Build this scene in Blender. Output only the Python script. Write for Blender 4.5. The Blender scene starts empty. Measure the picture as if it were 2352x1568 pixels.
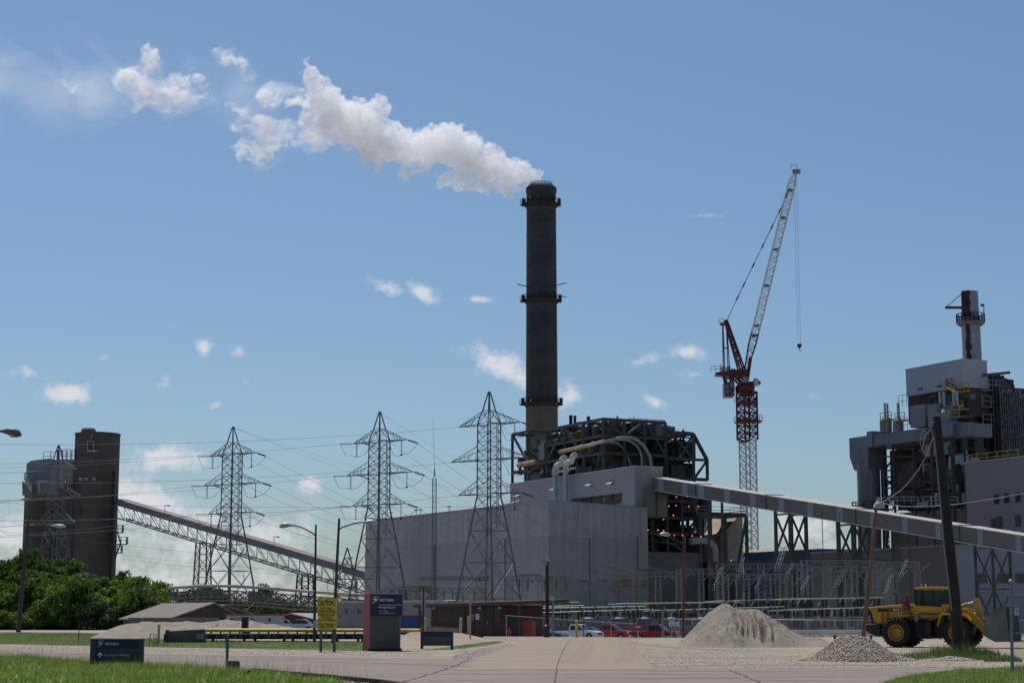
import bpy, math, random
import numpy as np
from mathutils import Vector as Vec, Matrix, noise
S = bpy.context.scene
COL = S.collection
R = math.radians
# ------------------------------------------------------------------ camera
F, TH, H = 4070.0, math.atan(631 / 4070.0), 1.75       # focal length in pixels of a 2352 px wide picture, pitch, eye height
cam = bpy.data.objects.new('camera', bpy.data.cameras.new('camera'))
COL.objects.link(cam)
cam.location = (0, 0, H)
cam.rotation_euler = (math.pi / 2 + TH, 0, 0)
cam.data.sensor_width = 36
cam.data.lens = 36 * F / 2352
cam.data.clip_start = 0.5
cam.data.clip_end = 20000
S.camera = cam
CT, ST = math.cos(TH), math.sin(TH)
def ray(X, Y):
 b = (784 - Y) / F
 return Vec(((X - 1176) / F, CT - b * ST, ST + b * CT))
def V(X, Y, D):
 "the point of the place at depth D seen at X, Y"
 d = ray(X, Y)
 d = d * (D / d.y)
 return Vec((d.x, D, H + d.z))
def G(X, Y, z=0.0):
 d = ray(X, Y)
 d = d * ((z - H) / d.z)
 return Vec((d.x, d.y, z))
def OP(X, Y, P, u):
 "sight line cut with the upright plane through P along u"
 n = Vec((u[1], -u[0], 0))
 d = ray(X, Y)
 o = Vec((0, 0, H))
 return o + d * ((Vec((P[0], P[1], 0)) - o).dot(n) / d.dot(n))
# ------------------------------------------------------------------ sun and sky
SUN_EL, SUN_AZ = R(62), R(-22)
ts = Vec((math.sin(SUN_AZ) * math.cos(SUN_EL), math.cos(SUN_AZ) * math.cos(SUN_EL), math.sin(SUN_EL)))
sl = bpy.data.lights.new('sun', 'SUN')
sl.energy = 3.2
sl.angle = R(0.53)
sl.color = (1.0, 0.955, 0.88)
sun = bpy.data.objects.new('sun', sl)
COL.objects.link(sun)
sun.location = (0, 0, 200)
sun.rotation_euler = ts.to_track_quat('Z', 'Y').to_euler()
W = bpy.data.worlds.new("World")
S.world = W
W.use_nodes = True
S.view_settings.view_transform = 'Standard'
S.view_settings.look = 'None'
S.view_settings.exposure = 0.0
S.view_settings.gamma = 1.0
S.cycles.use_denoising = True
S.cycles.max_bounces = 46
S.cycles.diffuse_bounces = 3
S.cycles.glossy_bounces = 3
S.cycles.transmission_bounces = 4
S.cycles.transparent_max_bounces = 24
S.cycles.volume_bounces = 44
S.cycles.sample_clamp_indirect = 8
S.render.film_transparent = False
class NT:
 "small helper to wire node trees"
 def __init__(s, nt):
  s.nt = nt
  nt.nodes.clear()
 def n(s, t, **k):
  nd = s.nt.nodes.new(t)
  for a, b in k.items():
   if isinstance(a, str) and a.startswith('i_'):
    key = a[2:]
    key = int(key) if key.isdigit() else key
    nd.inputs[key].default_value = b
   else:
    setattr(nd, a, b)
  return nd
 def l(s, a, b):
  s.nt.links.new(a, b)
 def m(s, op, a, b=None, c=None, clamp=False):
  nd = s.nt.nodes.new('ShaderNodeMath')
  nd.operation = op
  nd.use_clamp = clamp
  for i, x in enumerate((a, b, c)):
   if x is None:
    continue
   if isinstance(x, (int, float)):
    nd.inputs[i].default_value = x
   else:
    s.nt.links.new(x, nd.inputs[i])
  return nd.outputs[0]
def world():
 t = NT(W.node_tree)
 sky = t.n('ShaderNodeTexSky')
 sky.sky_type = 'NISHITA'
 sky.sun_disc = False
 sky.sun_elevation = SUN_EL
 sky.sun_rotation = SUN_AZ
 sky.altitude = 100
 sky.air_density = 1.0
 sky.dust_density = 1.2
 sky.ozone_density = 2.2
 tc = t.n('ShaderNodeTexCoord')
 sx = t.n('ShaderNodeSeparateXYZ')
 t.l(tc.outputs['Generated'], sx.inputs[0])
 yy = t.m('MAXIMUM', sx.outputs[1], 0.05)
 u = t.m('DIVIDE', sx.outputs[0], yy)
 v = t.m('DIVIDE', sx.outputs[2], yy)
 cb = t.n('ShaderNodeCombineXYZ')
 t.l(u, cb.inputs[0])
 t.l(v, cb.inputs[1])
 nz = t.n('ShaderNodeTexNoise', i_Scale=75.0, i_Detail=9.0, i_Roughness=0.62)
 t.l(cb.outputs[0], nz.inputs['Vector'])
 nz2 = t.n('ShaderNodeTexNoise', i_Scale=260.0, i_Detail=6.0, i_Roughness=0.6)
 t.l(cb.outputs[0], nz2.inputs['Vector'])
 nn = t.m('ADD', t.m('MULTIPLY', nz.outputs[0], 0.7), t.m('MULTIPLY', nz2.outputs[0], 0.3))
 # warp the place of each cloud a little
 wp = t.n('ShaderNodeTexNoise', i_Scale=22.0, i_Detail=4.0)
 t.l(cb.outputs[0], wp.inputs['Vector'])
 ws = t.n('ShaderNodeSeparateColor')
 t.l(wp.outputs['Color'], ws.inputs[0])
 uw = t.m('ADD', u, t.m('MULTIPLY_ADD', ws.outputs[0], 0.022, -0.011))
 vw = t.m('ADD', v, t.m('MULTIPLY_ADD', ws.outputs[1], 0.016, -0.008))
 clouds = [(157, 900, 52, 26, .95, 8), (70, 857, 42, 16, .5, 0), (236, 815, 18, 14, .5, 0), (473, 796, 19, 22, .75, 30), (549, 815, 13, 22, .55, 80),
     (374, 876, 24, 15, .45, 20), (487, 928, 22, 9, .6, 15), (370, 1053, 92, 34, .9, 0), (720, 1120, 38, 22, .8, 0),
     (325, 1155, 110, 52, 1.0, -25), (430, 1190, 120, 40, .8, -15), (500, 1250, 230, 46, .72, -8), (420, 1340, 330, 50, .75, 0), (250, 1290, 420, 75, .52, 0), (700, 1330, 260, 60, .5, 0), (20, 1235, 70, 60, .85, 0), (620, 1235, 120, 60, .6, 0), (790, 1180, 50, 30, .3, 0),
     (1150, 832, 78, 30, .98, -24), (1205, 862, 60, 26, .8, -24), (1300, 900, 30, 34, .75, -30), (893, 654, 42, 13, .65, -20), (963, 664, 46, 17, .85, -25),
     (1102, 691, 30, 8, .6, -10), (1630, 495, 38, 10, .45, -5), (1572, 805, 34, 24, .75, 0), (1512, 822, 56, 16, .5, 15), (1570, 860, 44, 12, .35, 0),
     (1503, 921, 32, 13, .75, -28), (1862, 914, 18, 7, .22, -20), (1850, 1215, 70, 52, .8, 0), (1930, 1250, 70, 30, .5, 0), (1413, 921, 20, 8, .15, 0), (565, 886, 16, 9, .2, 0)]
 best = None
 for X, Y, rx, ry, st, an in clouds:
  d = ray(X, Y)
  cu, cv = d.x / d.y, d.z / d.y
  ca, sa = math.cos(R(an)), math.sin(R(an))
  du = t.m('SUBTRACT', uw, cu)
  dv = t.m('SUBTRACT', vw, cv)
  p = t.m('ADD', t.m('MULTIPLY', du, ca * F / rx), t.m('MULTIPLY', dv, sa * F / rx))
  q = t.m('ADD', t.m('MULTIPLY', du, -sa * F / ry), t.m('MULTIPLY', dv, ca * F / ry))
  r2 = t.m('ADD', t.m('MULTIPLY', p, p), t.m('MULTIPLY', q, q))
  g = t.m('MULTIPLY', t.m('EXPONENT', t.m('MULTIPLY', r2, -0.9)), st)
  best = g if best is None else t.m('MAXIMUM', best, g)
 dens = t.m('MULTIPLY', t.m('SUBTRACT', t.m('MULTIPLY_ADD', nn, 3.0, best), 1.70), 1.6, clamp=True)
 dens = t.m('MULTIPLY', dens, t.m('MULTIPLY', best, 3.0, clamp=True))
 dens = t.m('MULTIPLY', dens, t.m('MULTIPLY_ADD', best, 0.55, 0.4, clamp=True))
 bgs = t.n('ShaderNodeBackground', i_Strength=SKY_K)
 tint = t.n('ShaderNodeMix', data_type='RGBA', blend_type='MULTIPLY')
 tint.inputs[0].default_value = 1.0
 tint.inputs[7].default_value = SKY_TINT
 t.l(sky.outputs[0], tint.inputs[6])
 t.l(tint.outputs[2], bgs.inputs[0])
 bgc = t.n('ShaderNodeBackground', i_Strength=1.0)
 bgc.inputs[0].default_value = (0.72, 0.73, 0.765, 1)
 mx = t.n('ShaderNodeMixShader')
 t.l(dens, mx.inputs[0])
 t.l(bgs.outputs[0], mx.inputs[1])
 t.l(bgc.outputs[0], mx.inputs[2])
 out = t.n('ShaderNodeOutputWorld')
 t.l(mx.outputs[0], out.inputs[0])
SKY_K = 0.086
SKY_TINT = (0.725, 0.872, 0.99, 1)
world()
# ------------------------------------------------------------------ materials
MATS = {}
def M(name, col, rough=0.75, metal=0.0, var=0.18, scale=1.0, streak=0.0, bump=0.0, bscale=8.0, col2=None, spec=0.4, patch=None, stretch=(1, 1, 1), ribs=None):
 """painted, rusted, cast or stone surface: base colour broken up by noise, run-down streaks, seams and bump"""
 if name in MATS:
  return MATS[name]
 m = bpy.data.materials.new(name)
 m.use_nodes = True
 t = NT(m.node_tree)
 tc = t.n('ShaderNodeTexCoord')
 mp = t.n('ShaderNodeMapping')
 mp.inputs['Scale'].default_value = stretch
 t.l(tc.outputs['Object'], mp.inputs[0])
 nz = t.n('ShaderNodeTexNoise', i_Scale=scale, i_Detail=7.0, i_Roughness=0.62)
 t.l(mp.outputs[0], nz.inputs['Vector'])
 c1 = tuple(max(0, c * (1 - var)) for c in col) + (1,)
 c2 = tuple(min(1, c * (1 + var)) for c in col) + (1,)
 rp = t.n('ShaderNodeValToRGB')
 rp.color_ramp.elements[0].position = 0.3
 rp.color_ramp.elements[1].position = 0.7
 rp.color_ramp.elements[0].color = c1
 rp.color_ramp.elements[1].color = c2
 t.l(nz.outputs[0], rp.inputs[0])
 c = rp.outputs[0]
 for patch in ([] if not patch else patch if isinstance(patch, list) else [patch]):   # (colour, scale, low, high)
  pn = t.n('ShaderNodeTexNoise', i_Scale=patch[1], i_Detail=8.0, i_Roughness=0.7)
  t.l(mp.outputs[0], pn.inputs['Vector'])
  k = t.n('ShaderNodeMapRange')
  k.inputs[1].default_value = patch[2]
  k.inputs[2].default_value = patch[3]
  t.l(pn.outputs[0], k.inputs[0])
  mx = t.n('ShaderNodeMix', data_type='RGBA')
  t.l(k.outputs[0], mx.inputs[0])
  t.l(c, mx.inputs[6])
  mx.inputs[7].default_value = tuple(patch[0]) + (1,)
  c = mx.outputs[2]
 if streak:
  ms = t.n('ShaderNodeMapping')
  ms.inputs['Scale'].default_value = (1.1, 1.1, 0.03)
  t.l(tc.outputs['Object'], ms.inputs[0])
  n2 = t.n('ShaderNodeTexNoise', i_Scale=1.0, i_Detail=6.0, i_Roughness=0.75)
  t.l(ms.outputs[0], n2.inputs['Vector'])
  f = t.m('MULTIPLY_ADD', n2.outputs[0], streak * 2, 1 - streak, clamp=False)
  mx = t.n('ShaderNodeMix', data_type='RGBA', blend_type='MULTIPLY')
  mx.inputs[0].default_value = 1.0
  t.l(c, mx.inputs[6])
  cc = t.n('ShaderNodeCombineColor')
  for i in range(3):
   t.l(f, cc.inputs[i])
  t.l(cc.outputs[0], mx.inputs[7])
  c = mx.outputs[2]
 if ribs:                       # (dx, dy, spacing, depth): sheet-metal joints running up the wall
  dt = t.n('ShaderNodeVectorMath', operation='DOT_PRODUCT')
  t.l(tc.outputs['Object'], dt.inputs[0])
  dt.inputs[1].default_value = (ribs[0], ribs[1], 0)
  fr = t.m('FRACT', t.m('DIVIDE', dt.outputs['Value'], ribs[2]))
  ln = t.m('LESS_THAN', fr, 0.14)
  f = t.m('MULTIPLY_ADD', ln, -ribs[3], 1.0)
  mx = t.n('ShaderNodeMix', data_type='RGBA', blend_type='MULTIPLY')
  mx.inputs[0].default_value = 1.0
  t.l(c, mx.inputs[6])
  cc = t.n('ShaderNodeCombineColor')
  for i in range(3):
   t.l(f, cc.inputs[i])
  t.l(cc.outputs[0], mx.inputs[7])
  c = mx.outputs[2]
 b = t.n('ShaderNodeBsdfPrincipled')
 b.inputs['Roughness'].default_value = rough
 b.inputs['Metallic'].default_value = metal
 b.inputs['Specular IOR Level'].default_value = spec
 t.l(c, b.inputs['Base Color'])
 if bump:
  nb = t.n('ShaderNodeTexNoise', i_Scale=bscale, i_Detail=6.0, i_Roughness=0.65)
  t.l(mp.outputs[0], nb.inputs['Vector'])
  bp = t.n('ShaderNodeBump', i_Strength=1.0, i_Distance=bump)
  t.l(nb.outputs[0], bp.inputs['Height'])
  t.l(bp.outputs[0], b.inputs['Normal'])
 out = t.n('ShaderNodeOutputMaterial')
 t.l(b.outputs[0], out.inputs[0])
 MATS[name] = m
 return m
def glass(name, col=(0.02, 0.03, 0.035), rough=0.05):
 return M(name, col, rough=rough, var=0.2, scale=0.6, spec=0.6)
def glow(name, col, e):
 if name in MATS:
  return MATS[name]
 m = bpy.data.materials.new(name)
 m.use_nodes = True
 b = m.node_tree.nodes['Principled BSDF']
 b.inputs['Base Color'].default_value = tuple(col) + (1,)
 b.inputs['Emission Color'].default_value = tuple(col) + (1,)
 b.inputs['Emission Strength'].default_value = e
 MATS[name] = m
 return m
def wire_net(name, col, cover):
 "woven wire seen from far off: partly clear"
 if name in MATS:
  return MATS[name]
 m = bpy.data.materials.new(name)
 m.use_nodes = True
 t = NT(m.node_tree)
 d = t.n('ShaderNodeBsdfPrincipled', i_Roughness=0.5, i_Metallic=0.3)
 d.inputs['Base Color'].default_value = tuple(col) + (1,)
 tr = t.n('ShaderNodeBsdfTransparent')
 mx = t.n('ShaderNodeMixShader')
 mx.inputs[0].default_value = cover
 t.l(tr.outputs[0], mx.inputs[1])
 t.l(d.outputs[0], mx.inputs[2])
 out = t.n('ShaderNodeOutputMaterial')
 t.l(mx.outputs[0], out.inputs[0])
 MATS[name] = m
 return m
def leafmat(name, c1, c2, tr=0.35):
 m = bpy.data.materials.new(name)
 m.use_nodes = True
 t = NT(m.node_tree)
 g = t.n('ShaderNodeNewGeometry')
 oi = t.n('ShaderNodeObjectInfo')
 f = t.m('ADD', t.m('MULTIPLY', g.outputs['Random Per Island'], 0.65), t.m('MULTIPLY', oi.outputs['Random'], 0.35))
 rp = t.n('ShaderNodeValToRGB')
 rp.color_ramp.elements[0].color = tuple(c1) + (1,)
 rp.color_ramp.elements[1].color = tuple(c2) + (1,)
 t.l(f, rp.inputs[0])
 d = t.n('ShaderNodeBsdfPrincipled', i_Roughness=0.6)
 d.inputs['Specular IOR Level'].default_value = 0.3
 t.l(rp.outputs[0], d.inputs['Base Color'])
 tl = t.n('ShaderNodeBsdfTranslucent')
 hs = t.n('ShaderNodeHueSaturation', i_Saturation=1.1, i_Value=1.5)
 t.l(rp.outputs[0], hs.inputs['Color'])
 t.l(hs.outputs[0], tl.inputs[0])
 mx = t.n('ShaderNodeMixShader')
 mx.inputs[0].default_value = tr
 t.l(d.outputs[0], mx.inputs[1])
 t.l(tl.outputs[0], mx.inputs[2])
 out = t.n('ShaderNodeOutputMaterial')
 t.l(mx.outputs[0], out.inputs[0])
 return m
# ------------------------------------------------------------------ mesh building
def tag(o, label=None, cat=None, group=None, kind=None):
 if label:
  o['label'] = label
 if cat:
  o['category'] = cat
 if group:
  o['group'] = group
 if kind:
  o['kind'] = kind
 return o
def thing(name, label, cat, loc=(0, 0, 0), rz=0.0, group=None):
 o = bpy.data.objects.new(name, None)
 o.empty_display_size = 0.5
 COL.objects.link(o)
 o.location = loc
 o.rotation_euler = (0, 0, rz)
 return tag(o, label, cat, group)
def copy_tree(o, parent=None):
 c = o.copy()
 COL.objects.link(c)
 c.parent = parent
 for ch in [x for x in KIDS.get(o.name, [])]:
  cc = copy_tree(ch, c)
  KIDS.setdefault(c.name, []).append(cc)
 return c
KIDS = {}
def perp(d):
 a = Vec((0, 0, 1)) if abs(d.z) < 0.9 else Vec((1, 0, 0))
 u = d.cross(a).normalized()
 return u, d.cross(u).normalized()
class MB:
 def __init__(s):
  s.v, s.f, s.cuts = [], [], []
 def cut(s):
  s.cuts.append((len(s.v), len(s.f)))
 def add(s, vs, fs):
  k = len(s.v)
  s.v += [tuple(p) for p in vs]
  s.f += [tuple(i + k for i in f) for f in fs]
  return s
 def hexa(s, p):
  return s.add(p, [(0, 3, 2, 1), (4, 5, 6, 7), (0, 1, 5, 4), (1, 2, 6, 5), (2, 3, 7, 6), (3, 0, 4, 7)])
 def box(s, x0, x1, y0, y1, z0, z1):
  return s.hexa([(x0, y0, z0), (x1, y0, z0), (x1, y1, z0), (x0, y1, z0), (x0, y0, z1), (x1, y0, z1), (x1, y1, z1), (x0, y1, z1)])
 def fr(s, P, u, v, z0, z1):
  "block on the floor plan P, P+u, P+u+v, P+v"
  P, u, v = Vec((P[0], P[1], 0)), Vec((u[0], u[1], 0)), Vec((v[0], v[1], 0))
  q = [P, P + u, P + u + v, P + v]
  if u.x * v.y - u.y * v.x < 0:
   q.reverse()
  return s.hexa([(a.x, a.y, z0) for a in q] + [(a.x, a.y, z1) for a in q])
 def bar(s, p, q, r, n=4, r2=None):
  p, q = Vec(p), Vec(q)
  d = q - p
  if d.length < 1e-6:
   return s
  u, w = perp(d.normalized())
  r2 = r if r2 is None else r2
  vs = []
  for c, rr in ((p, r), (q, r2)):
   for i in range(n):
    a = 2 * math.pi * (i + .5) / n
    k = 1.414 if n == 4 else 1
    vs.append(c + (u * math.cos(a) + w * math.sin(a)) * rr * k)
  fs = [(i, (i + 1) % n, n + (i + 1) % n, n + i) for i in range(n)] + [tuple(range(n))[::-1], tuple(range(n, 2 * n))]
  return s.add(vs, fs)
 def beam(s, p, q, w, h):
  "flat-lying bar: w across, h high"
  p, q = Vec(p), Vec(q)
  d = (q - p).normalized()
  u = Vec((-d.y, d.x, 0))
  u = u.normalized() if u.length > 1e-6 else Vec((1, 0, 0))
  n = d.cross(u).normalized()
  if n.z < 0:
   n = -n
  a, b = u * w / 2, n * h / 2
  return s.hexa([p - a - b, p + a - b, q + a - b, q - a - b, p - a + b, p + a + b, q + a + b, q - a + b])
 def tube(s, pts, r, n=8, cap=True):
  pts = [Vec(p) for p in pts]
  rings, vs = [], []
  up = None
  for i, p in enumerate(pts):
   d = (pts[min(i + 1, len(pts) - 1)] - pts[max(i - 1, 0)]).normalized()
   if up is None:
    u, w = perp(d)
   else:
    u = (up - d * up.dot(d)).normalized()
    w = d.cross(u)
   up = u
   rr = r[i] if isinstance(r, (list, tuple)) else r
   rings.append(len(vs))
   for j in range(n):
    a = 2 * math.pi * j / n
    vs.append(p + (u * math.cos(a) + w * math.sin(a)) * rr)
  fs = []
  for i in range(len(pts) - 1):
   a, b = rings[i], rings[i + 1]
   fs += [(a + j, a + (j + 1) % n, b + (j + 1) % n, b + j) for j in range(n)]
  if cap:
   fs += [tuple(range(n))[::-1], tuple(range(rings[-1], rings[-1] + n))]
  return s.add(vs, fs)
 def lathe(s, prof, c=(0, 0, 0), n=24, a0=0, a1=2 * math.pi, cap=True):
  "prof: list of (radius, z)"
  full = abs(a1 - a0 - 2 * math.pi) < 1e-6
  m = n if full else n + 1
  vs = []
  for r, z in prof:
   for j in range(m):
    a = a0 + (a1 - a0) * j / n
    vs.append((c[0] + r * math.cos(a), c[1] + r * math.sin(a), c[2] + z))
  fs = []
  for i in range(len(prof) - 1):
   for j in range(n if full else n):
    k = (j + 1) % m
    fs.append((i * m + j, i * m + k, (i + 1) * m + k, (i + 1) * m + j))
  if cap and full:
   fs += [tuple(range(m))[::-1], tuple(range((len(prof) - 1) * m, len(prof) * m))]
  return s.add(vs, fs)
 def prism(s, pts, vec):
  pts = [Vec(p) for p in pts]
  vec = Vec(vec)
  n = len(pts)
  return s.add(pts + [p + vec for p in pts], [tuple(range(n))[::-1], tuple(range(n, 2 * n))] + [(i, (i + 1) % n, n + (i + 1) % n, n + i) for i in range(n)])
 def plate(s, pts, th):
  "closed plate of thickness th from corner points"
  pts = [Vec(p) for p in pts]
  n = (pts[1] - pts[0]).cross(pts[-1] - pts[0]).normalized()
  return s.prism(pts, n * th)
 def disc(s, c, n, r, th, k=20):
  c, n = Vec(c), Vec(n).normalized()
  return s.bar(c, c + n * th, r, k)
 def lattice(s, a, b, wa, wb, n, r, u=(1, 0, 0), v=(0, 1, 0), rb=None, x=True, horiz=True, da=None, db=None):
  "four-legged braced shaft from a to b; wa, wb half widths"
  a, b, u, v = Vec(a), Vec(b), Vec(u), Vec(v)
  rb = rb or r * .6
  da, db = da or wa, db or wb
  sg = [(-1, -1), (1, -1), (1, 1), (-1, 1)]
  def c(k, i):
   f = i / n
   o, w, d = a.lerp(b, f), wa + (wb - wa) * f, da + (db - da) * f
   return o + u * (sg[k][0] * w) + v * (sg[k][1] * d)
  for k in range(4):
   s.bar(c(k, 0), c(k, n), r)
  for i in range(n):
   for k in range(4):
    m = (k + 1) % 4
    if x:
     s.bar(c(k, i), c(m, i + 1), rb)
     s.bar(c(m, i), c(k, i + 1), rb)
    elif i % 2:
     s.bar(c(k, i), c(m, i + 1), rb)
    else:
     s.bar(c(m, i), c(k, i + 1), rb)
    if horiz:
     s.bar(c(k, i + 1), c(m, i + 1), rb)
  return s
 def rail(s, pts, h=1.1, r=0.04, step=2.0, mid=True, th=1.0):
  pts = [Vec(p) for p in pts]
  up = Vec((0, 0, h))
  for p, q in zip(pts[:-1], pts[1:]):
   s.bar(p + up, q + up, r * th)
   if mid:
    s.bar(p + up * .5, q + up * .5, r * th)
   n = max(1, int((q - p).length / step))
   for i in range(n + 1):
    o = p.lerp(q, i / n)
    s.bar(o, o + up, r)
  return s
 def build(s, name, mat, parent=None, label=None, cat=None, group=None, kind=None, smooth=False, world=True, bevel=0.0):
  if not s.v:
   return None
  if s.cuts:
   o, a, b = None, 0, 0
   for i, j in s.cuts + [(len(s.v), len(s.f))]:
    if i > a:
     q = MB()
     q.v, q.f = s.v[a:i], [tuple(k - a for k in f) for f in s.f[b:j]]
     o = q.build(name, mat, parent, label, cat, group, kind, smooth, world, bevel)
    a, b = i, j
   return o
  me = bpy.data.meshes.new(name)
  v = s.v
  off = Vec((0, 0, 0))
  if world:
   if parent is not None:
    w, q = Vec((0, 0, 0)), parent
    while q is not None:
     w += Vec(q.location)
     q = q.parent
    off = w
    v = [(a[0] - w.x, a[1] - w.y, a[2] - w.z) for a in v]
  me.from_pydata(v, [], s.f)
  mats = mat if isinstance(mat, (list, tuple)) else [mat]
  for m in mats:
   me.materials.append(m)
  o = bpy.data.objects.new(name, me)
  COL.objects.link(o)
  if parent is not None:
   o.parent = parent
   KIDS.setdefault(parent.name, []).append(o)
  elif world and len(v):
   # origin at the base of the thing
   a = np.array(v)
   c = Vec((float((a[:, 0].min() + a[:, 0].max()) / 2), float((a[:, 1].min() + a[:, 1].max()) / 2), float(a[:, 2].min())))
   me.transform(Matrix.Translation(-c))
   o.location = c
  if smooth:
   me.polygons.foreach_set('use_smooth', [True] * len(me.polygons))
   try:
    me.set_sharp_from_angle(angle=R(40))
   except Exception:
    pass
  if bevel:
   b = o.modifiers.new('bevel', 'BEVEL')
   b.width = bevel
   b.segments = 2
   b.limit_method = 'ANGLE'
  me.update()
  return tag(o, label, cat, group, kind)
def npmesh(name, verts, faces, mat, **k):
 "fast mesh from numpy: verts (n,3), faces (m,k)"
 me = bpy.data.meshes.new(name)
 nf, kk = faces.shape
 me.vertices.add(len(verts))
 me.vertices.foreach_set('co', verts.astype(np.float32).ravel())
 me.loops.add(nf * kk)
 me.loops.foreach_set('vertex_index', faces.astype(np.int32).ravel())
 me.polygons.add(nf)
 me.polygons.foreach_set('loop_start', np.arange(0, nf * kk, kk, dtype=np.int32))
 me.polygons.foreach_set('loop_total', np.full(nf, kk, dtype=np.int32))
 me.update(calc_edges=True)
 for m in (mat if isinstance(mat, (list, tuple)) else [mat]):
  me.materials.append(m)
 o = bpy.data.objects.new(name, me)
 COL.objects.link(o)
 return tag(o, **k)
def lettering(name, s, x0, x1, z0, z1, y, mat, parent, bold=0.0, squeeze=True, depth=0.004):
 "words on a board facing the road: fills the box x0..x1, z0..z1 at depth y (world)"
 cu = bpy.data.curves.new(name, 'FONT')
 cu.body = s
 cu.size = 1.0
 cu.offset = bold
 cu.resolution_u = 3
 tmp = bpy.data.objects.new(name, cu)
 COL.objects.link(tmp)
 bpy.context.view_layer.update()
 me = bpy.data.meshes.new_from_object(tmp.evaluated_get(bpy.context.evaluated_depsgraph_get()))
 bpy.data.objects.remove(tmp)
 a = np.empty(len(me.vertices) * 3, dtype=np.float32)
 me.vertices.foreach_get('co', a)
 a = a.reshape(-1, 3)
 mn, mxx = a.min(0), a.max(0)
 sx = (x1 - x0) / (mxx[0] - mn[0])
 sz = (z1 - z0) / (mxx[1] - mn[1])
 w = Vec((0, 0, 0))
 q = parent
 while q is not None:
  w += Vec(q.location)
  q = q.parent
 out = np.stack([x0 + (a[:, 0] - mn[0]) * sx - w.x, np.full(len(a), y - w.y), z0 + (a[:, 1] - mn[1]) * sz - w.z], 1)
 me.vertices.foreach_set('co', out.astype(np.float32).ravel())
 me.update()
 me.materials.clear()
 me.materials.append(mat)
 o = bpy.data.objects.new(name, me)
 COL.objects.link(o)
 o.parent = parent
 KIDS.setdefault(parent.name, []).append(o)
 return o
def poly_inside(px, py, poly):
 ins = np.zeros(px.shape, bool)
 n = len(poly)
 j = n - 1
 for i in range(n):
  xi, yi = poly[i]
  xj, yj = poly[j]
  c = ((yi > py) != (yj > py)) & (px < (xj - xi) * (py - yi) / (yj - yi + 1e-12) + xi)
  ins ^= c
  j = i
 return ins
# ------------------------------------------------------------------ ground
def ss(a, b, x):
 t = min(1, max(0, (x - a) / (b - a)))
 return t * t * (3 - 2 * t)
def ground_z(x, y):
 z = 0.0
 if y > 150:
  z -= 0.75 * ss(150, 178, y) * ss(-14, 0, x - 0.0) * 1.0
 # the bank under the thicket below the silos
 if y > 225:
  k = y * 1.0
  z += 5.0 * ss(238, 300, k) * (1 - ss(-64, -48, x))
 return z
m_ground = M('packed_dirt', (0.31, 0.255, 0.19), rough=0.95, var=0.22, scale=0.35, bump=0.05, bscale=2.5, patch=((0.36, 0.33, 0.29), 0.05, 0.45, 0.6))
xs = sorted(set([-3000, -1200, -600, -300, -200] + list(np.arange(-150, 150.1, 3.0)) + [200, 300, 600, 1200, 3000]))
ys = sorted(set([20] + list(np.arange(30, 330.1, 3.0)) + [360, 420, 500, 700, 1200, 2500, 6000]))
gv = np.array([(x, y, ground_z(x, y)) for y in ys for x in xs])
nx = len(xs)
gf = np.array([(j * nx + i, j * nx + i + 1, (j + 1) * nx + i + 1, (j + 1) * nx + i) for j in range(len(ys) - 1) for i in range(nx - 1)])
npmesh('ground', gv, gf, m_ground, kind='structure')
def sheet(name, px, dz, mat, world_pts=None, kind='structure', wig=0.0, parent=None):
 pts = world_pts or [tuple(G(X, Y).xy) for X, Y in px]
 out = []
 rnd = random.Random(5)
 for (x0, y0), (x1, y1) in zip(pts, pts[1:] + pts[:1]):
  L = math.hypot(x1 - x0, y1 - y0)
  n = max(1, int(L / 0.5)) if wig else 1
  for i in range(n):
   t = i / n
   w = wig if 0 < i else 0
   out.append((x0 + (x1 - x0) * t + rnd.uniform(-w, w), y0 + (y1 - y0) * t + rnd.uniform(-w, w), dz))
 mb = MB()
 mb.add(out, [tuple(range(len(out)))])
 o = mb.build(name, mat, kind=kind, parent=parent)
 if o.data.polygons[0].normal.z < 0:
  o.data.flip_normals()
 return o
m_lawn = M('mown_lawn', (0.10, 0.135, 0.028), rough=0.95, var=0.35, scale=0.8, bump=0.06, bscale=9, patch=((0.15, 0.19, 0.05), 0.25, 0.5, 0.75))
m_road = M('worn_concrete_road', (0.262, 0.217, 0.18), rough=0.9, var=0.28, scale=1.6, bump=0.006, bscale=14, stretch=(0.15, 1.0, 1), patch=[((0.145, 0.11, 0.088), 0.9, 0.50, 0.66), ((0.34, 0.285, 0.235), 0.5, .56, .7), ((0.17, 0.10, 0.075), 2.5, .58, .70)])
m_drive = M('tan_concrete', (0.335, 0.262, 0.185), rough=0.9, var=0.16, scale=0.9, bump=0.004, bscale=14, stretch=(0.4, 1, 1), patch=[((0.265, 0.205, 0.145), 0.45, 0.46, 0.66), ((0.19, 0.15, 0.115), 1.3, .58, .70), ((0.42, 0.34, 0.24), .8, .6, .75)])
m_gravel = M('loose_gravel', (0.325, 0.262, 0.19), rough=0.95, var=0.2, scale=5.0, bump=0.025, bscale=9, patch=[((0.40, 0.33, 0.25), 0.35, 0.42, 0.62), ((0.22, 0.175, 0.13), 1.3, .56, .72), ((0.45, 0.40, 0.34), 4.5, .56, .66)], stretch=(.45, 1, 1))
m_verge = M('rough_verge', (0.10, 0.12, 0.045), rough=0.95, var=0.5, scale=2.0, bump=0.05, bscale=9)
m_crack = M('tar_crack', (0.05, 0.042, 0.038), rough=0.9)
m_tyre = M('tyre_mark', (0.265, 0.2, 0.14), rough=0.9, var=0.25, scale=2.5, patch=((0.335, 0.255, 0.168), 1.6, 0.40, 0.60))
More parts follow.
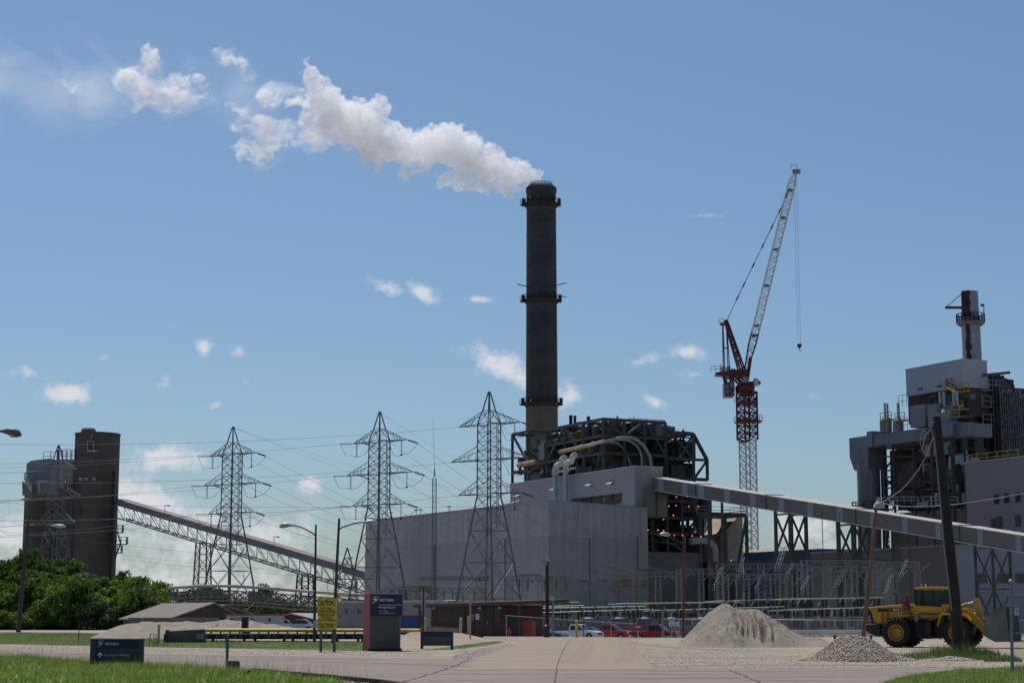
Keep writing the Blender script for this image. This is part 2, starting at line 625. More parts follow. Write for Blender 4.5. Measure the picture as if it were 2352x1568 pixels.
sheet('gravel_shoulder', [(-250, 1470), (0, 1479), (330, 1486), (700, 1494), (1000, 1497), (1100, 1488), (1160, 1479), (1200, 1478), (1130, 1508), (1010, 1520), (0, 1500), (-250, 1492)], 0.004, m_gravel, wig=0.15)
sheet('lawn', [(-250, 1450), (0, 1451), (180, 1452), (270, 1454), (340, 1462), (375, 1467), (480, 1470), (700, 1471), (960, 1474), (1040, 1473), (1130, 1469), (1160, 1473), (1135, 1479), (1060, 1489), (960, 1494),
      (800, 1494), (560, 1489), (330, 1485), (0, 1479), (-250, 1472)], 0.008, m_lawn, wig=0.12)
sheet('road', [(-700, 1470), (-250, 1490), (0, 1496), (300, 1501), (700, 1507), (1000, 1512), (1085, 1511), (1508, 1535), (2115, 1533), (2700, 1535), (3200, 1700), (2400, 1900), (400, 1900),
      (877, 1568), (560, 1541), (330, 1529), (120, 1517), (0, 1511), (-250, 1502), (-700, 1478)], 0.012, m_road, wig=0.03)
sheet('driveway', [(1040, 1539), (1085, 1520), (1120, 1500), (1150, 1489), (1178, 1480), (1200, 1474), (1150, 1466.5), (1110, 1464.5), (1110, 1461), (1300, 1461.5), (1420, 1463), (1500, 1464.5), (1500, 1466), (1432, 1468), (1448, 1483), (1468, 1500), (1508, 1538)], 0.016, m_drive, wig=0.02)
sheet('path', [(-250, 1436), (0, 1440), (170, 1440), (450, 1440), (620, 1445), (720, 1452), (740, 1470), (660, 1471), (375, 1466), (270, 1453), (180, 1451), (0, 1449.6), (-250, 1449)], 0.006,
   M('pale_track', (0.37, 0.32, 0.27), rough=0.95, var=0.2, scale=0.5, bump=0.03, bscale=5), wig=0.2)
sheet('gravel_field', [(1435, 1469), (1470, 1465), (1700, 1463), (2352, 1462), (2900, 1462), (2900, 1536), (2115, 1532), (1508, 1536), (1470, 1500), (1450, 1484)], 0.006, m_gravel, wig=0.1)
sheet('grass_verge', [(-250, 1503), (0, 1511.5), (120, 1517.5), (330, 1529.6), (560, 1541.8), (877, 1569), (700, 1700), (-900, 1700)], 0.005, m_verge)
sheet('grass_verge', [(2000, 1578), (2060, 1556), (2120, 1546), (2200, 1537), (2352, 1531), (2600, 1531), (2600, 1700), (2000, 1700)], 0.018, m_verge)
def strip(name, px, w, dz, mat, jit=0.0, kind='structure'):
 pts = [G(X, Y).xy for X, Y in px]
 fine = []
 rnd = random.Random(len(px) * 7 + int(px[0][0]))
 for a, b in zip(pts[:-1], pts[1:]):
  n = max(2, int((b - a).length / 0.6))
  for i in range(n):
   fine.append(a.lerp(b, i / n) + Vec((rnd.uniform(-jit, jit), 0)))
 fine.append(pts[-1])
 mb = MB()
 L, Rr = [], []
 for i, p in enumerate(fine):
  d = (fine[min(i + 1, len(fine) - 1)] - fine[max(0, i - 1)]).normalized()
  n = Vec((-d.y, d.x))
  ww = w * (rnd.uniform(.7, 1.3) if jit else 1) / 2
  L.append((p.x + n.x * ww, p.y + n.y * ww, dz))
  Rr.append((p.x - n.x * ww, p.y - n.y * ww, dz))
 n = len(fine)
 mb.add(L + Rr, [(i, n + i, n + i + 1, i + 1) for i in range(n - 1)])
 return mb.build(name, mat, kind=kind)
strip('road_crack', [(1312, 1467), (1301, 1480), (1293, 1496), (1285, 1512), (1280, 1530), (1277, 1545), (1274, 1575)], 0.032, 0.020, m_crack, 0.03)
strip('road_crack', [(1083, 1511), (1050, 1527), (1010, 1541), (960, 1556), (900, 1572)], 0.07, 0.0165, m_crack, 0.05)
strip('road_crack', [(700, 1520), (900, 1524), (1040, 1528), (1085, 1531)], 0.3, 0.0165, M('rust_stain', (0.16, 0.115, 0.10), rough=0.9), 0.1)
strip('road_crack', [(1508, 1538), (1400, 1538.5), (1250, 1538), (1040, 1539)], 0.14, 0.021, M('rust_stain', (0.2, 0.12, 0.09)), 0.04)
strip('road_crack', [(1676, 1539), (1700, 1549), (1735, 1562), (1760, 1575)], 0.06, 0.0165, m_crack, 0.05)
strip('tyre_mark', [(1428, 1470), (1445, 1480), (1453, 1492), (1450, 1508), (1440, 1520)], 0.32, 0.0195, m_tyre)
strip('tyre_mark', [(1404, 1470), (1425, 1480), (1433, 1492), (1430, 1508), (1418, 1520)], 0.30, 0.0195, m_tyre)
strip('tyre_mark', [(1345, 1470), (1360, 1478), (1357, 1492), (1340, 1508), (1316, 1524)], 0.32, 0.0195, m_tyre)
strip('tyre_mark', [(1325, 1470), (1340, 1478), (1335, 1492), (1315, 1508), (1290, 1522)], 0.30, 0.0195, m_tyre)
for yy, x0, x1, w in ((1548, 900, 2100, .5), (1556, 1300, 2300, .35), (1541, 1500, 2150, .25), (1512, 0, 900, .35), (1505, 60, 700, .3), (1562, 980, 1700, .3)):
 strip('tyre_mark', [(x0, yy - (4 if yy < 1530 else 0)), ((x0 + x1) / 2, yy), (x1, yy + (3 if yy < 1530 else -4))], w, 0.0160, M('dark_wheel_track', (0.17, 0.14, 0.125), rough=0.9, var=.3, scale=1.5, patch=((0.275, 0.235, 0.205), 1.2, 0.4, 0.62), stretch=(.4, 1, 1)), 0.05)
mdk = M('damp_gravel', (0.20, 0.16, 0.12), rough=.95, var=.4, scale=3, patch=((0.34, 0.275, 0.2), 1.5, 0.42, 0.6), stretch=(.4, 1, 1))
for px_, w in (([(1480, 1497), (1600, 1499), (1740, 1498)], .5), ([(1520, 1530), (1700, 1526), (1860, 1527), (2080, 1527)], .9), ([(1450, 1476), (1560, 1488), (1700, 1494), (1850, 1493)], .8), ([(1500, 1509), (1650, 1511), (1830, 1507)], .4), ([(2080, 1492), (2200, 1488), (2340, 1489)], 1.2), ([(1050, 1497), (1115, 1489), (1165, 1480)], .25)):
 strip('wheel_rut', px_, w, 0.0125, mdk, 0.12)
# raised dark red-brown edge of the road slab along the tall grass
kb = MB()
pp = [G(X, Y) for X, Y in ((583, 1543), (650, 1549), (750, 1558), (880, 1571), (1000, 1590))]
for a, b in zip(pp[:-1], pp[1:]):
 kb.beam(a + Vec((0, -.03, .06)), b + Vec((0, -.03, .06)), 0.16, 0.14)
kb.build('kerb', M('rusty_edge', (0.10, 0.055, 0.045), rough=0.9, var=.3, scale=3), kind='structure')
# ------------------------------------------------------------------ power plant
A = Vec((-.454, .891, 0))       # away to the left
B = Vec((.891, .454, 0))        # away to the right
O3 = Vec((0, 0, 1))
m_clad = M('grey_cladding', (0.385, 0.365, 0.352), rough=0.65, var=0.06, scale=0.08, streak=0.7, ribs=(.9, .45, 2.4, .08), patch=[((0.315, 0.30, 0.292), .06, .5, .62), ((0.22, 0.17, 0.14), .35, .66, .78)])
m_clad2 = M('grey_cladding_upper', (0.31, 0.283, 0.278), rough=0.65, var=0.05, scale=0.1, streak=0.18)
m_cladr = M('brown_grey_cladding', (0.155, 0.143, 0.142), rough=0.7, var=0.06, scale=0.1, streak=0.25, ribs=(.9, .45, 1.2, .06))
m_cladb = M('pale_blue_cladding', (0.24, 0.25, 0.31), rough=0.7, var=0.04, scale=0.1, streak=0.1, ribs=(.9, .45, 1.5, .03))
m_dark = M('dark_steel', (0.055, 0.055, 0.05), rough=0.6, metal=0.2, var=0.3, scale=0.6)
m_frame = M('green_grey_steel', (0.07, 0.073, 0.064), rough=0.6, metal=0.1, var=0.25, scale=0.4)
m_black = M('sooty_metal', (0.022, 0.02, 0.019), rough=0.7, var=0.5, scale=0.3, streak=.3)  # near-black mottled metal with upright streaks
m_boiler = M('boiler_casing', (0.075, 0.067, 0.06), rough=0.7, var=0.45, scale=0.25, streak=.35, patch=((0.035, 0.03, 0.027), 0.18, 0.45, 0.6))
m_duct = M('duct_sheet', (0.17, 0.17, 0.19), rough=0.5, metal=0.2, var=0.12, scale=0.12, streak=.3, ribs=(.9, .45, 3.0, .2))
m_pipe = M('pale_pipe', (0.40, 0.365, 0.32), rough=0.5, var=0.1, scale=0.3, streak=.15)
m_bpipe = M('blue_grey_pipe', (0.32, 0.40, 0.43), rough=0.5, var=0.1, scale=0.3)
m_yellow = M('safety_yellow', (0.30, 0.22, 0.03), rough=0.6, var=0.2, scale=2)
m_roof = M('flat_roof', (0.16, 0.155, 0.15), rough=0.9, var=.2, scale=.3)
m_win = glass('window_glass', (0.03, 0.06, 0.09))
m_wframe = M('pale_frame', (0.5, 0.5, 0.5), rough=.6)
m_lamp = glow('orange_lamp', (1.0, 0.25, 0.07), 2.2)
m_galv = M('galvanised_steel', (0.36, 0.38, 0.40), rough=0.45, metal=0.35, var=0.15, scale=0.5)
m_tan = M('tan_casing', (0.42, 0.36, 0.27), rough=.7, var=.12, scale=.2, streak=.2)
m_red = M('red_oxide', (0.12, 0.028, 0.028), rough=0.55, var=0.25, scale=0.6)
LAMPMESH = None
def lamp_at(p, parent, r=0.22):
 "a lit bulkhead lamp"
 global LAMPMESH
 if LAMPMESH is None:
  mb = MB()
  mb.lathe([(0.02, -r), (r * .7, -r * .7), (r, 0), (r * .7, r * .7), (0.02, r)], n=8)
  o = mb.build('lamp', m_lamp, parent, world=False)
  LAMPMESH = o
 else:
  o = LAMPMESH.copy()
  COL.objects.link(o)
  o.parent = parent
 w, q = Vec((0, 0, 0)), parent
 while q is not None:
  w += Vec(q.location)
  q = q.parent
 o.location = Vec(p) - w
 return o
# --- main turbine hall
C0 = Vec((1.8, 300, 0))
LB = 24.6
CH = V(1261, 1200, 300)
CH = Vec((CH.x, 300, 0))
zt = V(1261, 1151, 300).z
AH, BH = Vec((-.489, .872, 0)), Vec((.872, .489, 0))
hall = thing('turbine_hall', 'huge windowless grey clad hall behind the switchyard with vertical rain streaks', 'power plant hall', CH)
HA = (OP(840, 1198, CH, AH) - CH).to_2d().length
hr = OP(1487, 1168, CH, BH)
HB = (hr - CH).to_2d().length
zl_h = OP(840, 1198, CH, AH).z
def roofed(mb, o, z0, dz, h=None):
 "hall outline grown by o; flat bottom z0 or a band of height h, roof falling to both ends"
 P = CH - AH * o - BH * o
 u, v = AH * (HA + 2 * o), BH * (HB + 2 * o)
 tops = (zt, zt + (zl_h - zt), zl_h + hr.z - zt, hr.z)
 q = [P, P + u, P + u + v, P + v]
 lo = [Vec((p.x, p.y, z0 if h is None else t + dz)) for p, t in zip(q, tops)]
 hi = [Vec((p.x, p.y, t + dz + (h or 0))) for p, t in zip(q, tops)]
 mb.hexa((lo + hi) if u.x * v.y - u.y * v.x > 0 else (lo[::-1] + hi[::-1]))
mb = MB()
roofed(mb, 0, -1, 0)
mb.build('wall', m_clad, hall)
mb = MB()
roofed(mb, .12, 0, .003, .26)
mb.build('parapet', M('parapet_trim', (0.30, 0.31, 0.33), rough=.6), hall)
mb = MB()
mb.fr(CH - AH * .0 - BH * .05, AH * HA, BH * .04, -1, OP(1200, 1236, CH, AH).z)
mb.fr(CH - AH * .06, BH * (HB + .02), AH * .05, -1, OP(1300, 1233, CH, BH).z)
mb.build('lower_cladding', M('lower_cladding', (0.325, 0.308, 0.298), rough=.65, var=.06, scale=.1, streak=.35, ribs=(.9, .45, 2.4, .06)), hall)
for X, y0 in ((1162, 1235), (1353, 1236), (1463, 1232), (1000, 1250)):
 u, P = (AH, CH) if X < 1261 else (BH, CH)
 a = OP(X, y0, P, u)
 nn = -BH if X < 1261 else -AH
 mb = MB()
 mb.bar(Vec((a.x, a.y, 0)) + nn * .2, Vec((a.x, a.y, a.z)) + nn * .2, .07, 6)
 mb.build('downpipe', m_dark, hall)
for k in range(6):
 X = 967 + k * 26.5
 a, b = OP(X, 1322, CH, AH), OP(X + 24, 1334, CH, AH)
 wf = MB()
 wf.fr(Vec((a.x, a.y, 0)) - BH * .12, (b.x - a.x, b.y - a.y), BH * .1, b.z, a.z)
 w = wf.build('window', m_galv, hall)
 g = MB()
 n = 3
 d = Vec((b.x - a.x, b.y - a.y, 0)) / n
 for i in range(n):
  g.fr(Vec((a.x, a.y, 0)) + d * (i + .06) - BH * .15, d * .88, BH * .025, b.z + .08, a.z - .08)
 g.build('pane', m_win, w)
for X, Yr in ((858, 1195), (877, 1193), (935, 1187), (945, 1186), (1010, 1179)):
 a = OP(X, Yr, CH, AH) + BH * 2
 mb = MB()
 mb.bar((a.x, a.y, a.z - 1), (a.x, a.y, a.z + 1.4), .07, 6)
 mb.box(a.x - .35, a.x + .35, a.y - .1, a.y + .1, a.z + 1.3, a.z + 1.55)
 mb.build('roof_vent', m_galv, hall)
mb = MB()
rp = [OP(X, Y, CH, AH) + BH * 3 for X, Y in ((1090, 1168), (1115, 1164), (1135, 1156), (1160, 1150))]
mb.tube(rp, .3, 8)
mb.build('roof_pipe', m_galv, hall)
# --- coal tripper block above the hall
C1 = C0 + B * 22.2 + A * .3
z1b, z1t = zt + .4, OP(1453, 1072, C1, A).z
trip = thing('coal_bunker_house', 'long grey box building raised above the hall roof with four hinged windows', 'building', C1)
C1e = OP(1172, 1108, C1, A)
L1 = (C1e - C1).to_2d().length
zslot = OP(1428, 1131, C1, A).z
mb = MB()
LR = (OP(1522, 1078, C1, B) - C1).to_2d().length
zr0 = OP(1500, 1186, C1, B).z
mb.fr(C1, A * L1, B * LR, zslot, z1t)
s0 = (OP(1429, 1140, C1, A) - C1).to_2d().length
s1 = (OP(1310, 1150, C1, A) - C1).to_2d().length
mb.fr(C1, A * s0, B * LR, zr0, zslot)
mb.fr(C1 + A * s1, A * (L1 - s1), B * LR, zr0, zslot)
mb.build('wall', m_clad2, trip)
mb = MB()
mb.fr(C1 + A * s0 + B * 2.2, A * (s1 - s0), B * (LR - 2.5), zr0, zslot - .01)
mb.build('recessed_wall', M('brown_recess', (0.20, 0.155, 0.125), rough=.8, var=.2, scale=.3, streak=.2), trip)
mb = MB()
mb.fr(C1 - A * .1 - B * .1, A * (L1 + .2), B * (LR + .2), z1t + .003, z1t + .22)
mb.build('parapet', M('parapet_trim2', (0.42, 0.41, 0.42), rough=.6), trip)
mb = MB()
pz = zslot - 1.5
for a, b in ((s0 + 1, s0 + 9), ):
 mb.tube([C1 + A * (s0 + .8) + B * 1 + O3 * (zslot - .8), C1 + A * (s0 + .8) + B * 1 + O3 * (zslot - 1.4), C1 + A * (s0 + 2.2) + B * 1 + O3 * (zslot - 2.0), C1 + A * (s0 + 13) + B * 1 + O3 * (zslot - 3.0)], .32, 8)
for k in (8, 17):
 mb.tube([C1 + A * (s0 + k) + B * .8 + O3 * (zslot - .5), C1 + A * (s0 + k) + B * .8 + O3 * (zslot - 1.2), C1 + A * (s0 + k + 1.6) + B * .8 + O3 * (zslot - 2.5)], .3, 8)
mb.build('pipe', m_pipe, trip)
mb = MB()
for k in range(5):
 mb.fr(C1 + A * (s0 + k * (s1 - s0) / 5 + .3) + B * .3, A * .25, B * .25, zt - 1, zslot - .01)
mb.build('column', m_dark, trip)
for X, Y in ((1077, 1134), (1212, 1106), (1364, 1087), (1444 - 39, 1078 - 0)):
 pass
for X, Y in ((1192, 1135), (1275, 1120), (1357, 1110), (1405, 1106)):
 a, b = OP(X - 6.5, Y - 6.5, C1, A), OP(X + 6.5, Y + 7.5, C1, A)
 d = Vec((b.x - a.x, b.y - a.y, 0))
 wb_ = MB()
 wb_.fr(Vec((a.x, a.y, 0)) - B * .08, d, B * .07, b.z, a.z)
 w = wb_.build('window', m_wframe, trip)
 g = MB()
 g.fr(Vec((a.x, a.y, 0)) + d * .1 - B * .11, d * .8, B * .028, b.z + .1, a.z - .1)
 g.build('pane', m_win, w)
 g = MB()
 zm = (a.z + b.z) / 2
 p = Vec((a.x, a.y, zm)) + d * .06 - B * .12
 q = p + d * .88
 g.plate([p, q, q - B * .75 + O3 * -.35, p - B * .75 + O3 * -.35], .06)
 g.build('open_sash', m_wframe, w)
# block below the gallery mouth on the right-hand return
r0 = OP(1475, 1108, C1, B)
r1 = OP(1524, 1108, C1, B)
mb = MB()
mb.fr(Vec((r0.x, r0.y, 0)) - A * .5 + B * .2, B * 2.2, A * .49, zr0, OP(1500, 1120, C1, B).z)
mb.fr(Vec((r0.x, r0.y, 0)) - A * .5 + B * 2.7, B * 2.0, A * .49, zr0, OP(1500, 1120, C1, B).z)
mb.build('chute_casing', M('chute_casing', (0.19, 0.17, 0.155), rough=.7, var=.1, scale=.2, streak=.2), trip)
# --- two stand pipes with curled tops in front of the bunker house
sp = thing('steam_vent', 'pair of blue grey stand pipes with curled white elbows against the bunker house', 'vent pipes')
for X, yt, yb, dx in ((1275, 1086, 1156, 15), (1299, 1080, 1156, 20)):
 a = OP(X, yt, C1 - B * 1.2, A)
 mb = MB()
 mb.tube([(a.x, a.y, zt + .5), (a.x, a.y, a.z)], .45, 12)
 st = mb.build('standpipe', m_bpipe, sp, smooth=True)
 mb = MB()
 q = Vec(a)
 u = -A
 mb.tube([q, q + O3 * .8 + u * .1, q + O3 * 1.3 + u * .5, q + O3 * 1.5 + u * 1.2, q + O3 * 1.4 + u * 2.2, q + O3 * 2.4 + u * 2.8, q + O3 * 2.7 + u * 3.8], .55, 10)
 mb.lathe([(.5, 0), (.66, .05), (.66, .5), (.5, .55)], c=q - O3 * .4, n=12)
 mb.tube([q + O3 * .2 - u * .6, q + O3 * .2 + u * 3.6], .22, 8)
 mb.build('elbow', M('white_lagging', (0.5, 0.46, 0.43), rough=.6, var=.1), sp, smooth=True)
def steel_frame(name, label, P, ua, ub, na, nb, zs, parent, r=.35, brace=.25, seed=1, mat=None):
 "open structural bay frame on plan P + i*ua + j*ub with levels zs"
 rnd = random.Random(seed)
 mb = MB()
 for i in range(na + 1):
  for j in range(nb + 1):
   q = P + ua * i + ub * j
   mb.bar((q.x, q.y, zs[0]), (q.x, q.y, zs[-1]), r)
 for k in range(1, len(zs)):
  z, z0 = zs[k], zs[k - 1]
  for i in range(na + 1):
   for j in range(nb + 1):
    q = P + ua * i + ub * j
    for d, ok in ((ua, i < na), (ub, j < nb)):
     if not ok:
      continue
     e = q + d
     mb.beam((q.x, q.y, z), (e.x, e.y, z), r * 1.2, r * 2.0)
     if rnd.random() < brace:
      if rnd.random() < .5:
       mb.bar((q.x, q.y, z0), (e.x, e.y, z), r * .6)
      else:
       mb.bar((q.x, q.y, z), (e.x, e.y, z0), r * .6)
 return mb.build(name, mat or m_frame, parent)
def clutter(name, P, ua, ub, zs, n, parent, seed, mats, fill=.6):
 "machinery, ducts, tanks, platforms and pipe runs standing inside a frame"
 rnd = random.Random(seed)
 bs = [MB() for _ in mats]
 for _ in range(n):
  b = rnd.choice(bs)
  k = rnd.randrange(len(zs) - 1)
  z0, z1 = zs[k], zs[k + 1]
  i, j = rnd.random(), rnd.random()
  q = P + ua * i + ub * j
  t = rnd.random()
  h = (z1 - z0)
  if t < .32:
   b.fr(q, ua.normalized() * rnd.uniform(1, 5), ub.normalized() * rnd.uniform(1, 4), z0 + .2, z0 + h * rnd.uniform(.3, .95))
  elif t < .5:
   rr = rnd.uniform(.5, 1.5)
   b.lathe([(rr * .2, 0), (rr, rr * .4), (rr, h * .7), (rr * .2, h * .85)], c=(q.x, q.y, z0), n=12)
  elif t < .72:
   rr = rnd.uniform(.12, .42)
   d_ = rnd.uniform(-9, 9)
   e = P + ua * min(1, max(0, i + d_ / ua.length)) + ub * j if rnd.random() < .5 else P + ua * i + ub * min(1, max(0, j + d_ / ub.length))
   if (e - q).length < 1:
    continue
   zz = z0 + rnd.uniform(.5, h)
   b.tube([(q.x, q.y, zz), (e.x, e.y, zz), (e.x, e.y, zz + rnd.uniform(-3, 3))], rr, 8)
  elif t < .86:
   b.bar((q.x, q.y, z0), (q.x, q.y, z1 + rnd.uniform(0, 1)), rnd.uniform(.08, .3), 6)
  else:
   e = ua * (1 - i) if rnd.random() < .5 else ub * (1 - j)
   if e.length > 9:
    e = e.normalized() * rnd.uniform(4, 9)
   if e.length < 1:
    continue
   zz = z0 + rnd.uniform(0, h)
   b.fr(q, e, (ub if rnd.random() < .5 else ua).normalized() * 1.3, zz, zz + .12)
   b.rail([Vec((q.x, q.y, zz)), Vec((q.x + e.x, q.y + e.y, zz))], 1.1, .05, 1.8)
 for b, m in zip(bs, mats):
  b.build(name, m, parent)
# --- boiler house frame behind the bunker house
P1 = C0 + B * 30
cnr = OP(1385, 962, P1, A)
boil = thing('boiler_house', 'open dark steel boiler structure full of pipes and ducts in front of the tall chimney', 'boiler structure', Vec((cnr.x, cnr.y, 0)))
PC = Vec((cnr.x, cnr.y, 0))
end = OP(1177, 996, P1, A)
LF = (Vec((end.x, end.y, 0)) - PC).length
zf = cnr.z
zs1 = [18, 26, OP(1385, 1040, P1, A).z, OP(1385, 1000, P1, A).z, zf]
ua = A * (LF / 5)
e2 = OP(1528, 978, PC, B)
LBx = (Vec((e2.x, e2.y, 0)) - PC).length
# the receding side reaches full height only in its near bays; the far two bays stop lower
mb = MB()
nb = 3
ub = B * (LBx / nb)
h_far = OP(1215, 990, PC, A).z
for i in range(6):
 top = zf if i <= 3 else h_far
 for j in range(nb + 1):
  if i > 3 and j > 1:
   continue
  q = PC + ua * i + ub * j
  if i == 5 and j == 0 or i < 5:
   mb.bar((q.x, q.y, 15), (q.x, q.y, top), .3)
  for z in (zs1[2], zs1[3], top) if i <= 3 else (zs1[2] - 1, top):
   if i < 5:
    e = q + ua
    if not (i == 3 and z == zf):
     mb.beam((q.x, q.y, min(z, top)), (e.x, e.y, min(z, top if i < 3 else h_far)), .35, .55)
   if j < nb and not (i > 3 and j >= 1):
    e = q + ub
    mb.beam((q.x, q.y, z), (e.x, e.y, z), .35, .55)
for i, j, k0, k1 in ((0, 0, zs1[3], 18.), (1, 0, zs1[2], zf), (2, 0, zf, zs1[2]), (3, 0, zs1[2], zs1[3]), (4, 0, zs1[2], h_far)):
 q = PC + ua * i + ub * j
 e = q + ua
 mb.bar((q.x, q.y, k0), (e.x, e.y, k1), .2)
for j in range(nb):
 q = PC + ub * j
 e = q + ub
 mb.bar((q.x, q.y, (zf, zs1[3], zf)[j % 3]), (e.x, e.y, (zs1[3], zf, zs1[2])[j % 3]), .2)
for i in range(3):                                       # roof bracing
 for j in range(nb):
  q = PC + ua * i + ub * j
  mb.bar((q.x, q.y, zf), (q + ua + ub)[:2] + (zf,), .14)
mb.build('frame', m_frame, boil)
q = PC + ua * 5
mb = MB()
mb.fr(PC + A * 2 + B * 3, A * (LF * .55), B * (LBx - 5), 20, zs1[2] + 1)
mb.fr(PC + A * 4 + B * 9, A * (LF * .42), B * 12, zs1[2] + 1.01, zf - 3.5)
mb.build('casing', m_boiler, boil)
mb = MB()
bxl = OP(1292, 1022, PC, A)
a, b = OP(1237, 1020, PC - B * .5, A), OP(1250, 1054, PC - B * .5, A)
mb.fr(Vec((a.x, a.y, 0)), (b.x - a.x, b.y - a.y), B * 2, b.z, a.z)
mb.build('instrument_cabin', m_duct, boil)
clutter('machinery', PC + A * 1 + B * 1, A * LF * .62, B * LBx, zs1, 520, boil, 4, [m_dark, m_black, m_boiler, m_frame], .6)
clutter('machinery', PC + A * LF * .6 + B * 1, A * LF * .38, B * 9, [18, 22, 26, zs1[2], h_far - 2], 200, boil, 9, [m_dark, m_boiler, m_frame], .6)
# big curved steam pipe
mb = MB()
pth = [OP(X, Y, PC - B * .9, A) for X, Y in ((1390, 1012), (1410, 1008), (1425, 1005))]
z_p = pth[0].z
base = PC - B * 1.2
L = lambda s, t, z: PC + A * s + B * t + O3 * z
zc = zs1[3] - .6
PZ = PC - A * 1.3
mb.tube([L(4, -1, zs1[3] - 1.6)] + [OP(X, Y, PZ, B) for X, Y in ((1386, 1013), (1402, 1011), (1418, 1007), (1434, 1004), (1450, 1005), (1464, 1011), (1476, 1021), (1486, 1035), (1492, 1048), (1495, 1062), (1495, 1090))], .33, 12)
mb.tube([OP(X, Y, PZ, B) for X, Y in ((1418, 1010), (1436, 1009), (1450, 1014), (1462, 1023), (1470, 1036), (1474, 1048), (1474, 1090))], .22, 10)
mb.tube([OP(X, Y, PZ + A * 2, B) for X, Y in ((1398, 1013), (1420, 1018), (1432, 1030), (1442, 1048), (1450, 1075))], .2, 8)
mb.build('steam_pipe', m_pipe, boil, smooth=True)
mb = MB()
mb.tube([L(16, -.6, zc - 1.2), L(3, -.6, zc - .9)], .4, 8)
mb.cut()
mb.tube([L(34, -.6, zc - 2.5), L(26, -.6, zc - 2.4)], .55, 8)
mb.build('small_pipe', M('rust_pipe', (0.34, 0.24, 0.17), rough=.6, var=.3, scale=.5), boil, smooth=True)
mb = MB()
mb.fr(L(14, .5, 0), A * 12, B * .5, zs1[3] + .7, zs1[3] + 1.25)
cb = L(9.5, .5, zs1[3])
mb.rail([cb, cb + A * 2.5], 3.6, .06, .6)
mb.rail([cb + O3 * 1.8, cb + A * 2.5 + O3 * 1.8], 1.8, .06, .6)
mb.build('ladder_cage', m_yellow, boil)
# roof boxes right of the corner
bx0, bx1 = OP(1507, 977, PC, B), OP(1551, 1003, PC, B)
mb = MB()
mb.fr(Vec((bx0.x, bx0.y, 0)), (bx1.x - bx0.x, bx1.y - bx0.y), A * 10, bx1.z, bx0.z)
c0_, c1_ = OP(1432, 966, PC, B), OP(1474, 990, PC, B)
mb.fr(Vec((c0_.x, c0_.y, 0)) + A * 3, (c1_.x - c0_.x, c1_.y - c0_.y), A * 10, c1_.z, c0_.z)
mb.build('roof_housing', M('roof_housing', (0.15, 0.155, 0.15), rough=.6, var=.15, scale=.2, ribs=(.9, .45, 1.2, .3)), boil)
aw = OP(1456, 958, PC, B)
mb = MB()
mb.bar(V(1456, 972, 340), V(1456, 955, 340), .06)
mb.build('antenna', m_dark, boil)
# right-hand wing of the frame stepping down
PW = Vec((e2.x, e2.y, 0))
f1, f2 = OP(1592, 996, PC, B), OP(1624, 1052, PC, B)
mb = MB()
zwing = [6, OP(1592, 1180, PC, B).z, OP(1592, 1100, PC, B).z, OP(1592, 1055, PC, B).z, f1.z]
q1 = Vec((f1.x, f1.y, 0))
q2 = Vec((f2.x, f2.y, 0))
for dep in (0, 9, 18):
 d = A * dep
 for z0, z1 in zip(zwing[:-1], zwing[1:]):
  mb.bar(q1 + d + O3 * z0, q1 + d + O3 * z1, .3)
  mb.bar(PW + d + O3 * z0, PW + d + O3 * z1, .3)
  mb.beam(PW + d + O3 * z1, q1 + d + O3 * z1, .35, .6)
 mb.bar(q2 + d + O3 * zwing[2], q2 + d + O3 * zwing[3], .3)
 mb.bar(q1 + d + O3 * zwing[4], q2 + d + O3 * zwing[3], .28)
 mb.bar(q1 + d + O3 * zwing[3], q2 + d + O3 * zwing[3], .25)
 mb.bar(q1 + d + O3 * zwing[2], q2 + d + O3 * zwing[2], .3)
 mb.bar(q1 + d + O3 * zwing[2], q2 + d + O3 * zwing[3], .2)
 mb.bar(PW + d + O3 * (zwing[4] + 1), q1 + d + O3 * zwing[3], .25)
 mb.bar(PW.lerp(q1, .5) + d + O3 * zwing[3], q1 + d + O3 * zwing[4], .2)
for z in zwing[2:]:
 mb.beam(q1 + O3 * z, q1 + A * 18 + O3 * z, .35, .5)
 mb.beam(PW + O3 * z, PW + A * 18 + O3 * z, .35, .5)
mb.build('frame', m_frame, boil)
mb = MB()
mb.fr(PW + A * 2 - B * 1, A * 10, B * ((q1 - PW).length * .98), zwing[1], zwing[3] + 2.2)
mb.fr(PW + A * 4 - B * 6, A * 10, B * 9, zwing[1], zwing[4] - 1)
mb.fr(PW + A * 8 + B * 1, A * 10, B * ((q1 - PW).length - 1), 0, zwing[1] + 2)
mb.build('casing', m_black, boil)
clutter('machinery', PW + A * .5, A * 16, q1 - PW, zwing, 260, boil, 12, [m_dark, m_black, m_frame], .6)
clutter('machinery', q1 + A * .5, A * 16, q2 - q1, zwing[:3], 60, boil, 17, [m_dark, m_black], .6)
# --- dark open lower bay right of the hall (under the gallery)
PD = C0 + B * (LB + .3) + A * 3
d1 = OP(1610, 1265, PD, B)
d2 = OP(1712, 1190, PD, B)
low = thing('lower_boiler_bay', 'dark open steel bay below the conveyor gallery lit by small orange lamps', 'boiler structure', PD)
LD1 = (Vec((d1.x, d1.y, 0)) - PD).length
LD2 = (Vec((d2.x, d2.y, 0)) - PD).length
zd = [OP(1550, Y, PD, B).z for Y in (1268, 1225, 1188, 1150, 1118)]
mb = MB()
mb.fr(PD, B * LD1, A * 12, -1, zd[0])
mb.build('wall', m_cladr, low)
mb = MB()
mb.fr(PD + A * 16, B * (LD1 * .86), A * 3, zd[0], zd[4] + 2)
mb.build('back_casing', m_black, low)
steel_frame('frame', '', PD + A * 1, B * (LD1 / 4), A * 5, 4, 3, zd, low, r=.24, brace=.2, seed=3, mat=m_dark)
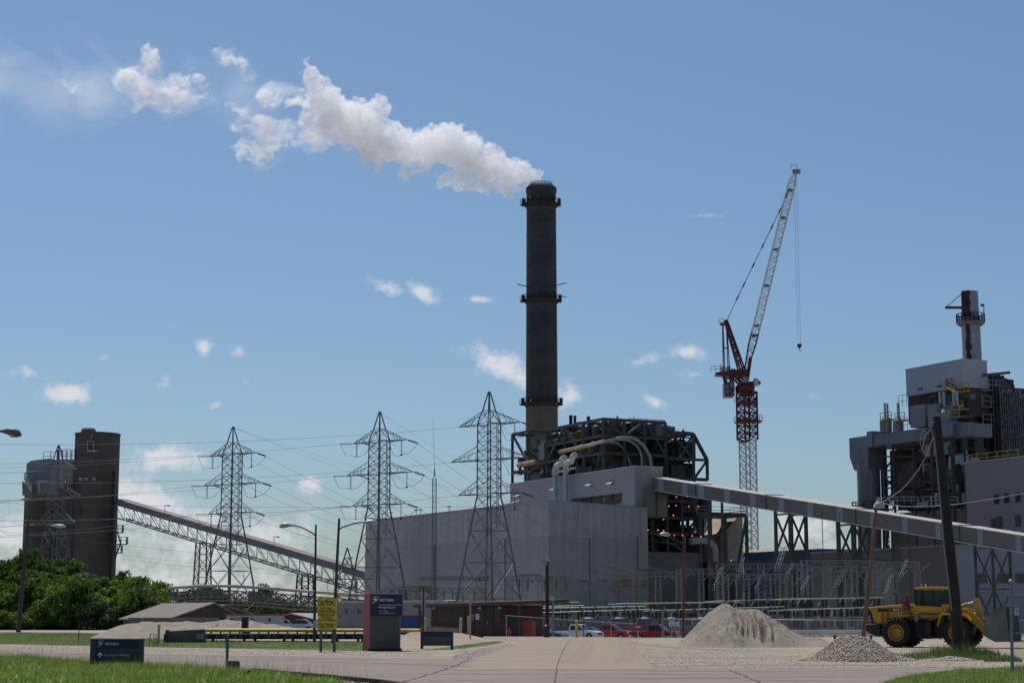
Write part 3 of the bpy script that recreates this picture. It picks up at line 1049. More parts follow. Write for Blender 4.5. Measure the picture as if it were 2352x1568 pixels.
clutter('machinery', PD + A * 3, B * LD1, A * 12, zd, 200, low, 21, [m_dark, m_black, m_black], .6)
pts = [(1491, 1222), (1530, 1222), (1555, 1224), (1579, 1243), (1614, 1242), (1651, 1243), (1684, 1247), (1718, 1250), (1554, 1179), (1592, 1163), (1576, 1135), (1583, 1128), (1603, 1132), (1606, 1098), (1641, 1096), (1656, 1136), (1685, 1137), (1640, 1264), (1699, 1246)]
for x_, y_ in ((753, 625), (797, 626), (823, 628), (822, 578), (866, 560), (846, 519), (878, 516), (880, 478), (935, 520), (979, 521), (831, 648), (871, 650), (908, 650), (950, 652), (990, 655), (1125, 762), (927, 475)):
 lamp_at(OP((1920 + .893 * x_) * .5742, (1560 + .893 * y_) * .5742, PD - A * .6, B), low, .09)
# platform level carried to the right, with posts and slanting legs
zp = OP(1700, 1180, PD, B).z
pl0, pl1 = OP(1600, 1188, PD, B), OP(1714, 1176, PD, B)
mb = MB()
pa, pb = Vec((pl0.x, pl0.y, 0)), Vec((pl1.x, pl1.y, 0))
mb.fr(pa, pb - pa, A * 8, zp - .5, zp + .2)
for X in (1608, 1631, 1665, 1714):
 q = OP(X, 1180, PD, B)
 for dp in (0, 7.5):
  mb.bar(Vec((q.x, q.y, 0)) + A * dp, Vec((q.x, q.y, zp - .5 if X != 1631 else zp + 3.5)) + A * dp, .3)
qa, qb = OP(1714, 1185, PD, B), OP(1675, 1250, PD, B)
mb.bar(qa, Vec((qb.x, qb.y, 3)), .22)
mb.build('platform_frame', m_frame, low)
mb = MB()
mb.rail([pa + O3 * zp, pb + O3 * zp], 1.2, .045, 2.2)
mb.rail([pb + O3 * zp, pb + A * 8 + O3 * zp], 1.2, .045, 2.2)
mb.build('handrail', m_galv, low)
# tan hooded silo between platform and crane mast
hood = thing('precipitator_hopper', 'tan curved-top hopper casing standing behind the platform legs', 'hopper')
PH = OP(1660, 1250, PD + A * 4, B)
mb = MB()
h0, h1 = OP(1655, 1196, PD + A * 4, B), OP(1705, 1180, PD + A * 4, B)
hb = Vec((h0.x, h0.y, 0))
hw = Vec((h1.x - h0.x, h1.y - h0.y, 0))
zA, zB, zC = OP(1655, 1225, PD + A * 4, B).z, OP(1705, 1182, PD + A * 4, B).z, OP(1700, 1290, PD + A * 4, B).z
prof = []
for i in range(9):
 t = i / 8
 prof.append((t, zA + (zB - zA) * (0.5 - .5 * math.cos(math.pi * t))))
face = [hb + hw * t + O3 * z for t, z in prof] + [hb + hw + O3 * zC, hb + O3 * zC]
mb.prism(face, A * 12)
mb.build('casing', m_tan, hood)
mb = MB()
mb.fr(hb - B * 3, hw + B * 3, A * 12, 0, zC - .01)
mb.build('lower_casing', m_boiler, hood)
# fat pipe on the lower wall
mb = MB()
f0 = [OP(X, Y, PD - A * .4, B) for X, Y in ((1586, 1243), (1606, 1241), (1622, 1241), (1630, 1245), (1640, 1254), (1643, 1264), (1643, 1290))]
mb.tube(f0, .62, 14)
fp = mb.build('large_pipe', m_pipe, low, smooth=True)
# --- long low blue and brown sheds further right, behind the switchyard
C2 = V(2188, 1254, 260)
C2 = Vec((C2.x, C2.y, 0))
z2 = V(2188, 1254, 260).z
rs = thing('unit_hall', 'long low brown grey hall with a pale blue end wall behind the wheel loader', 'power plant hall', C2)
e = OP(1863, 1272, C2, A)
L2 = (Vec((e.x, e.y, 0)) - C2).length
mb = MB()
mb.fr(C2 + B * .0, A * L2, B * 30, -1, z2)
mb.build('wall', m_cladr, rs)
mb = MB()
mb.fr(C2 - A * .06 + B * .06, B * 31, A * .05, -1, z2 - .02)
mb.build('end_wall', m_cladb, rs)
mb = MB()
mb.fr(C2 - A * .2 - B * .15, A * (L2 + .3), B * 32, z2 + .003, z2 + .25)
mb.build('parapet', M('parapet_trim3', (0.30, 0.27, 0.27)), rs)
for X in (2254, 2306, 2345):
 a, b = OP(X - 13, 1317, C2 - A * .1, B), OP(X + 13, 1338, C2 - A * .1, B)
 d = Vec((b.x - a.x, b.y - a.y, 0))
 mb = MB()
 mb.fr(Vec((a.x, a.y, 0)), d, -A * .08, b.z, a.z)
 w = mb.build('louvre', M('louvre_frame', (0.16, 0.18, 0.17)), rs)
 g = MB()
 for i in range(7):
  zz = b.z + (a.z - b.z) * (i + .2) / 7
  g.fr(Vec((a.x, a.y, 0)) + d * .06 - A * .09, d * .88, -A * .1, zz, zz + .07)
 g.build('slats', m_frame, w)
# pale fascia lower left extension of the same hall
PS = C2 + A * (L2 + .2) + B * 2
shed = thing('blue_shed', 'long dark blue shed seen through the switchyard gantries', 'shed', PS)
s1_ = OP(1745, 1262, PS, A)
zs_ = OP(1800, 1264, PS, A).z
mb = MB()
mb.fr(PS, A * 22, B * 12, -1, zs_)
mb.build('wall', M('blue_cladding', (0.035, 0.065, 0.12), rough=.6, var=.1, scale=.2, streak=.15), shed)
mb = MB()
a_, b_ = OP(1775, 1270, PS - B * .2, A), OP(1813, 1330, PS - B * .2, A)
mb.fr(Vec((a_.x, a_.y, 0)), (b_.x - a_.x, b_.y - a_.y), B * .15, 0, a_.z)
mb.build('door_panel', M('brown_door', (0.12, 0.10, 0.08)), shed)
# --- tall white hall at the right edge
C3 = V(2216, 1065, 318)
C3 = Vec((C3.x, C3.y, 0))
z3 = V(2216, 1065, 318).z
tw = thing('tall_hall', 'tall pale mauve clad building with three small dark square windows', 'power plant hall', C3)
mb = MB()
mb.fr(C3, -A * 45, B * 30, -1, z3)
mb.build('wall', M('mauve_cladding', (0.24, 0.205, 0.205), rough=.7, var=.05, scale=.1, streak=.08), tw)
mb = MB()
mb.fr(C3 + A * .15 - B * .15, -A * 45.3, B * 30.3, z3 + .003, z3 + .3)
mb.build('parapet', M('parapet_trim4', (0.36, 0.33, 0.34)), tw)
for X, Y in ((2289, 1147), (2312, 1144), (2338, 1142), (2338, 1196), (2282, 1205), (2296, 1200)):
 big = Y < 1190
 a, b = OP(X - 6, Y - (11 if big else 14), C3 - B * .05, A), OP(X + 6, Y + (10 if big else 12), C3 - B * .05, A)
 d = Vec((b.x - a.x, b.y - a.y, 0))
 mb = MB()
 mb.fr(Vec((a.x, a.y, 0)), d, -B * .07, b.z, a.z)
 w = mb.build('window', m_dark, tw)
 g = MB()
 g.fr(Vec((a.x, a.y, 0)) + d * .08 - B * .075, d * .84, -B * .02, b.z + .12, a.z - .12)
 g.build('pane', m_win if big else m_frame, w)
mb = MB()
a = OP(2225, 1060, C3 + B * .6, A)
mb.rail([C3 + O3 * z3 + B * .6, C3 - A * 13 + O3 * z3 + B * .6], 1.6, .07, 2.2)
mb.build('handrail', m_yellow, tw)
# --- second boiler: dark stack of ducts, casings and scaffolding
u2 = thing('second_boiler', 'towering dark boiler with grey ducts, hoppers and scaffold behind the halls', 'boiler structure')
DQ = 345
def fac(X, Y, P, u=A):
 return OP(X, Y, P, u)
PQ = V(2213, 900, 335)
PQ = Vec((PQ.x, PQ.y, 0))          # near corner line of the penthouse
def face_box(mb, X0, Y0, X1, Y1, P, depth, u=A, n=B):
 "box whose front lies in the upright plane P,u and shows X0..X1, Y0..Y1"
 a, b = OP(X0, (Y0 + Y1) / 2, P, u), OP(X1, (Y0 + Y1) / 2, P, u)
 m = (X0 + X1) / 2
 z1_, z0_ = OP(m, Y0, P, u).z, OP(m, Y1, P, u).z
 mb.fr(Vec((a.x, a.y, 0)), (b.x - a.x, b.y - a.y), n * depth, z0_, z1_)
 return a, b, z0_, z1_
# penthouse
ph = thing('penthouse', 'pale blue grey windowless box house on top of the second boiler below the rusty stack', 'rooftop building')
a, b = OP(2081, 875, PQ, A), OP(2213, 850, PQ, A)
c = OP(2268, 860, PQ, B)
zt4 = OP(2213, 825, PQ, A).z
zb4 = OP(2213, 888, PQ, A).z
La = (Vec((a.x, a.y, 0)) - PQ).length
Lb = (Vec((c.x, c.y, 0)) - PQ).length
mb = MB()
mb.fr(PQ, A * La, B * Lb, zb4, zt4)
mb.build('wall', M('penthouse_cladding', (0.37, 0.39, 0.44), rough=.6, var=.03, scale=.2, streak=.06, ribs=(.9, .45, .8, .05)), ph)
mb = MB()
mb.fr(PQ - A * .1 - B * .1, A * (La + .2), B * (Lb + .2), zt4 + .003, zt4 + .2)
mb.build('roof', M('penthouse_trim', (0.5, 0.52, 0.56)), ph)
for X, Y in ((2113, 893), (2157, 886), (2186, 883)):
 mb = MB()
 face_box(mb, X - 5.5, Y - 2.5, X + 5.5, Y + 2.5, PQ - B * .12, .1)
 mb.build('vent', m_frame, ph)
mb = MB()
face_box(mb, 2163, 870, 2176, 889, PQ - B * 1.0, .9)
dr = mb.build('door_lobby', M('lobby', (0.36, 0.36, 0.38)), ph)
mb = MB()
face_box(mb, 2172, 870, 2178, 887, PQ - B * 1.1, .08)
mb.build('door', m_black, dr)
mb = MB()
ar = OP(2255, 862, PQ, B)
mb.beam(ar, ar + B * 7 + O3 * 1, .5, .5)
mb.build('hoist_beam', m_frame, ph)
# boiler body
mb = MB()
cas = [(2085, 905, 2213, 960, 1.5, 20, m_boiler)]
a, b, z0, z1 = face_box(mb, 2086, 896, 2222, 965, PQ + B * 1.2, 16)
mb.build('upper_casing', M('olive_casing', (0.06, 0.052, 0.04), rough=.8, var=.3, scale=.3, streak=.3), u2)
mb = MB()
face_box(mb, 2205, 893, 2290, 1110, PQ + B * 7, 14)
face_box(mb, 2060, 1000, 2216, 1165, PQ + B * 5, 16)
face_box(mb, 2045, 1025, 2190, 1140, PQ + B * 2, 3)
mb.build('casing', m_black, u2)
mb = MB()
face_box(mb, 2052, 1172, 2222, 1300, PQ - B * .5, 14)
mb.build('lower_casing', M('lower_casing', (0.14, 0.125, 0.12), rough=.7, var=.1, scale=.2, streak=.25, ribs=(.9, .45, 1.2, .1)), u2)
# ducts
mb = MB()
PL = PQ - B * 5
za, zb_ = OP(2150, 978, PL, A).z, OP(2150, 1006, PL, A).z
a, b = OP(1950, 995, PL, A), OP(2126, 985, PL, A)
mb.fr(Vec((a.x, a.y, 0)), (b.x - a.x, b.y - a.y), B * 6, zb_, za)
a2, b2 = OP(1950, 995, PL - B * .2, A), OP(1993, 1020, PL - B * .2, A)
z5 = OP(1970, 1048, PL, A).z
mb.fr(Vec((a2.x, a2.y, 0)), (b2.x - a2.x, b2.y - a2.y), B * 4.6, z5, za + .01)
# tapered mouth below
t0, t1 = OP(1954, 1060, PL, A), OP(1990, 1060, PL, A)
z6 = OP(1970, 1079, PL, A).z
p0, p1 = Vec((a2.x, a2.y, 0)), Vec((b2.x, b2.y, 0))
dd = (p1 - p0)
q0 = p0 + dd * .12
mb.hexa([q0 + O3 * z6 + B * .5, q0 + dd * .76 + O3 * z6 + B * .5, q0 + dd * .76 + B * 4.2 + O3 * z6, q0 + B * 4.2 + O3 * z6,
   p0 + O3 * z5, p1 + O3 * z5, p1 + B * 4.6 + O3 * z5, p0 + B * 4.6 + O3 * z5])
face_box(mb, 2155, 969, 2188, 1003, PL - B * .3, 5)
face_box(mb, 2188, 972, 2222, 1003, PL + B * .5, 6)
mb.build('flue_duct', m_duct, u2)
mb = MB()
face_box(mb, 1991, 990, 2003, 1026, PL - B * .25, 6.6)
mb.cut()
face_box(mb, 2090, 930, 2125, 980, PL + B * 1, 6)
mb.cut()
face_box(mb, 2131, 928, 2152, 978, PL + B * .5, 6)
mb.build('duct_box', M('duct_box', (0.19, 0.195, 0.215), rough=.45, metal=.2, var=.1, scale=.2, streak=.2), u2)
# round down-leg of the duct
mb = MB()
lg = (p0 + p1) / 2 + B * 2.3 + Vec((1.0, 0, 0))
zl0, zl1 = OP(2000, 1165, PL + B * 3, A).z, OP(2000, 1079, PL + B * 3, A).z
mb.lathe([(2.3, zl1 + 1.2), (2.3, zl1), (2.3, zl0), (2.5, zl0 - .1), (2.5, zl0 - 3), (2.2, zl0 - 3.2), (2.1, 8)][::-1], c=(lg.x - 1.0, lg.y, 0), n=28)
mb.build('downcomer', M('sooty_duct', (0.17, 0.17, 0.185), rough=.5, metal=.25, var=.35, scale=.15, streak=.5), u2, smooth=True)
mb = MB()
mb.lathe([(3.5, 0), (3.5, .3)], c=(lg.x - 1.0, lg.y, zl0 - .6), n=20)
mb.rail([(lg.x - 1 + 3.5 * math.cos(t), lg.y + 3.5 * math.sin(t), zl0 - .3) for t in [i * math.pi / 6 for i in range(13)]], 1.3, .06, 2)
mb.build('gallery_ring', m_dark, u2)
# elbow running left as a fat round duct
mb = MB()
c_ = Vec((lg.x - 1, lg.y, 0))
e_ = OP(1880, 1253, C2 + A * 25 + B * 16, A)
ez = 13.4
mb.tube([c_ + O3 * 19, c_ + O3 * 16, c_ + O3 * 14 + Vec((-1.6, 0, 0)), c_ + O3 * ez + Vec((-5, 0, 0)), c_ + O3 * ez + Vec((-18, 4, 0)), c_ + O3 * ez + Vec((-30, 6, 0)), c_ + O3 * (ez - 1) + Vec((-44, 8, 0))], 1.7, 16)
mb.build('flue_duct', M('weathered_duct', (0.40, 0.34, 0.27), rough=.6, var=.25, scale=.15, ribs=(1, 0, 2.2, .25)), u2, smooth=True)
# supports, catwalks
mb = MB()
for X in (2026, 2034, 2054, 2100, 2142, 2190, 2218):
 q = OP(X, 1100, PL + B * (1 if X > 2040 else 4), A)
 mb.bar((q.x, q.y, 8), (q.x, q.y, OP(X, 1004, PL + B, A).z), .35 if X in (2034, 2190) else .22)
for Y in (1030, 1048, 1080, 1095, 1120, 1158, 1170):
 q, w = OP(2026, Y, PL + B * 1.5, A), OP(2110 if Y < 1060 else 2048, Y, PL + B * 1.5, A)
 mb.beam(q, w, .5, .3)
for Ya, Yb in ((1080, 1048), (1095, 1120), (1120, 1095), (1158, 1125)):
 mb.bar(OP(2032, Ya, PL + B * 3, A), OP(2054, Yb, PL + B * 3, A), .14)
for X0, Y0, X1, Y1 in ((2034, 1158, 2062, 1134), (2062, 1158, 2034, 1134), (2048, 1130, 2062, 1158)):
 mb.bar(OP(X0, Y0, PL + B * 3, A), OP(X1, Y1, PL + B * 3, A), .14)
for k in range(9):
 X = 2028 + k * 7
 mb.bar(OP(X, 1172, PL + B * 4, A), OP(X + (9 if k % 2 else -9), 1150, PL + B * 4, A), .1)
mb.build('frame', m_dark, u2)
mb = MB()
for X0, X1, Y in ((2026, 2062, 1157), (2045, 2110, 1156), (2120, 2200, 1156)):
 mb.rail([OP(X0, Y, PL, A), OP(X1, Y, PL, A)], 1.3, .06, 2)
mb.build('handrail', m_galv, u2)
# panels and hoppers on the dark face
mb = MB()
for X0, Y0, X1, Y1 in ((2060, 1060, 2105, 1118), (2066, 1125, 2103, 1152), (2114, 1122, 2150, 1150), (2118, 1058, 2148, 1078), (2170, 1075, 2190, 1150)):
 face_box(mb, X0, Y0, X1, Y1, PQ + B * 1.6, .5)
mb.build('hopper_panel', M('hopper_panel', (0.13, 0.11, 0.10), rough=.7, var=.4, scale=.4, streak=.4), u2)
mb = MB()
for pts_ in (((2046, 1040), (2046, 1130), (2056, 1155), (2090, 1175), (2190, 1175), (2190, 1040)),):
 mb.prism([OP(x, y, PQ + B * 1.9, A) for x, y in pts_], B * 9)
mb.build('casing', M('soot_casing', (0.05, 0.043, 0.04), rough=.8, var=.45, scale=.3, streak=.4), u2)  # very dark brown casing, mottled and streaked
clutter('machinery', PQ - B * 1 + A * -2, A * 14, B * 5, [OP(2150, y, PQ, A).z for y in (1175, 1120, 1060, 1010)], 150, u2, 33, [m_dark, m_black, m_frame], .6)
clutter('machinery', PQ - B * 1.5 + A * -1, A * 13, B * 3, [OP(2150, y, PQ, A).z for y in (1165, 1130, 1095, 1050, 1008)], 150, u2, 91, [m_frame, m_boiler, m_galv], .6)
clutter('machinery', PQ + B * .2 + A * 1, A * 9, B * 3, [OP(2150, y, PQ, A).z for y in (975, 955, 930, 905)], 120, u2, 37, [m_frame, m_dark, m_duct, m_tan], .6)
# vent valves on the left end with platforms
vv = thing('relief_vent', 'cluster of thin relief stacks and small platforms on the long grey duct', 'vent stacks')
mb = MB()
for X, y0, y1, r in ((2033, 925, 960, .22), (2039, 926, 960, .22), (2064, 925, 965, .3), (2160, 900, 935, .28), (2169, 899, 935, .28), (2191, 900, 930, .25), (2199, 897, 930, .25)):
 q, w = OP(X, y0, PL + B * 2, A), OP(X, y1, PL + B * 2, A)
 mb.bar((w.x, w.y, w.z), (w.x, w.y, q.z), r, 8)
 mb.cut()
mb.build('stack', m_galv, vv)
mb = MB()
for X, y0, y1, r in ((2032, 960, 997, .95), (2041, 958, 996, .7), (2063, 960, 997, 1.05), (2167, 940, 980, 1.5)):
 q, w = OP(X, y0, PL + B * 2, A), OP(X, y1, PL + B * 2, A)
 mb.lathe([(r * .5, 0), (r, .3), (r, (q.z - w.z) * .8), (r * .6, q.z - w.z)], c=(w.x, w.y, w.z), n=14)
 mb.cut()
mb.build('vessel', M('vessel', (0.26, 0.25, 0.24), rough=.5, metal=.2, var=.3, scale=.4), vv)
mb = MB()
for X0, X1, Y in ((2022, 2048, 965), (2056, 2078, 966), (2180, 2204, 958), (2186, 2212, 941)):
 a, b = OP(X0, Y, PL + B * .8, A), OP(X1, Y, PL + B * .8, A)
 mb.fr(Vec((a.x, a.y, 0)), (b.x - a.x, b.y - a.y), B * 1.5, a.z - .15, a.z)
 mb.rail([a, Vec((b.x, b.y, a.z))], 1.4, .06, 1.6)
 mb.cut()
mb.build('platform', M('dull_yellow', (0.30, 0.24, 0.09), rough=.6), vv)
# yellow stair under penthouse
mb = MB()
p_, q_ = OP(2176, 890, PQ - B * 1.5, A), OP(2196, 902, PQ - B * 1.5, A)
r_ = OP(2225, 902, PQ - B * 1.5, A)
mb.beam(p_, q_, 1.0, .25)
mb.beam(q_, Vec((r_.x, r_.y, q_.z)), 1.2, .25)
mb.rail([p_, q_, Vec((r_.x, r_.y, q_.z))], 1.5, .07, 1.0)
mb.build('stair', m_yellow, ph)
# scaffolding
sc = thing('scaffolding', 'tall tube scaffold with plank decks wrapped round the far side of the boiler', 'scaffolding')
S0 = PQ + B * 6.8 - A * .5
sx = OP(2344, 1000, S0, B)
zmin, zmax = OP(2300, 1055, S0, B).z, OP(2290, 905, S0, B).z
LS = (Vec((sx.x, sx.y, 0)) - S0).length
mb, dk, bd = MB(), MB(), MB()
nsx, nsz = 11, 15
rnd = random.Random(8)
for i in range(nsx + 1):
 for j in range(4):
  q = S0 + B * (LS * i / nsx) + A * (j * 1.9) - A * 2
  top = zmax + (2.5 if i < 5 else 0) - max(0, i - 7) * .9 + rnd.uniform(-.6, 1.2)
  mb.bar((q.x, q.y, zmin), (q.x, q.y, top), .055, 4)
for k in range(nsz + 1):
 z = zmin + (zmax - zmin) * k / nsz
 for j in range(4):
  q = S0 + A * (j * 1.9) - A * 2
  for i in range(nsx if k < nsz - 1 else 7):
   if rnd.random() < .62:
    e0_, e1_ = q + B * (LS * i / nsx), q + B * (LS * (i + 1) / nsx)
    zr_ = z + rnd.choice((0, 0, .5, 1.0))
    mb.bar((e0_.x, e0_.y, zr_), (e1_.x, e1_.y, zr_), .04, 4)
 if k % 2 == 0:
  for i in range(nsx):
   if rnd.random() < .5:
    q = S0 + B * (LS * i / nsx) - A * 2
    dk.fr(q, B * (LS / nsx), A * (5.6 if i < 8 else 3), z - .06, z)
 for i in range(nsx):
  if rnd.random() < .4:
   q = S0 + B * (LS * i / nsx) - A * 2
   e = q + B * (LS / nsx)
   mb.bar((q.x, q.y, z), (e.x, e.y, z + (zmax - zmin) / nsz), .035, 4)
mb.build('tubes', M('scaffold_tube', (.16, .16, .165), rough=.6), sc)
dk.build('decks', M('scaffold_boards', (0.12, 0.10, 0.075), rough=.9, var=.3, scale=1), sc)
clutter('machinery', S0 + A * 2, B * (LS * .8), A * 6, [zmin, zmin + 8, zmin + 16, zmax], 170, u2, 51, [m_dark, m_black, m_black], .5)
mb = MB()
mb.fr(S0 + A * 5 + B * 1, B * (LS * .6), A * 8, zmin - 3, zmax - 3)
mb.build('casing', m_black, u2)
# side scaffold brackets round the penthouse
mb = MB()
for zz, ex in ((zb4 - .3, 5.5), (zb4 - 3.5, 6.5), (zb4 - 7, 8)):
 q = PQ + B * (Lb - 2) - A * .5
 mb.fr(q, B * ex, A * 5, zz - .1, zz)
 mb.rail([q + O3 * zz, q + B * ex + O3 * zz, q + B * ex + A * 5 + O3 * zz], 2.0, .05, 1.8)
q = PQ + A * La
mb.rail([q + O3 * (zb4 - 2), q + A * 2.5 + O3 * (zb4 - 2)], 2.4, .05, 1)
mb.rail([q + O3 * (zb4 - 7), q + A * 3.5 + O3 * (zb4 - 7)], 2.8, .05, 1)
mb.rail([q + O3 * (zb4 - 10), q + A * 3.5 + O3 * (zb4 - 10)], 2.8, .05, 1)
mb.build('bracket_platform', m_galv, sc)
# --- second, rusty stack
D4 = 352
rsx, rsy = V(2233, 830, D4), V(2226, 672, D4)
stk = thing('small_chimney', 'short pale steel stack with a rust brown streak and a ring platform', 'chimney', (rsx.x, rsx.y, 0))
zt5, zp5 = V(2226, 670, D4).z, V(2233, 740, D4).z
rr5 = 20 / F * D4
mb = MB()
mb.lathe([(rr5 * 1.15, zt4 - 4), (rr5 * 1.06, zp5), (rr5, zt5 - 7), (rr5 * 1.04, zt5 - 6.8), (rr5 * 1.0, zt5 - 6.4), (rr5 * .97, zt5), (rr5 * .88, zt5), (rr5 * .88, zt5 - 1.5)], c=(rsx.x, rsx.y, 0), n=36, cap=True)
mb.build('shaft', M('stained_steel', (0.29, 0.305, 0.325), rough=.6, var=.15, scale=.3, streak=.3, patch=((0.10, 0.075, 0.065), .35, .56, .72)), stk, smooth=True)
mb = MB()
zq, rq = zt4 + 1, random.Random(3)
while zq < zt5 - .1:
 zn = min(zt5, zq + 1.1)
 rb_ = rr5 * (1.06 - .05 * (zq - zt4) / (zt5 - zt4)) + .12
 up_ = zq > zp5
 mb.lathe([(rb_, zq), (rb_, zn)], c=(rsx.x, rsx.y, 0), n=8, a0=R((196 if up_ else 222) + rq.uniform(-4, 4)), a1=R(252 + (6 if up_ else 0) + rq.uniform(-6, 6)), cap=False)
 zq = zn
mb.build('rust_streak', M('rust_streak', (0.06, 0.03, 0.025), rough=.9, var=.5, scale=.5, streak=.4), stk)
mb = MB()
mb.lathe([(rr5 + .2, zt5 - 6), (rr5 + .25, zt5 - 5.6), (rr5 + .2, zt5 - 5.2)], c=(rsx.x, rsx.y, 0), n=32, cap=False)
rp5 = 32 / F * D4
mb.lathe([(rp5 * .8, zp5 - .7), (rp5 * .97, zp5 - .4), (rp5, zp5 - .3), (rp5, zp5), (rr5, zp5)], c=(rsx.x, rsx.y, 0), n=32, cap=False)
mb.build('ring', M('ring_steel', (0.18, 0.16, 0.15), rough=.7, var=.3), stk)
mb = MB()
mb.rail([(rsx.x + rp5 * math.cos(t), rsx.y + rp5 * math.sin(t), zp5) for t in [i * math.pi / 10 for i in range(21)]], 1.6, .07, 1.0)
mb.bar((rsx.x + rp5, rsx.y, zp5), (rsx.x + rp5, rsx.y, zp5 + 3.4), .07)
mb.box(rsx.x + rp5 - .6, rsx.x + rp5 + .1, rsx.y - .2, rsx.y + .2, zp5 + 3.3, zp5 + 3.7)
mb.beam((rsx.x - rr5, rsx.y, zp5 + 3), (rsx.x - rr5 - 3.3, rsx.y, zp5 + 3), .3, .5)
mb.bar((rsx.x - rr5 - 3.2, rsx.y, zp5 + 3), (rsx.x - rr5 + .1, rsx.y, zp5 + 5.8), .07)
mb.build('platform_rail', m_dark, stk)
# --- the big chimney
D1 = 560
cb_ = V(1247, 1100, D1)
ch = thing('chimney', 'very tall dark grey concrete chimney topped by a steam plume', 'chimney', (cb_.x, cb_.y, 0))
zt6 = V(1244, 433, D1).z
rt, rb6 = 35.0 / F * D1 * .985, 40.0 / F * D1
zband = V(1246, 926, D1).z
zmid = V(1246, 690, D1).z
zrim = V(1245, 470, D1).z
def rch(z):
 return rt + (rb6 - rt) * (1 - z / zt6) * .9
m_conc_d = M('dark_concrete', (0.052, 0.056, 0.058), rough=.9, var=.22, scale=.12, streak=.2, patch=((0.063, 0.067, 0.07), .06, .45, .6), stretch=(1, 1, 3))
m_conc_l = M('bare_concrete', (0.13, 0.112, 0.09), rough=.9, var=.12, scale=.12, streak=.15)
cx, cy = cb_.x - .3, cb_.y
mb = MB()
mb.lathe([(rch(0), 0), (rch(zband), zband - .8)], c=(cx, cy, 0), n=64)
mb.build('lower_shaft', m_conc_l, ch, smooth=True)
mb = MB()
mb.lathe([(rch(zband), zband - .8), (rch(zmid), zmid), (rch(zt6), zt6 - 1.6), (rt * 1.05, zt6 - 1.4), (rt * 1.05, zt6), (rt * .9, zt6 + .8), (rt * .55, zt6 + .9), (rt * .55, zt6 - 2)], c=(cx, cy, 0), n=64)
mb.build('upper_shaft', m_conc_d, ch, smooth=True)
mb = MB()
for z in range(int(zband) + 6, int(zt6) - 4, 7):
 mb.lathe([(rch(z) + .01, z), (rch(z) + .05, z + .15), (rch(z) + .01, z + .3)], c=(cx, cy, 0), n=64, cap=False)
 mb.cut()
mb.build('lift_joint', m_conc_d, ch)
for z in (zrim, zmid, zband):
 r0_ = rch(z)
 mb = MB()
 mb.lathe([(r0_, z - 1.3), (r0_ + 1.0, z - .2), (r0_ + 1.05, z), (r0_, z)], c=(cx, cy, 0), n=48, cap=False)
 mb.rail([(cx + (r0_ + 1.0) * math.cos(t), cy + (r0_ + 1.0) * math.sin(t), z) for t in [i * math.pi / 12 for i in range(25)]], 1.5, .06, 1.6)
 for s in (-1, 1):
  for k in range(2):
   mb.box(cx + s * (r0_ + 1.0) - .5, cx + s * (r0_ + 1.0) + .5, cy - 2 - k, cy - 1 - k, z - .9, z + 1.4)
 mb.box(cx - r0_ - 2.0, cx - r0_ - .4, cy - 3.5, cy - 1.5, z - .8, z - .5)
 mb.rail([Vec((cx - r0_ - 2.0, cy - 3.5, z - .5)), Vec((cx - r0_ - .4, cy - 3.5, z - .5))], 1.3, .06, .8)
 pf = mb.build('gallery', m_black, ch)
mb = MB()
for s, dz in ((-1, 4.2), (1, 4.6), (1, 1.0)):
 a = Vec((cx + s * rch(zmid), cy - 2, zmid + dz))
 mb.beam(a, a + Vec((s * 3.0, -.5, .7 if dz > 2 else -.2)), .2, .25)
mb.bar((cx - rch(zmid) - .2, cy - 2, zmid + 4.3), (cx + 0, cy - rch(zmid) - .3, zmid + 3.0), .12)
mb.build('antenna_arm', m_dark, ch)
mb = MB()
rt2 = rt * .75
mb.rail([(cx + rt2 * math.cos(t), cy + rt2 * math.sin(t), zt6 + .8) for t in [i * math.pi / 12 for i in range(25)]], .9, .07, 1.2)
mb.build('top_rail', m_dark, ch)
for X, Y in ((1217, 453), (1236, 450), (1276, 461), (1219, 919), (1282, 682)):
 p = V(X, Y, cy - rch(zrim) - .4)
 if abs(p.x - cx) > rch(zmid) - .5:
  p = V(X, Y, cy - 2.2)
 lamp_at(p, ch, .2)
# ------------------------------------------------------------------ conveyor gallery crossing in front of the units
gl = thing('conveyor_gallery', 'long sloping enclosed conveyor gallery with pale vertical bands', 'conveyor')
PG = Vec((C1.x, C1.y, 0)) + B * 3.6
ga, gb = OP(1477, 1092, PG, -A), OP(2352, 1229, PG, -A)
gw = 3.2
dirg = (gb - ga)
hg = ga.z - OP(1477, 1121, PG, -A).z
uG = Vec((dirg.x, dirg.y, 0)).normalized()
def gpt(X):
 "point on the top near edge seen at column X"
 p = OP(X, 1092 + (X - 1477) * (137 / 875), PG, -A)
 f = (p - ga).to_2d().length / dirg.to_2d().length
 if (p - ga).dot(dirg) < 0:
  f = -f
 return ga + dirg * f
gend = ga + dirg * 1.35
mb = MB()
nB = B * gw
def gbox(mb, p, q, off, th, z_hi, z_lo):
 "slab following the gallery slope from p to q, off across, th thick"
 a_, b_ = p + B * off, q + B * off
 mb.hexa([a_ - O3 * z_lo, b_ - O3 * z_lo, b_ + B * th - O3 * z_lo, a_ + B * th - O3 * z_lo,
    a_ - O3 * z_hi, b_ - O3 * z_hi, b_ + B * th - O3 * z_hi, a_ + B * th - O3 * z_hi])
gbox(mb, ga, gend, 0, gw, .12, hg)
mb.build('casing', M('gallery_cladding', (0.15, 0.142, 0.13), rough=.65, var=.05, scale=.2, streak=.06), gl)
mb = MB()
gbox(mb, ga - dirg * .004, gend, -.12, gw + .24, 0.0, .117)
gbox(mb, ga, gend, -.08, .2, hg - .05, hg + .1)
mb.build('roof_sheet', M('gallery_roof', (0.50, 0.46, 0.40), rough=.6, var=.15, scale=.4), gl)
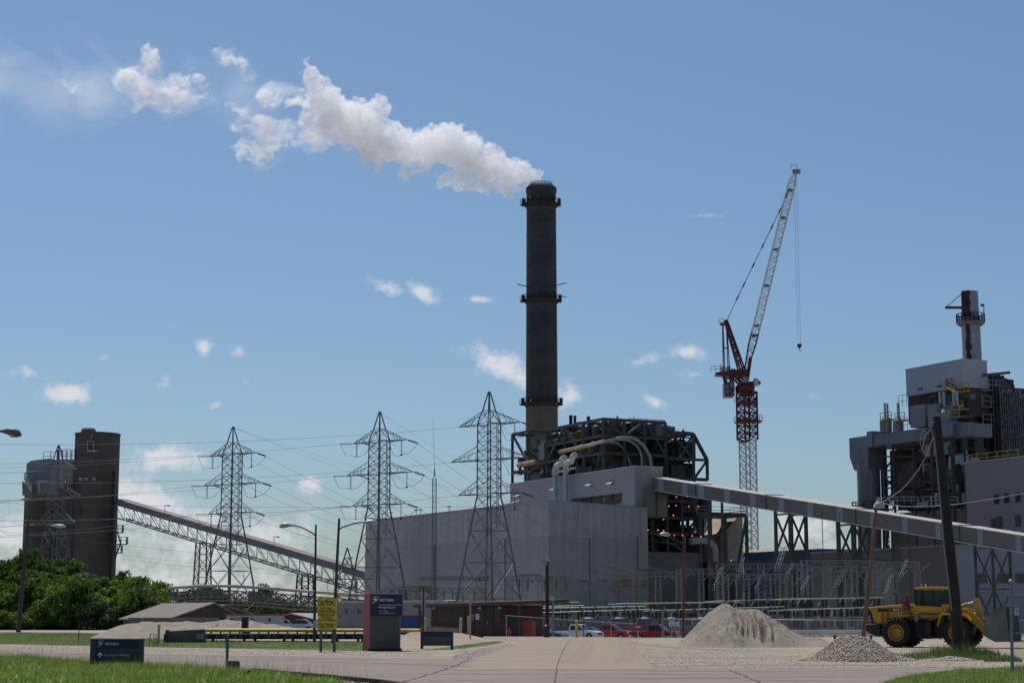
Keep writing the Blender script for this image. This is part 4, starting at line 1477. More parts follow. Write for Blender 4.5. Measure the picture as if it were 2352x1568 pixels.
pale = M('pale_band', (0.26, 0.275, 0.295), rough=.6, var=.05)
for X in (1524, 1617, 1689, 1773, 1879 - 23, 1960, 2037 + 0, 2164 - 80 + 1, 2099 + 67, 2242 + 15, 2330 + 8):
 pass
mb = MB()
for X0, X1 in ((1637 - 1, 1651),):
 pass
bands = []
for xs_ in (285, 622, 850, 1210, 1570, 1975):
 bands.append((2560 + xs_ * .287) * .5742)
for xs_ in (128, 455, 793, 1170, 1535, 1915):
 bands.append((3080 + xs_ * .3507) * .5742)
for xs_ in (1228, 1450):
 bands.append((3072 + xs_ * .6896) * .5742)
bands = sorted(bands)
bb = []
for x in bands:
 if not bb or x - bb[-1] > 20:
  bb.append(x)
for X in bb:
 mb = MB()
 p, q = gpt(X - 6), gpt(X + 7)
 gbox(mb, p, q, -.03, .025, .125, hg - .01)
 mb.build('translucent_band', pale, gl)
mb = MB()
for X in (2560 * .5742 + 775 * .1648, (2560 + 1755 * .287) * .5742, (3080 + 975 * .3507) * .5742, (3072 + 1110 * .6896) * .5742):
 p, q = gpt(X - 1.2), gpt(X + 1.2)
 gbox(mb, p, q, -.06, gw + .12, -.1, hg + .12)
 mb.cut()
mb.build('expansion_joint', m_dark, gl)
mb = MB()
q = ga + B * .5
gbox(mb, ga - dirg * .03, ga + dirg * .07, .3, gw - .6, hg + .02, hg + .6)
mb.build('underframe', m_dark, gl)
def trestle(X, Xw, parent, name='trestle', zb=0.0, r=.26):
 p0, p1 = gpt(X), gpt(X + Xw)
 mb = MB()
 zt_ = p1.z - hg - .1
 for off in (0.1, gw - .1):
  for p in (p0, p1):
   mb.bar((p.x + B.x * off, p.y + B.y * off, zb), (p.x + B.x * off, p.y + B.y * off, p.z - hg - .05), r)
  n = max(2, int((zt_ - zb) / 5))
  for k in range(n):
   za_, zc_ = zb + (zt_ - zb) * k / n, zb + (zt_ - zb) * (k + 1) / n
   a_, b_ = p0 + B * off, p1 + B * off
   mb.bar((a_.x, a_.y, za_), (b_.x, b_.y, zc_), r * .5)
   mb.bar((b_.x, b_.y, za_), (a_.x, a_.y, zc_), r * .5)
   mb.bar((a_.x, a_.y, zc_), (b_.x, b_.y, zc_), r * .5)
 return mb.build(name, m_frame, parent)
trestle(1779, 33, gl)
trestle(1922, 34, gl)
trestle(2236, 40, gl, r=.16)
mb = MB()
for X in (1608, 1639, 1984 - 30, 2040, 2088 - 60):
 p = gpt(X) + B * 1.6
 mb.bar((p.x, p.y, 0), (p.x, p.y, p.z - hg), .2)
mb.build('column', m_frame, gl)
mb = MB()
for X, Yt in ((1860, 1185), (1894, 1175), (1935, 1176), (1976, 1170), (2062, 1190), (2094, 1180)):
 p = V(X, 1400, 262)
 mb.bar((p.x, p.y, 0), (p.x, p.y, V(X, Yt, 262).z if X < 1990 else 15.0), .05)
tag(mb.build('lightning_rod', m_dark), 'row of thin lightning masts rising above the switchyard gantries', 'mast')
# small yellow light mast top right + light cluster on the wall side
# small round steam wisp is built with the smoke
# ------------------------------------------------------------------ silos
DS = 488
def silo(name, label, X0, X1, Yt, D, mat, cap=True, taper=1.0):
 c = V((X0 + X1) / 2, 1400, D)
 top = V((X0 + X1) / 2, Yt, D)
 x_t = V((X0 + X1) / 2, Yt, D).x
 r = (X1 - X0) / 2 / F * math.hypot(D, 0) * (CT + ST * .15)
 s = thing(name, label, 'silo', (x_t, D, 0))
 mb = MB()
 mb.lathe([(r, -2), (r, top.z - .6), (r + .12, top.z - .55), (r + .12, top.z), (r - .2, top.z + .05), (.5, top.z + .3)], c=(x_t, D, 0), n=48)
 mb.build('shell', mat, s, smooth=True)
 return s, Vec((x_t, D, 0)), r, top.z
m_silo = M('silo_concrete', (0.098, 0.086, 0.073), rough=.9, var=.14, scale=.1, streak=.18, stretch=(1, 1, 2.5))
s1o, c1s, r1s, z1s = silo('coal_silo', 'tallest brown concrete coal silo with the conveyor entering its side', 174.5, 275, 996, DS, m_silo)
mb = MB()
zz = V(220, 1252, DS).z
for z in (V(220, 1104, DS).z, zz, V(220, 1050, DS).z):
 mb.lathe([(r1s + .01, z), (r1s + .06, z + .1), (r1s + .01, z + .2)], c=c1s, n=48, cap=False)
mb.build('pour_joint', M('dark_joint', (0.075, 0.065, 0.055)), s1o)
mb = MB()
cp = V(203, 992, DS - 2)
mb.lathe([(2.0, z1s), (2.0, z1s + .9), (1.7, z1s + 1.3), (.2, z1s + 1.4)], c=(cp.x, cp.y, 0), n=18)
mb.build('roof_hatch', M('hatch_rust', (0.2, 0.13, 0.11)), s1o)
# rectangular access door frame and ladder near the top
mb = MB()
for X0, Y0, X1, Y1 in ((201, 1012, 201, 1033), (215, 1012, 215, 1033), (201, 1012, 218, 1013), (208, 1010, 212, 998), (198, 1033, 222, 1034)):
 a_, b_ = V(X0, Y0, DS - r1s - .6), V(X1, Y1, DS - r1s - .6)
 mb.bar(a_, b_, .1)
a_ = V(200, 1035, DS - r1s - .8)
mb.box(a_.x, a_.x + 2.9, a_.y - .4, a_.y + 1, a_.z - .3, a_.z)
mb.build('access_cage', m_galv, s1o)
mb = MB()
for X in (187, 199, 217):
 p = V(X, 1100, DS - r1s + .6)
 mb.box(p.x - .5, p.x + .5, p.y - .8, p.y + 1, p.z - .4, p.z + .4)
mb.build('vent_block', M('vent_block', (0.3, 0.29, 0.28)), s1o)
# stair platforms on the shaded right flank
mb = MB()
for X, Y, w in ((268, 1221, 2.0), (272, 1248, 3.0), (267, 1268, 1.8)):
 p = V(X, Y, DS - 4)
 mb.box(p.x - 1.5, p.x + w * .7, p.y, p.y + 2, p.z - .2, p.z)
 mb.rail([(p.x - .8, p.y, p.z), (p.x + w * .7, p.y, p.z), (p.x + w * .7, p.y + 2, p.z)], 1.8, .08, 1)
a_, b_, c_2 = V(270, 1221, DS - 4), V(277, 1248, DS - 4), V(269, 1268, DS - 4)
mb.beam(a_, b_, 1.0, .2)
mb.beam(b_, c_2, 1.0, .2)
mb.bar(V(265, 1285, DS - 4), c_2, .12)
pd = V(244, 1190, DS - r1s)
mb.box(pd.x - 2, pd.x + 2, pd.y - .4, pd.y + .6, pd.z - .3, pd.z + .2)
mb.build('stair', M('dark_stair', (0.07, 0.06, 0.065), rough=.6), s1o)
mb = MB()
dq = V(262, 1350, DS - 5)
mb.bar((dq.x - 1.2, dq.y, 0), (dq.x - 1.2, dq.y, V(262, 1085, DS).z), .45, 8)
mb.build('riser_duct', m_black, s1o)
s2o, c2s, r2s, z2s = silo('ash_silo', 'shorter brown silo at the edge of the thicket wearing a grey metal headhouse', 58, 118, 1133, DS + 10, m_silo)
s3o, c3s, r3s, z3s = silo('middle_silo', 'dark silo standing between the two others behind the half lit pylon', 110, 172, 1100, DS + 16, m_silo)
hh = thing('silo_headhouse', 'grey metal clad headhouse on top of the shorter silo', 'building')
mb = MB()
a_ = V(61, 1068, DS - 2)
b_ = V(166, 1056, DS - 2)
zl_, zt_ = V(90, 1132, DS - 2).z, V(90, 1064, DS - 2).z
mb.prism([(a_.x, a_.y, zl_), (V(118, 1132, DS).x, a_.y, zl_), (V(118, 1132, DS).x, a_.y, zt_ + 1.4), (V(76, 1060, DS).x, a_.y, zt_ + .8), (a_.x, a_.y, zt_)], (0, 10, 0))
mb.build('wall', M('headhouse_cladding', (0.19, 0.195, 0.21), rough=.6, var=.08, scale=.3, streak=.15), hh)
mb = MB()
a_, b_ = V(53, 1104, DS - 5), V(72, 1137, DS - 5)
mb.hexa([(a_.x, a_.y, b_.z), (b_.x, a_.y, b_.z), (b_.x, a_.y + 5, b_.z), (a_.x, a_.y + 5, b_.z), (a_.x - .3, a_.y, a_.z), (b_.x, a_.y, a_.z - 2), (b_.x, a_.y + 5, a_.z - 2), (a_.x - .3, a_.y + 5, a_.z)])
mb.build('side_bay', M('side_bay', (0.17, 0.175, 0.185), rough=.6), hh)
mb = MB()
mb.beam(V(57, 1098, DS - 7), V(72, 1128, DS - 7), 1.2, .3)
mb.rail([V(57, 1098, DS - 7.5), V(72, 1128, DS - 7.5)], 1.6, .08, 1.2)
mb.rail([V(56, 1101, DS - 6), V(62, 1101, DS - 6)], 1.8, .08, 1.2)
mb.beam(V(86, 1106, DS - 4), V(113, 1104, DS - 4), .8, .5)
mb.bar(V(90, 1106, DS - 4), V(90, 1130, DS - 4), .2)
mb.bar(V(60, 1098, DS - 7), V(60, 1108, DS - 7), .2)
mb.build('stair', m_galv, hh)
fl = thing('filter_drum', 'pale upright filter drum with a railed roof beside the tallest silo', 'tank')
pc = V(157, 1080, DS - 1)
zf0, zf1 = V(157, 1103, DS - 1).z, V(157, 1056, DS - 1).z
mb = MB()
mb.lathe([(1.6, zf0 - 2.5), (2.7, zf0), (2.7, zf1 - 1), (2.8, zf1 - 1), (2.8, zf1), (.3, zf1 + .2)], c=(pc.x, pc.y, 0), n=24)
mb.build('drum', M('pale_drum', (0.27, 0.26, 0.25), rough=.6, var=.1, streak=.1), fl, smooth=True)
mb = MB()
mb.rail([(pc.x + 3.2 * math.cos(t), pc.y + 3.2 * math.sin(t), zf1) for t in [i * math.pi / 8 for i in range(17)]], 2.6, .08, 1.6)
mb.rail([Vec((pc.x - 7, pc.y, zf1 - .3)), Vec((pc.x - 3, pc.y, zf1 - .3))], 2.6, .08, 1.6)
mb.build('roof_rail', m_galv, fl)
mb = MB()
a_, b_ = V(149, 1115, DS - 4), V(166, 1340, DS - 4)
for X in (150, 166):
 mb.bar(V(X, 1108, DS - 4), Vec((V(X - 4, 1340, DS - 4).x, DS - 4, 0)), .22)
for Y in (1150, 1185, 1218, 1250, 1285):
 mb.bar(V(150, Y, DS - 4), V(165, Y, DS - 4), .18)
mb.bar(V(150, 1150, DS - 4), V(165, 1185, DS - 4), .12)
mb.bar(V(150, 1185, DS - 4), V(165, 1218, DS - 4), .12)
for i in range(9):
 mb.bar(V(160 + i * 2.2, 1112 + i * 8, DS - 6.2), V(163 + i * 2.2, 1120 + i * 8, DS - 6.2), .15)
 mb.bar(V(164 + i * 2.2, 1108 + i * 8, DS - 6.2), V(167 + i * 2.2, 1116 + i * 8, DS - 6.2), .15)
mb.build('support', m_frame, fl)
lamp_at(V(150, 1105, DS - 6), fl, .35)
# ------------------------------------------------------------------ long inclined conveyor on the left
cv = thing('inclined_conveyor', 'long inclined truss conveyor climbing from behind the grey hall to the tall silo', 'conveyor')
ca, cb2 = V(266, 1146, 484), V(905, 1333, 400)
cd = cb2 - ca
un = Vec((cd.x, cd.y, 0)).normalized()
vn = Vec((-un.y, un.x, 0))
if vn.y < 0:
 vn = -vn
hc = ca.z - V(266, 1188, 484).z
def cq(f, off=0, dz=0):
 return ca + cd * f + vn * off + O3 * dz
mb = MB()
a_, b_ = cq(0), cq(1)
mb.hexa([a_ - O3 * 1.6, b_ - O3 * 1.6, b_ + vn * 3.4 - O3 * 1.6, a_ + vn * 3.4 - O3 * 1.6, a_, b_, b_ + vn * 3.4, a_ + vn * 3.4])
mb.build('belt_cover', M('conveyor_cover', (0.15, 0.16, 0.18), rough=.6, var=.15, scale=.3), cv)
mb = MB()
mb.hexa([a_ - vn * .25 + O3 * .03, b_ - vn * .25 + O3 * .03, b_ + vn * 3.6 + O3 * .03, a_ + vn * 3.6 + O3 * .03, a_ - vn * .25 + O3 * .15, b_ - vn * .25 + O3 * .15, b_ + vn * 3.6 + O3 * .15, a_ + vn * 3.6 + O3 * .15])
mb.build('roof_sheet', M('rusty_roof', (0.24, 0.195, 0.17), rough=.7, var=.2, scale=.4), cv)
mb = MB()
for off in (.1, 3.3):
 mb.beam(cq(0, off, -hc), cq(1, off, -hc), .24, .24)
n = 27
for i in range(n):
 f0, f1 = i / n, (i + 1) / n
 for off in (.1, 3.3):
  mb.bar(cq(f0, off, -1.6), cq(f1, off, -hc), .06)
  mb.bar(cq(f1, off, -1.6), cq(f1, off, -hc), .06)
 mb.bar(cq(f1, .1, -hc), cq(f1, 3.3, -hc), .08)
 mb.bar(cq(f0, .1, -hc), cq(f1, 3.3, -hc), .06)
mb.build('truss', M('truss_grey', (0.24, 0.25, 0.26), rough=.5, metal=.1), cv)
mb = MB()
for f in (.21, .43, .62, .86):
 p = cq(f, -.3, 0)
 mb.bar(p, p + O3 * 2.2, .07)
 mb.bar(p + O3 * 2.2, p + O3 * 2.2 + un * 1, .07)
 mb.box(p.x + .6, p.x + 1.3, p.y - .2, p.y + .2, p.z + 2.0, p.z + 2.3)
 mb.cut()
mb.build('walkway_lamp', m_galv, cv)
for X in (467, 701):
 f = (X - 266) / (905 - 266)
 # solve on the line for the column seen at X
 for _ in range(12):
  p = cq(f, 1.7, -hc)
  Xp = 1176 + F * p.x / (p.y * CT + (p.z - H) * ST)
  f += (X - Xp) / 639
 p = cq(f, 1.7, -hc)
 mb = MB()
 mb.lattice((p.x, p.y, 0), (p.x, p.y, p.z), 1.25, .9, 7, .19, un, vn, rb=.07, x=False, da=2.3, db=1.6)
 mb.build('trestle', m_dark if X > 600 else M('trestle_grey', (0.20, 0.20, 0.20), rough=.5), cv)
# ------------------------------------------------------------------ low conveyor bridge across the left
lb = thing('pipe_bridge', 'low curved pipe bridge on posts running across behind the truck scale', 'pipe bridge')
pts = [V(X, Y, D + 44) for X, Y, D in ((275, 1364, 262), (330, 1357, 258), (400, 1349, 252), (460, 1345, 248), (520, 1345, 244), (600, 1349, 240), (700, 1357, 236), (770, 1362, 232), (845, 1367, 230), (930, 1372, 228))]
fine = []
for i in range(len(pts) - 1):
 for k in range(4):
  fine.append(pts[i].lerp(pts[i + 1], k / 4))
fine.append(pts[-1])
mb = MB()
mb.tube(fine, .25, 10)
mb.build('cover_pipe', M('pale_brown_pipe', (0.40, 0.36, 0.32), rough=.6, var=.15, scale=.5), lb, smooth=True)
mb = MB()
h2 = 1.9
for off in (0, 1.6):
 for dz in (-.75, -h2):
  mb.tube([p + Vec((0, off, dz)) for p in fine], .09, 4)
 for i in range(0, len(fine) - 1):
  p, q = fine[i] + Vec((0, off, -.75)), fine[i + 1] + Vec((0, off, -h2))
  mb.bar(p, q, .05)
  mb.bar(fine[i] + Vec((0, off, -h2)), fine[i + 1] + Vec((0, off, -.75)), .05)
  mb.bar(fine[i] + Vec((0, off, -h2)), fine[i] + Vec((0, off, -.75)), .05)
mb.build('truss', M('bridge_steel', (0.15, 0.15, 0.145), rough=.6), lb)
mb = MB()
mb.tube([p + Vec((0, -.4, -2.3)) for p in fine[10:]], .12, 6)
mb.tube([p + Vec((0, -.4, -2.9)) for p in fine], .09, 6)
mb.build('small_pipe', M('brown_pipe', (0.30, 0.24, 0.21), rough=.6), lb)
mb = MB()
for i in (10, 11, 16, 17, 22, 26, 30, 34):
 p = fine[i]
 mb.bar((p.x, p.y + .8, ground_z(p.x, p.y)), (p.x, p.y + .8, p.z - h2), .22)
mb.build('post', m_frame, lb)
mb = MB()
for X in (310, 557, 758, 1000 - 75):
 k = min(range(len(fine)), key=lambda i: abs(1176 + F * fine[i].x / (fine[i].y * CT) - X))
 p = fine[k]
 mb.bar(p, p + O3 * 1.7, .04)
 mb.box(p.x - .2, p.x + .1, p.y - .1, p.y + .1, p.z + 1.65, p.z + 1.85)
mb.build('lamp_arm', m_galv, lb)
# ------------------------------------------------------------------ pylons
m_pyl = M('pylon_steel', (0.145, 0.155, 0.165), rough=.5, metal=.3, var=.2, scale=.3)
m_ins = M('brown_porcelain', (0.045, 0.033, 0.03), rough=.35, var=.2)
m_wire = M('conductor', (0.17, 0.17, 0.17), rough=.45, metal=.3)
PA = R(-38)
aU, aV = Vec((math.cos(PA), math.sin(PA), 0)), Vec((-math.sin(PA), math.cos(PA), 0))
LV = [(18.8, 5.6), (23.6, 7.0), (28.6, 5.6)]
def strain(mb, p, d, L=1.5):
 "string of insulator discs from p along d"
 n = 8
 d = Vec(d).normalized()
 mb.bar(p, Vec(p) + d * L, .03)
 for i in range(n):
  c = Vec(p) + d * (L * (i + .5) / n)
  mb.bar(c - d * .035, c + d * .035, .15, 8)
 return Vec(p) + d * L
def make_pylon(label, loc, ins_left=True):
 root = thing('pylon', label, 'pylon', loc, PA, 'lattice pylons in front of the plant')
 mb = MB()
 X_, Y_ = (1, 0, 0), (0, 1, 0)
 mb.lattice((0, 0, 0), (0, 0, 4.2), 3.75, 3.15, 1, .10, rb=.038)
 mb.lattice((0, 0, 4.2), (0, 0, 9.2), 3.15, 2.5, 1, .10, rb=.04)
 mb.lattice((0, 0, 9.2), (0, 0, 13.6), 2.5, 1.9, 1, .09, rb=.038)
 mb.lattice((0, 0, 13.6), (0, 0, 16.7), 1.9, 1.45, 1, .085, rb=.036)
 mb.lattice((0, 0, 16.7), (0, 0, 18.4), 1.45, 1.2, 1, .08, rb=.032)
 mb.build('base', m_pyl, root, world=False)
 mb = MB()
 mb.lattice((0, 0, 18.4), (0, 0, 28.8), 1.2, 1.15, 8, .07, rb=.026)
 mb.lattice((0, 0, 28.8), (0, 0, 30.6), 1.15, .65, 1, .06, rb=.024)
 mb.lattice((0, 0, 30.6), (0, 0, 33.3), .65, .07, 1, .07, rb=.001, x=False)
 mb.build('shaft', m_pyl, root, world=False)
 mb = MB()
 for k in range(34):
  z = 17 + k * .35
  mb.bar((.9, .6, z), (1.3 - .4, .95, z), .02)
 mb.bar((.9, .6, 14), (.9, .6, 29), .03)
 mb.bar((.9, .95, 14), (.9, .95, 29), .03)
 mb.build('ladder', m_pyl, root, world=False)
 for z, L in LV:
  for s in (-1, 1):
   mb = MB()
   w = 1.2
   tip = Vec((s * L, 0, z))
   for yy in (-1, 1):
    a0 = Vec((s * w, yy * w, z))
    a1 = Vec((s * w, yy * w, z + 1.9)) if z < 28 else Vec((s * .65, yy * .65, 30.5))
    mb.bar(a0, tip, .05)
    mb.bar(a1, tip, .036)
    for f in (.35, .68):
     mb.bar(a0.lerp(tip, f), a1.lerp(tip, f * .9), .022)
     mb.bar(a0.lerp(tip, f), a1.lerp(tip, f - .3), .018)
   for f in (.0, .35, .68):
    q0, q1 = Vec((s * w, -w, z)).lerp(tip, f), Vec((s * w, w, z)).lerp(tip, f)
    mb.bar(q0, q1, .025)
    mb.bar(q0, Vec((s * w, w, z)).lerp(tip, min(1, f + .34)), .03)
   mb.build('crossarm', m_pyl, root, world=False)
 return root
def world_of(root, p):
 c, s_ = math.cos(PA), math.sin(PA)
 return Vec(root.location) + Vec((p[0] * c - p[1] * s_, p[0] * s_ + p[1] * c, p[2]))
def ploc(X, D):
 p = V(X, 1250, D)
 return Vec((p.x, D, 0))
py1 = make_pylon('lattice pylon standing in front of the inclined conveyor', ploc(529, 297))
py2 = copy_tree(py1)
py2.location = ploc(869, 275)
py2['label'] = 'lattice pylon beside the blue company sign and the hall corner'
py3 = copy_tree(py1)
py3.location = ploc(1123, 250)
py3['label'] = 'tallest looking lattice pylon in front of the grey hall by the gatehouse'
py4 = copy_tree(py1)
py4.location = ploc(126, 330)
py4['label'] = 'half lit lattice pylon standing in front of the silos'
# strings of insulators with their jumper loops, wires
WIRES = []
def wire(p, q, sag, label_i, n=14, r=.022):
 p, q = Vec(p), Vec(q)
 pts_ = []
 for i in range(n + 1):
  t = i / n
  pts_.append(p.lerp(q, t) - O3 * (4 * sag * t * (1 - t)))
 mb = MB()
 mb.tube(pts_, r, 5)
 lab, grp = (('thin conductor strung from the lattice pylons off past the silos', 'conductors strung past the silos'), ('thin conductor dropping from a lattice pylon into the switchyard', 'conductors dropping to the switchyard'),
    ('thin shield wire leaving a pylon peak', 'shield wires at the pylon peaks'))[label_i]
 return mb.build('power_line', m_wire, None, lab, 'power line', grp)
gant = [(1290, 1322, 232), (1330, 1330, 230), (1372, 1335, 228), (1440, 1330, 226), (1500, 1318, 224), (1520, 1312, 222), (1560, 1314, 222), (1600, 1312, 220), (1640, 1298, 216)]
gi = 0
for root, li in ((py1, True), (py2, True), (py3, False)):
 for k, (z, L) in enumerate(LV):
  # left arm
  if li:
   tip = world_of(root, (-L, 0, z))
   dl = Vec((-1, -.12, 0)).normalized()
   mb = MB()
   e1 = strain(mb, tip + dl * .3, dl + Vec((0, 0, -.02)), 1.7)
   mb.bar(tip, tip + dl * .3, .05)
   dr = Vec((.8, -.1, -.28)).normalized()
   q0 = world_of(root, (-L * .62, 0, z))
   e2_ = strain(mb, q0, dr, 1.9)
   vb = world_of(root, (-L * .86, 0, z))
   e3 = strain(mb, vb, (0, 0, -1), 2.1)
   o = mb.build('insulator', m_ins, root, world=False)
   o.matrix_parent_inverse = root.matrix_basis.inverted()
   o.matrix_parent_inverse = (Matrix.Translation(root.location) @ Matrix.Rotation(PA, 4, 'Z')).inverted()
   mb = MB()
   loop = [e1, e1.lerp(e3, .35) - O3 * 1.2, e1.lerp(e3, .7) - O3 * .45, e3, e3.lerp(e2_, .4) - O3 * .35, e3.lerp(e2_, .8) - O3 * .25 + O3 * .5, e2_]
   mb.tube(loop, .035, 5)
   o = mb.build('jumper_wire', m_wire, root, world=False)
   o.matrix_parent_inverse = (Matrix.Translation(root.location) @ Matrix.Rotation(PA, 4, 'Z')).inverted()
   far = Vec((-92 - 4 * k, tip.y - 62 + (0 if root is py1 else 18), tip.z + (-1.5, -1.2, -1.0)[k] - 5.5 + (0 if root is py1 else -.5)))
   wire(e1, far, 1.2, 0)
  else:
   tip = world_of(root, (-L, 0, z))
   far = Vec((-88 - 3 * k, 215, z - 5.0))
   wire(tip, far, 1.8, 0)
  # right arm
  tip = world_of(root, (L, 0, z))
  dr = Vec((.9, -.35, -.32)).normalized()
  mb = MB()
  e1 = strain(mb, tip + dr * .3, dr, 1.7)
  mb.bar(tip, tip + dr * .3, .05)
  vb = world_of(root, (L * .82, 0, z))
  e3 = strain(mb, vb, (0, 0, -1), 2.1) if False else vb - O3 * 2.3
  mb.bar(vb, e3, .05)
  mb.bar(e3 - O3 * .12, e3 + O3 * .12, .16)
  o = mb.build('insulator', m_ins, root, world=False)
  o.matrix_parent_inverse = (Matrix.Translation(root.location) @ Matrix.Rotation(PA, 4, 'Z')).inverted()
  mb = MB()
  st_ = world_of(root, (L * .35, 0, z - .2))
  mb.tube([st_, st_.lerp(e3, .4) - O3 * 1.3, st_.lerp(e3, .75) - O3 * .7, e3, e3.lerp(e1, .45) - O3 * .5, e1.lerp(e3, .15) - O3 * .3, e1], .035, 5)
  o = mb.build('jumper_wire', m_wire, root, world=False)
  o.matrix_parent_inverse = (Matrix.Translation(root.location) @ Matrix.Rotation(PA, 4, 'Z')).inverted()
  g = gant[gi % len(gant)]
  gi += 1
  g = (g[0], g[1], g[2] + 28)
  wire(e1, V(*g), 2.2, 1)
  wire(st_ + O3 * .2, V(g[0] - 60, g[1] + 2, g[2] + 2), 2.0, 1)
 pk = world_of(root, (0, 0, 33.2))
 wire(pk, V(1560, 1250, 300) if root is not py3 else V(1420, 1180, 260), 3.0, 2, r=.014)
 pk2 = Vec((-80, pk.y - 60, 27))
 if root is py1:
  wire(pk, V(1380, 1150, 330), 3.0, 2, r=.014)
for z, L in LV:
 for s in (-1, 1):
  tip = world_of(py4, (s * L, 0, z))
  wire(tip, Vec((-140, 290, z - 3)), 1.0, 0)
  dl = Vec((-1, -.2, -.05)).normalized()
  if s < 0:
   mb = MB()
   strain(mb, tip, dl, 2.4)
   mb.bar(tip + dl * .5, tip + dl * 2, .22, 8)
   o = mb.build('insulator', m_ins, py4, world=False)
   o.matrix_parent_inverse = (Matrix.Translation(py4.location) @ Matrix.Rotation(PA, 4, 'Z')).inverted()
for X0, Y0, X1, Y1, D0, D1_ in ((0, 1155, 1440, 1153 + 5, 300, 300), (-100, 1207, 840, 1300, 300, 380), (275, 1212, 838, 1300, 420, 400), (272, 1273, 838, 1317, 420, 400), (275, 1282, 838, 1330, 420, 400), (-60, 1150, 60, 1208, 330, 480), (-60, 1180, 62, 1243, 330, 480)):
 wire(V(X0, Y0, D0), V(X1, Y1, D1_), .6, 0)
# thin radio mast
rm = thing('radio_mast', 'slender lattice radio mast with a whip aerial between two pylons', 'mast', ploc(997, 262))
c_ = ploc(997, 262)
zt7 = V(997, 1100, 262).z
mb = MB()
mb.lattice((c_.x, c_.y, 0), (c_.x, c_.y, zt7), .30, .26, 26, .05, rb=.022, x=False)
mb.lattice((c_.x, c_.y, zt7), (c_.x, c_.y, zt7 + .7), .26, .03, 1, .03, rb=.01, x=False)
mb.build('shaft', m_pyl, rm)
mb = MB()
mb.bar((c_.x, c_.y, zt7 + .6), (c_.x - .25, c_.y, V(994, 960, 262).z), .035, 6, r2=.012)
mb.bar((c_.x, c_.y, zt7 + .5), (c_.x, c_.y, zt7 + 1.5), .09, 6)
mb.build('aerial', m_pyl, rm)
# smaller lattice tower
sp2 = thing('lattice_tower', 'small lattice tower between the conveyor end and the hall corner', 'tower', ploc(798, 335))
c_ = ploc(798, 335)
mb = MB()
zt8 = V(798, 1258, 335).z
mb.lattice((c_.x, c_.y, 0), (c_.x, c_.y, zt8 * .38), 2.6, 1.9, 3, .10, rb=.045)
mb.lattice((c_.x, c_.y, zt8 * .38), (c_.x, c_.y, zt8 * .6), 1.9, 1.6, 2, .10, rb=.045)
mb.lattice((c_.x, c_.y, zt8 * .6), (c_.x, c_.y, zt8), 1.6, .08, 3, .08, rb=.035)
mb.bar((c_.x - 4, c_.y, zt8 * .6), (c_.x + 5, c_.y, zt8 * .6), .09)
mb.build('shaft', m_pyl, sp2)
# ------------------------------------------------------------------ tower crane
DC = 400
crn = thing('tower_crane', 'luffing tower crane with red machinery deck, white jib and white mast foot', 'crane', (V(1720, 1000, DC).x, DC, 0))
m_white = M('white_crane', (0.62, 0.62, 0.62), rough=.5, var=.08, scale=.3)
m_cgrey = M('crane_grey', (0.30, 0.31, 0.31), rough=.6, var=.1)
def vc(X, Y, dy=0):
 p = V(X, Y, DC)
 p.y += dy
 return p
xm = (vc(1720, 1250).x, vc(1716, 1010).x, vc(1710, 905).x)
xm = V(1720, 1300, DC).x
zr = vc(1716, 1010).z
ztp = vc(1711, 900).z
mh = 1.55
# mast follows the true vertical
mb = MB()
cxm = V(1717, 1010, DC).x
rot = Vec((math.cos(R(25)), math.sin(R(25)), 0))
rov = Vec((-math.sin(R(25)), math.cos(R(25)), 0))
mb.lattice((cxm, DC, 0), (cxm, DC, zr), 1.35, 1.35, 22, .17, rot, rov, rb=.06)
mb.build('lower_mast', m_white, crn)
mb = MB()
mb.lattice((cxm, DC, zr), (cxm, DC, ztp), 1.65, 1.65, 7, .2, rot, rov, rb=.09)
for Y, w0, w1 in ((1013, -18, 0), (967, -27, 32), (923, -22, 22), (905, -17, 17)):
 z = vc(1716, Y).z
 sc_ = DC / F
 mb.fr((cxm + w0 * sc_, DC - 2.2), ((w1 - w0) * sc_, 0), (0, 4.4), z - .3, z)
mb.build('upper_mast', m_red, crn)
mb = MB()
for Y, w0, w1 in ((1013, -18, 0), (967, -27, 32), (923, -26, 22)):
 z = vc(1716, Y).z
 sc_ = DC / F
 mb.rail([(cxm + w0 * sc_, DC - 2.2, z), (cxm + w1 * sc_, DC - 2.2, z)], 1.2, .05, 1.3)
 mb.rail([(cxm + w0 * sc_, DC + 2.2, z), (cxm + w1 * sc_, DC + 2.2, z)], 1.2, .05, 1.3)
mb.build('walkway_rail', m_red, crn)
mb = MB()
# slewing ring, turntable
z0 = vc(1711, 893).z
mb.lathe([(2.0, z0 - .8), (2.2, z0 - .3), (2.2, z0 + .5), (1.8, z0 + .9)], c=(vc(1711, 893).x, DC, 0), n=20)
a_, b_ = vc(1697, 888), vc(1735, 878)
mb.box(a_.x, b_.x, DC - 1.8, DC + 1.8, a_.z, b_.z)
# machinery deck
a_, b_ = vc(1643, 859), vc(1711, 848)
mb.hexa([(a_.x, DC - 1.8, vc(1643, 862).z), (b_.x, DC - 1.8, vc(1711, 868).z), (b_.x, DC + 1.8, vc(1711, 868).z), (a_.x, DC + 1.8, vc(1643, 862).z),
   (a_.x, DC - 1.8, vc(1643, 857).z), (b_.x, DC - 1.8, b_.z), (b_.x, DC + 1.8, b_.z), (a_.x, DC + 1.8, vc(1643, 857).z)])
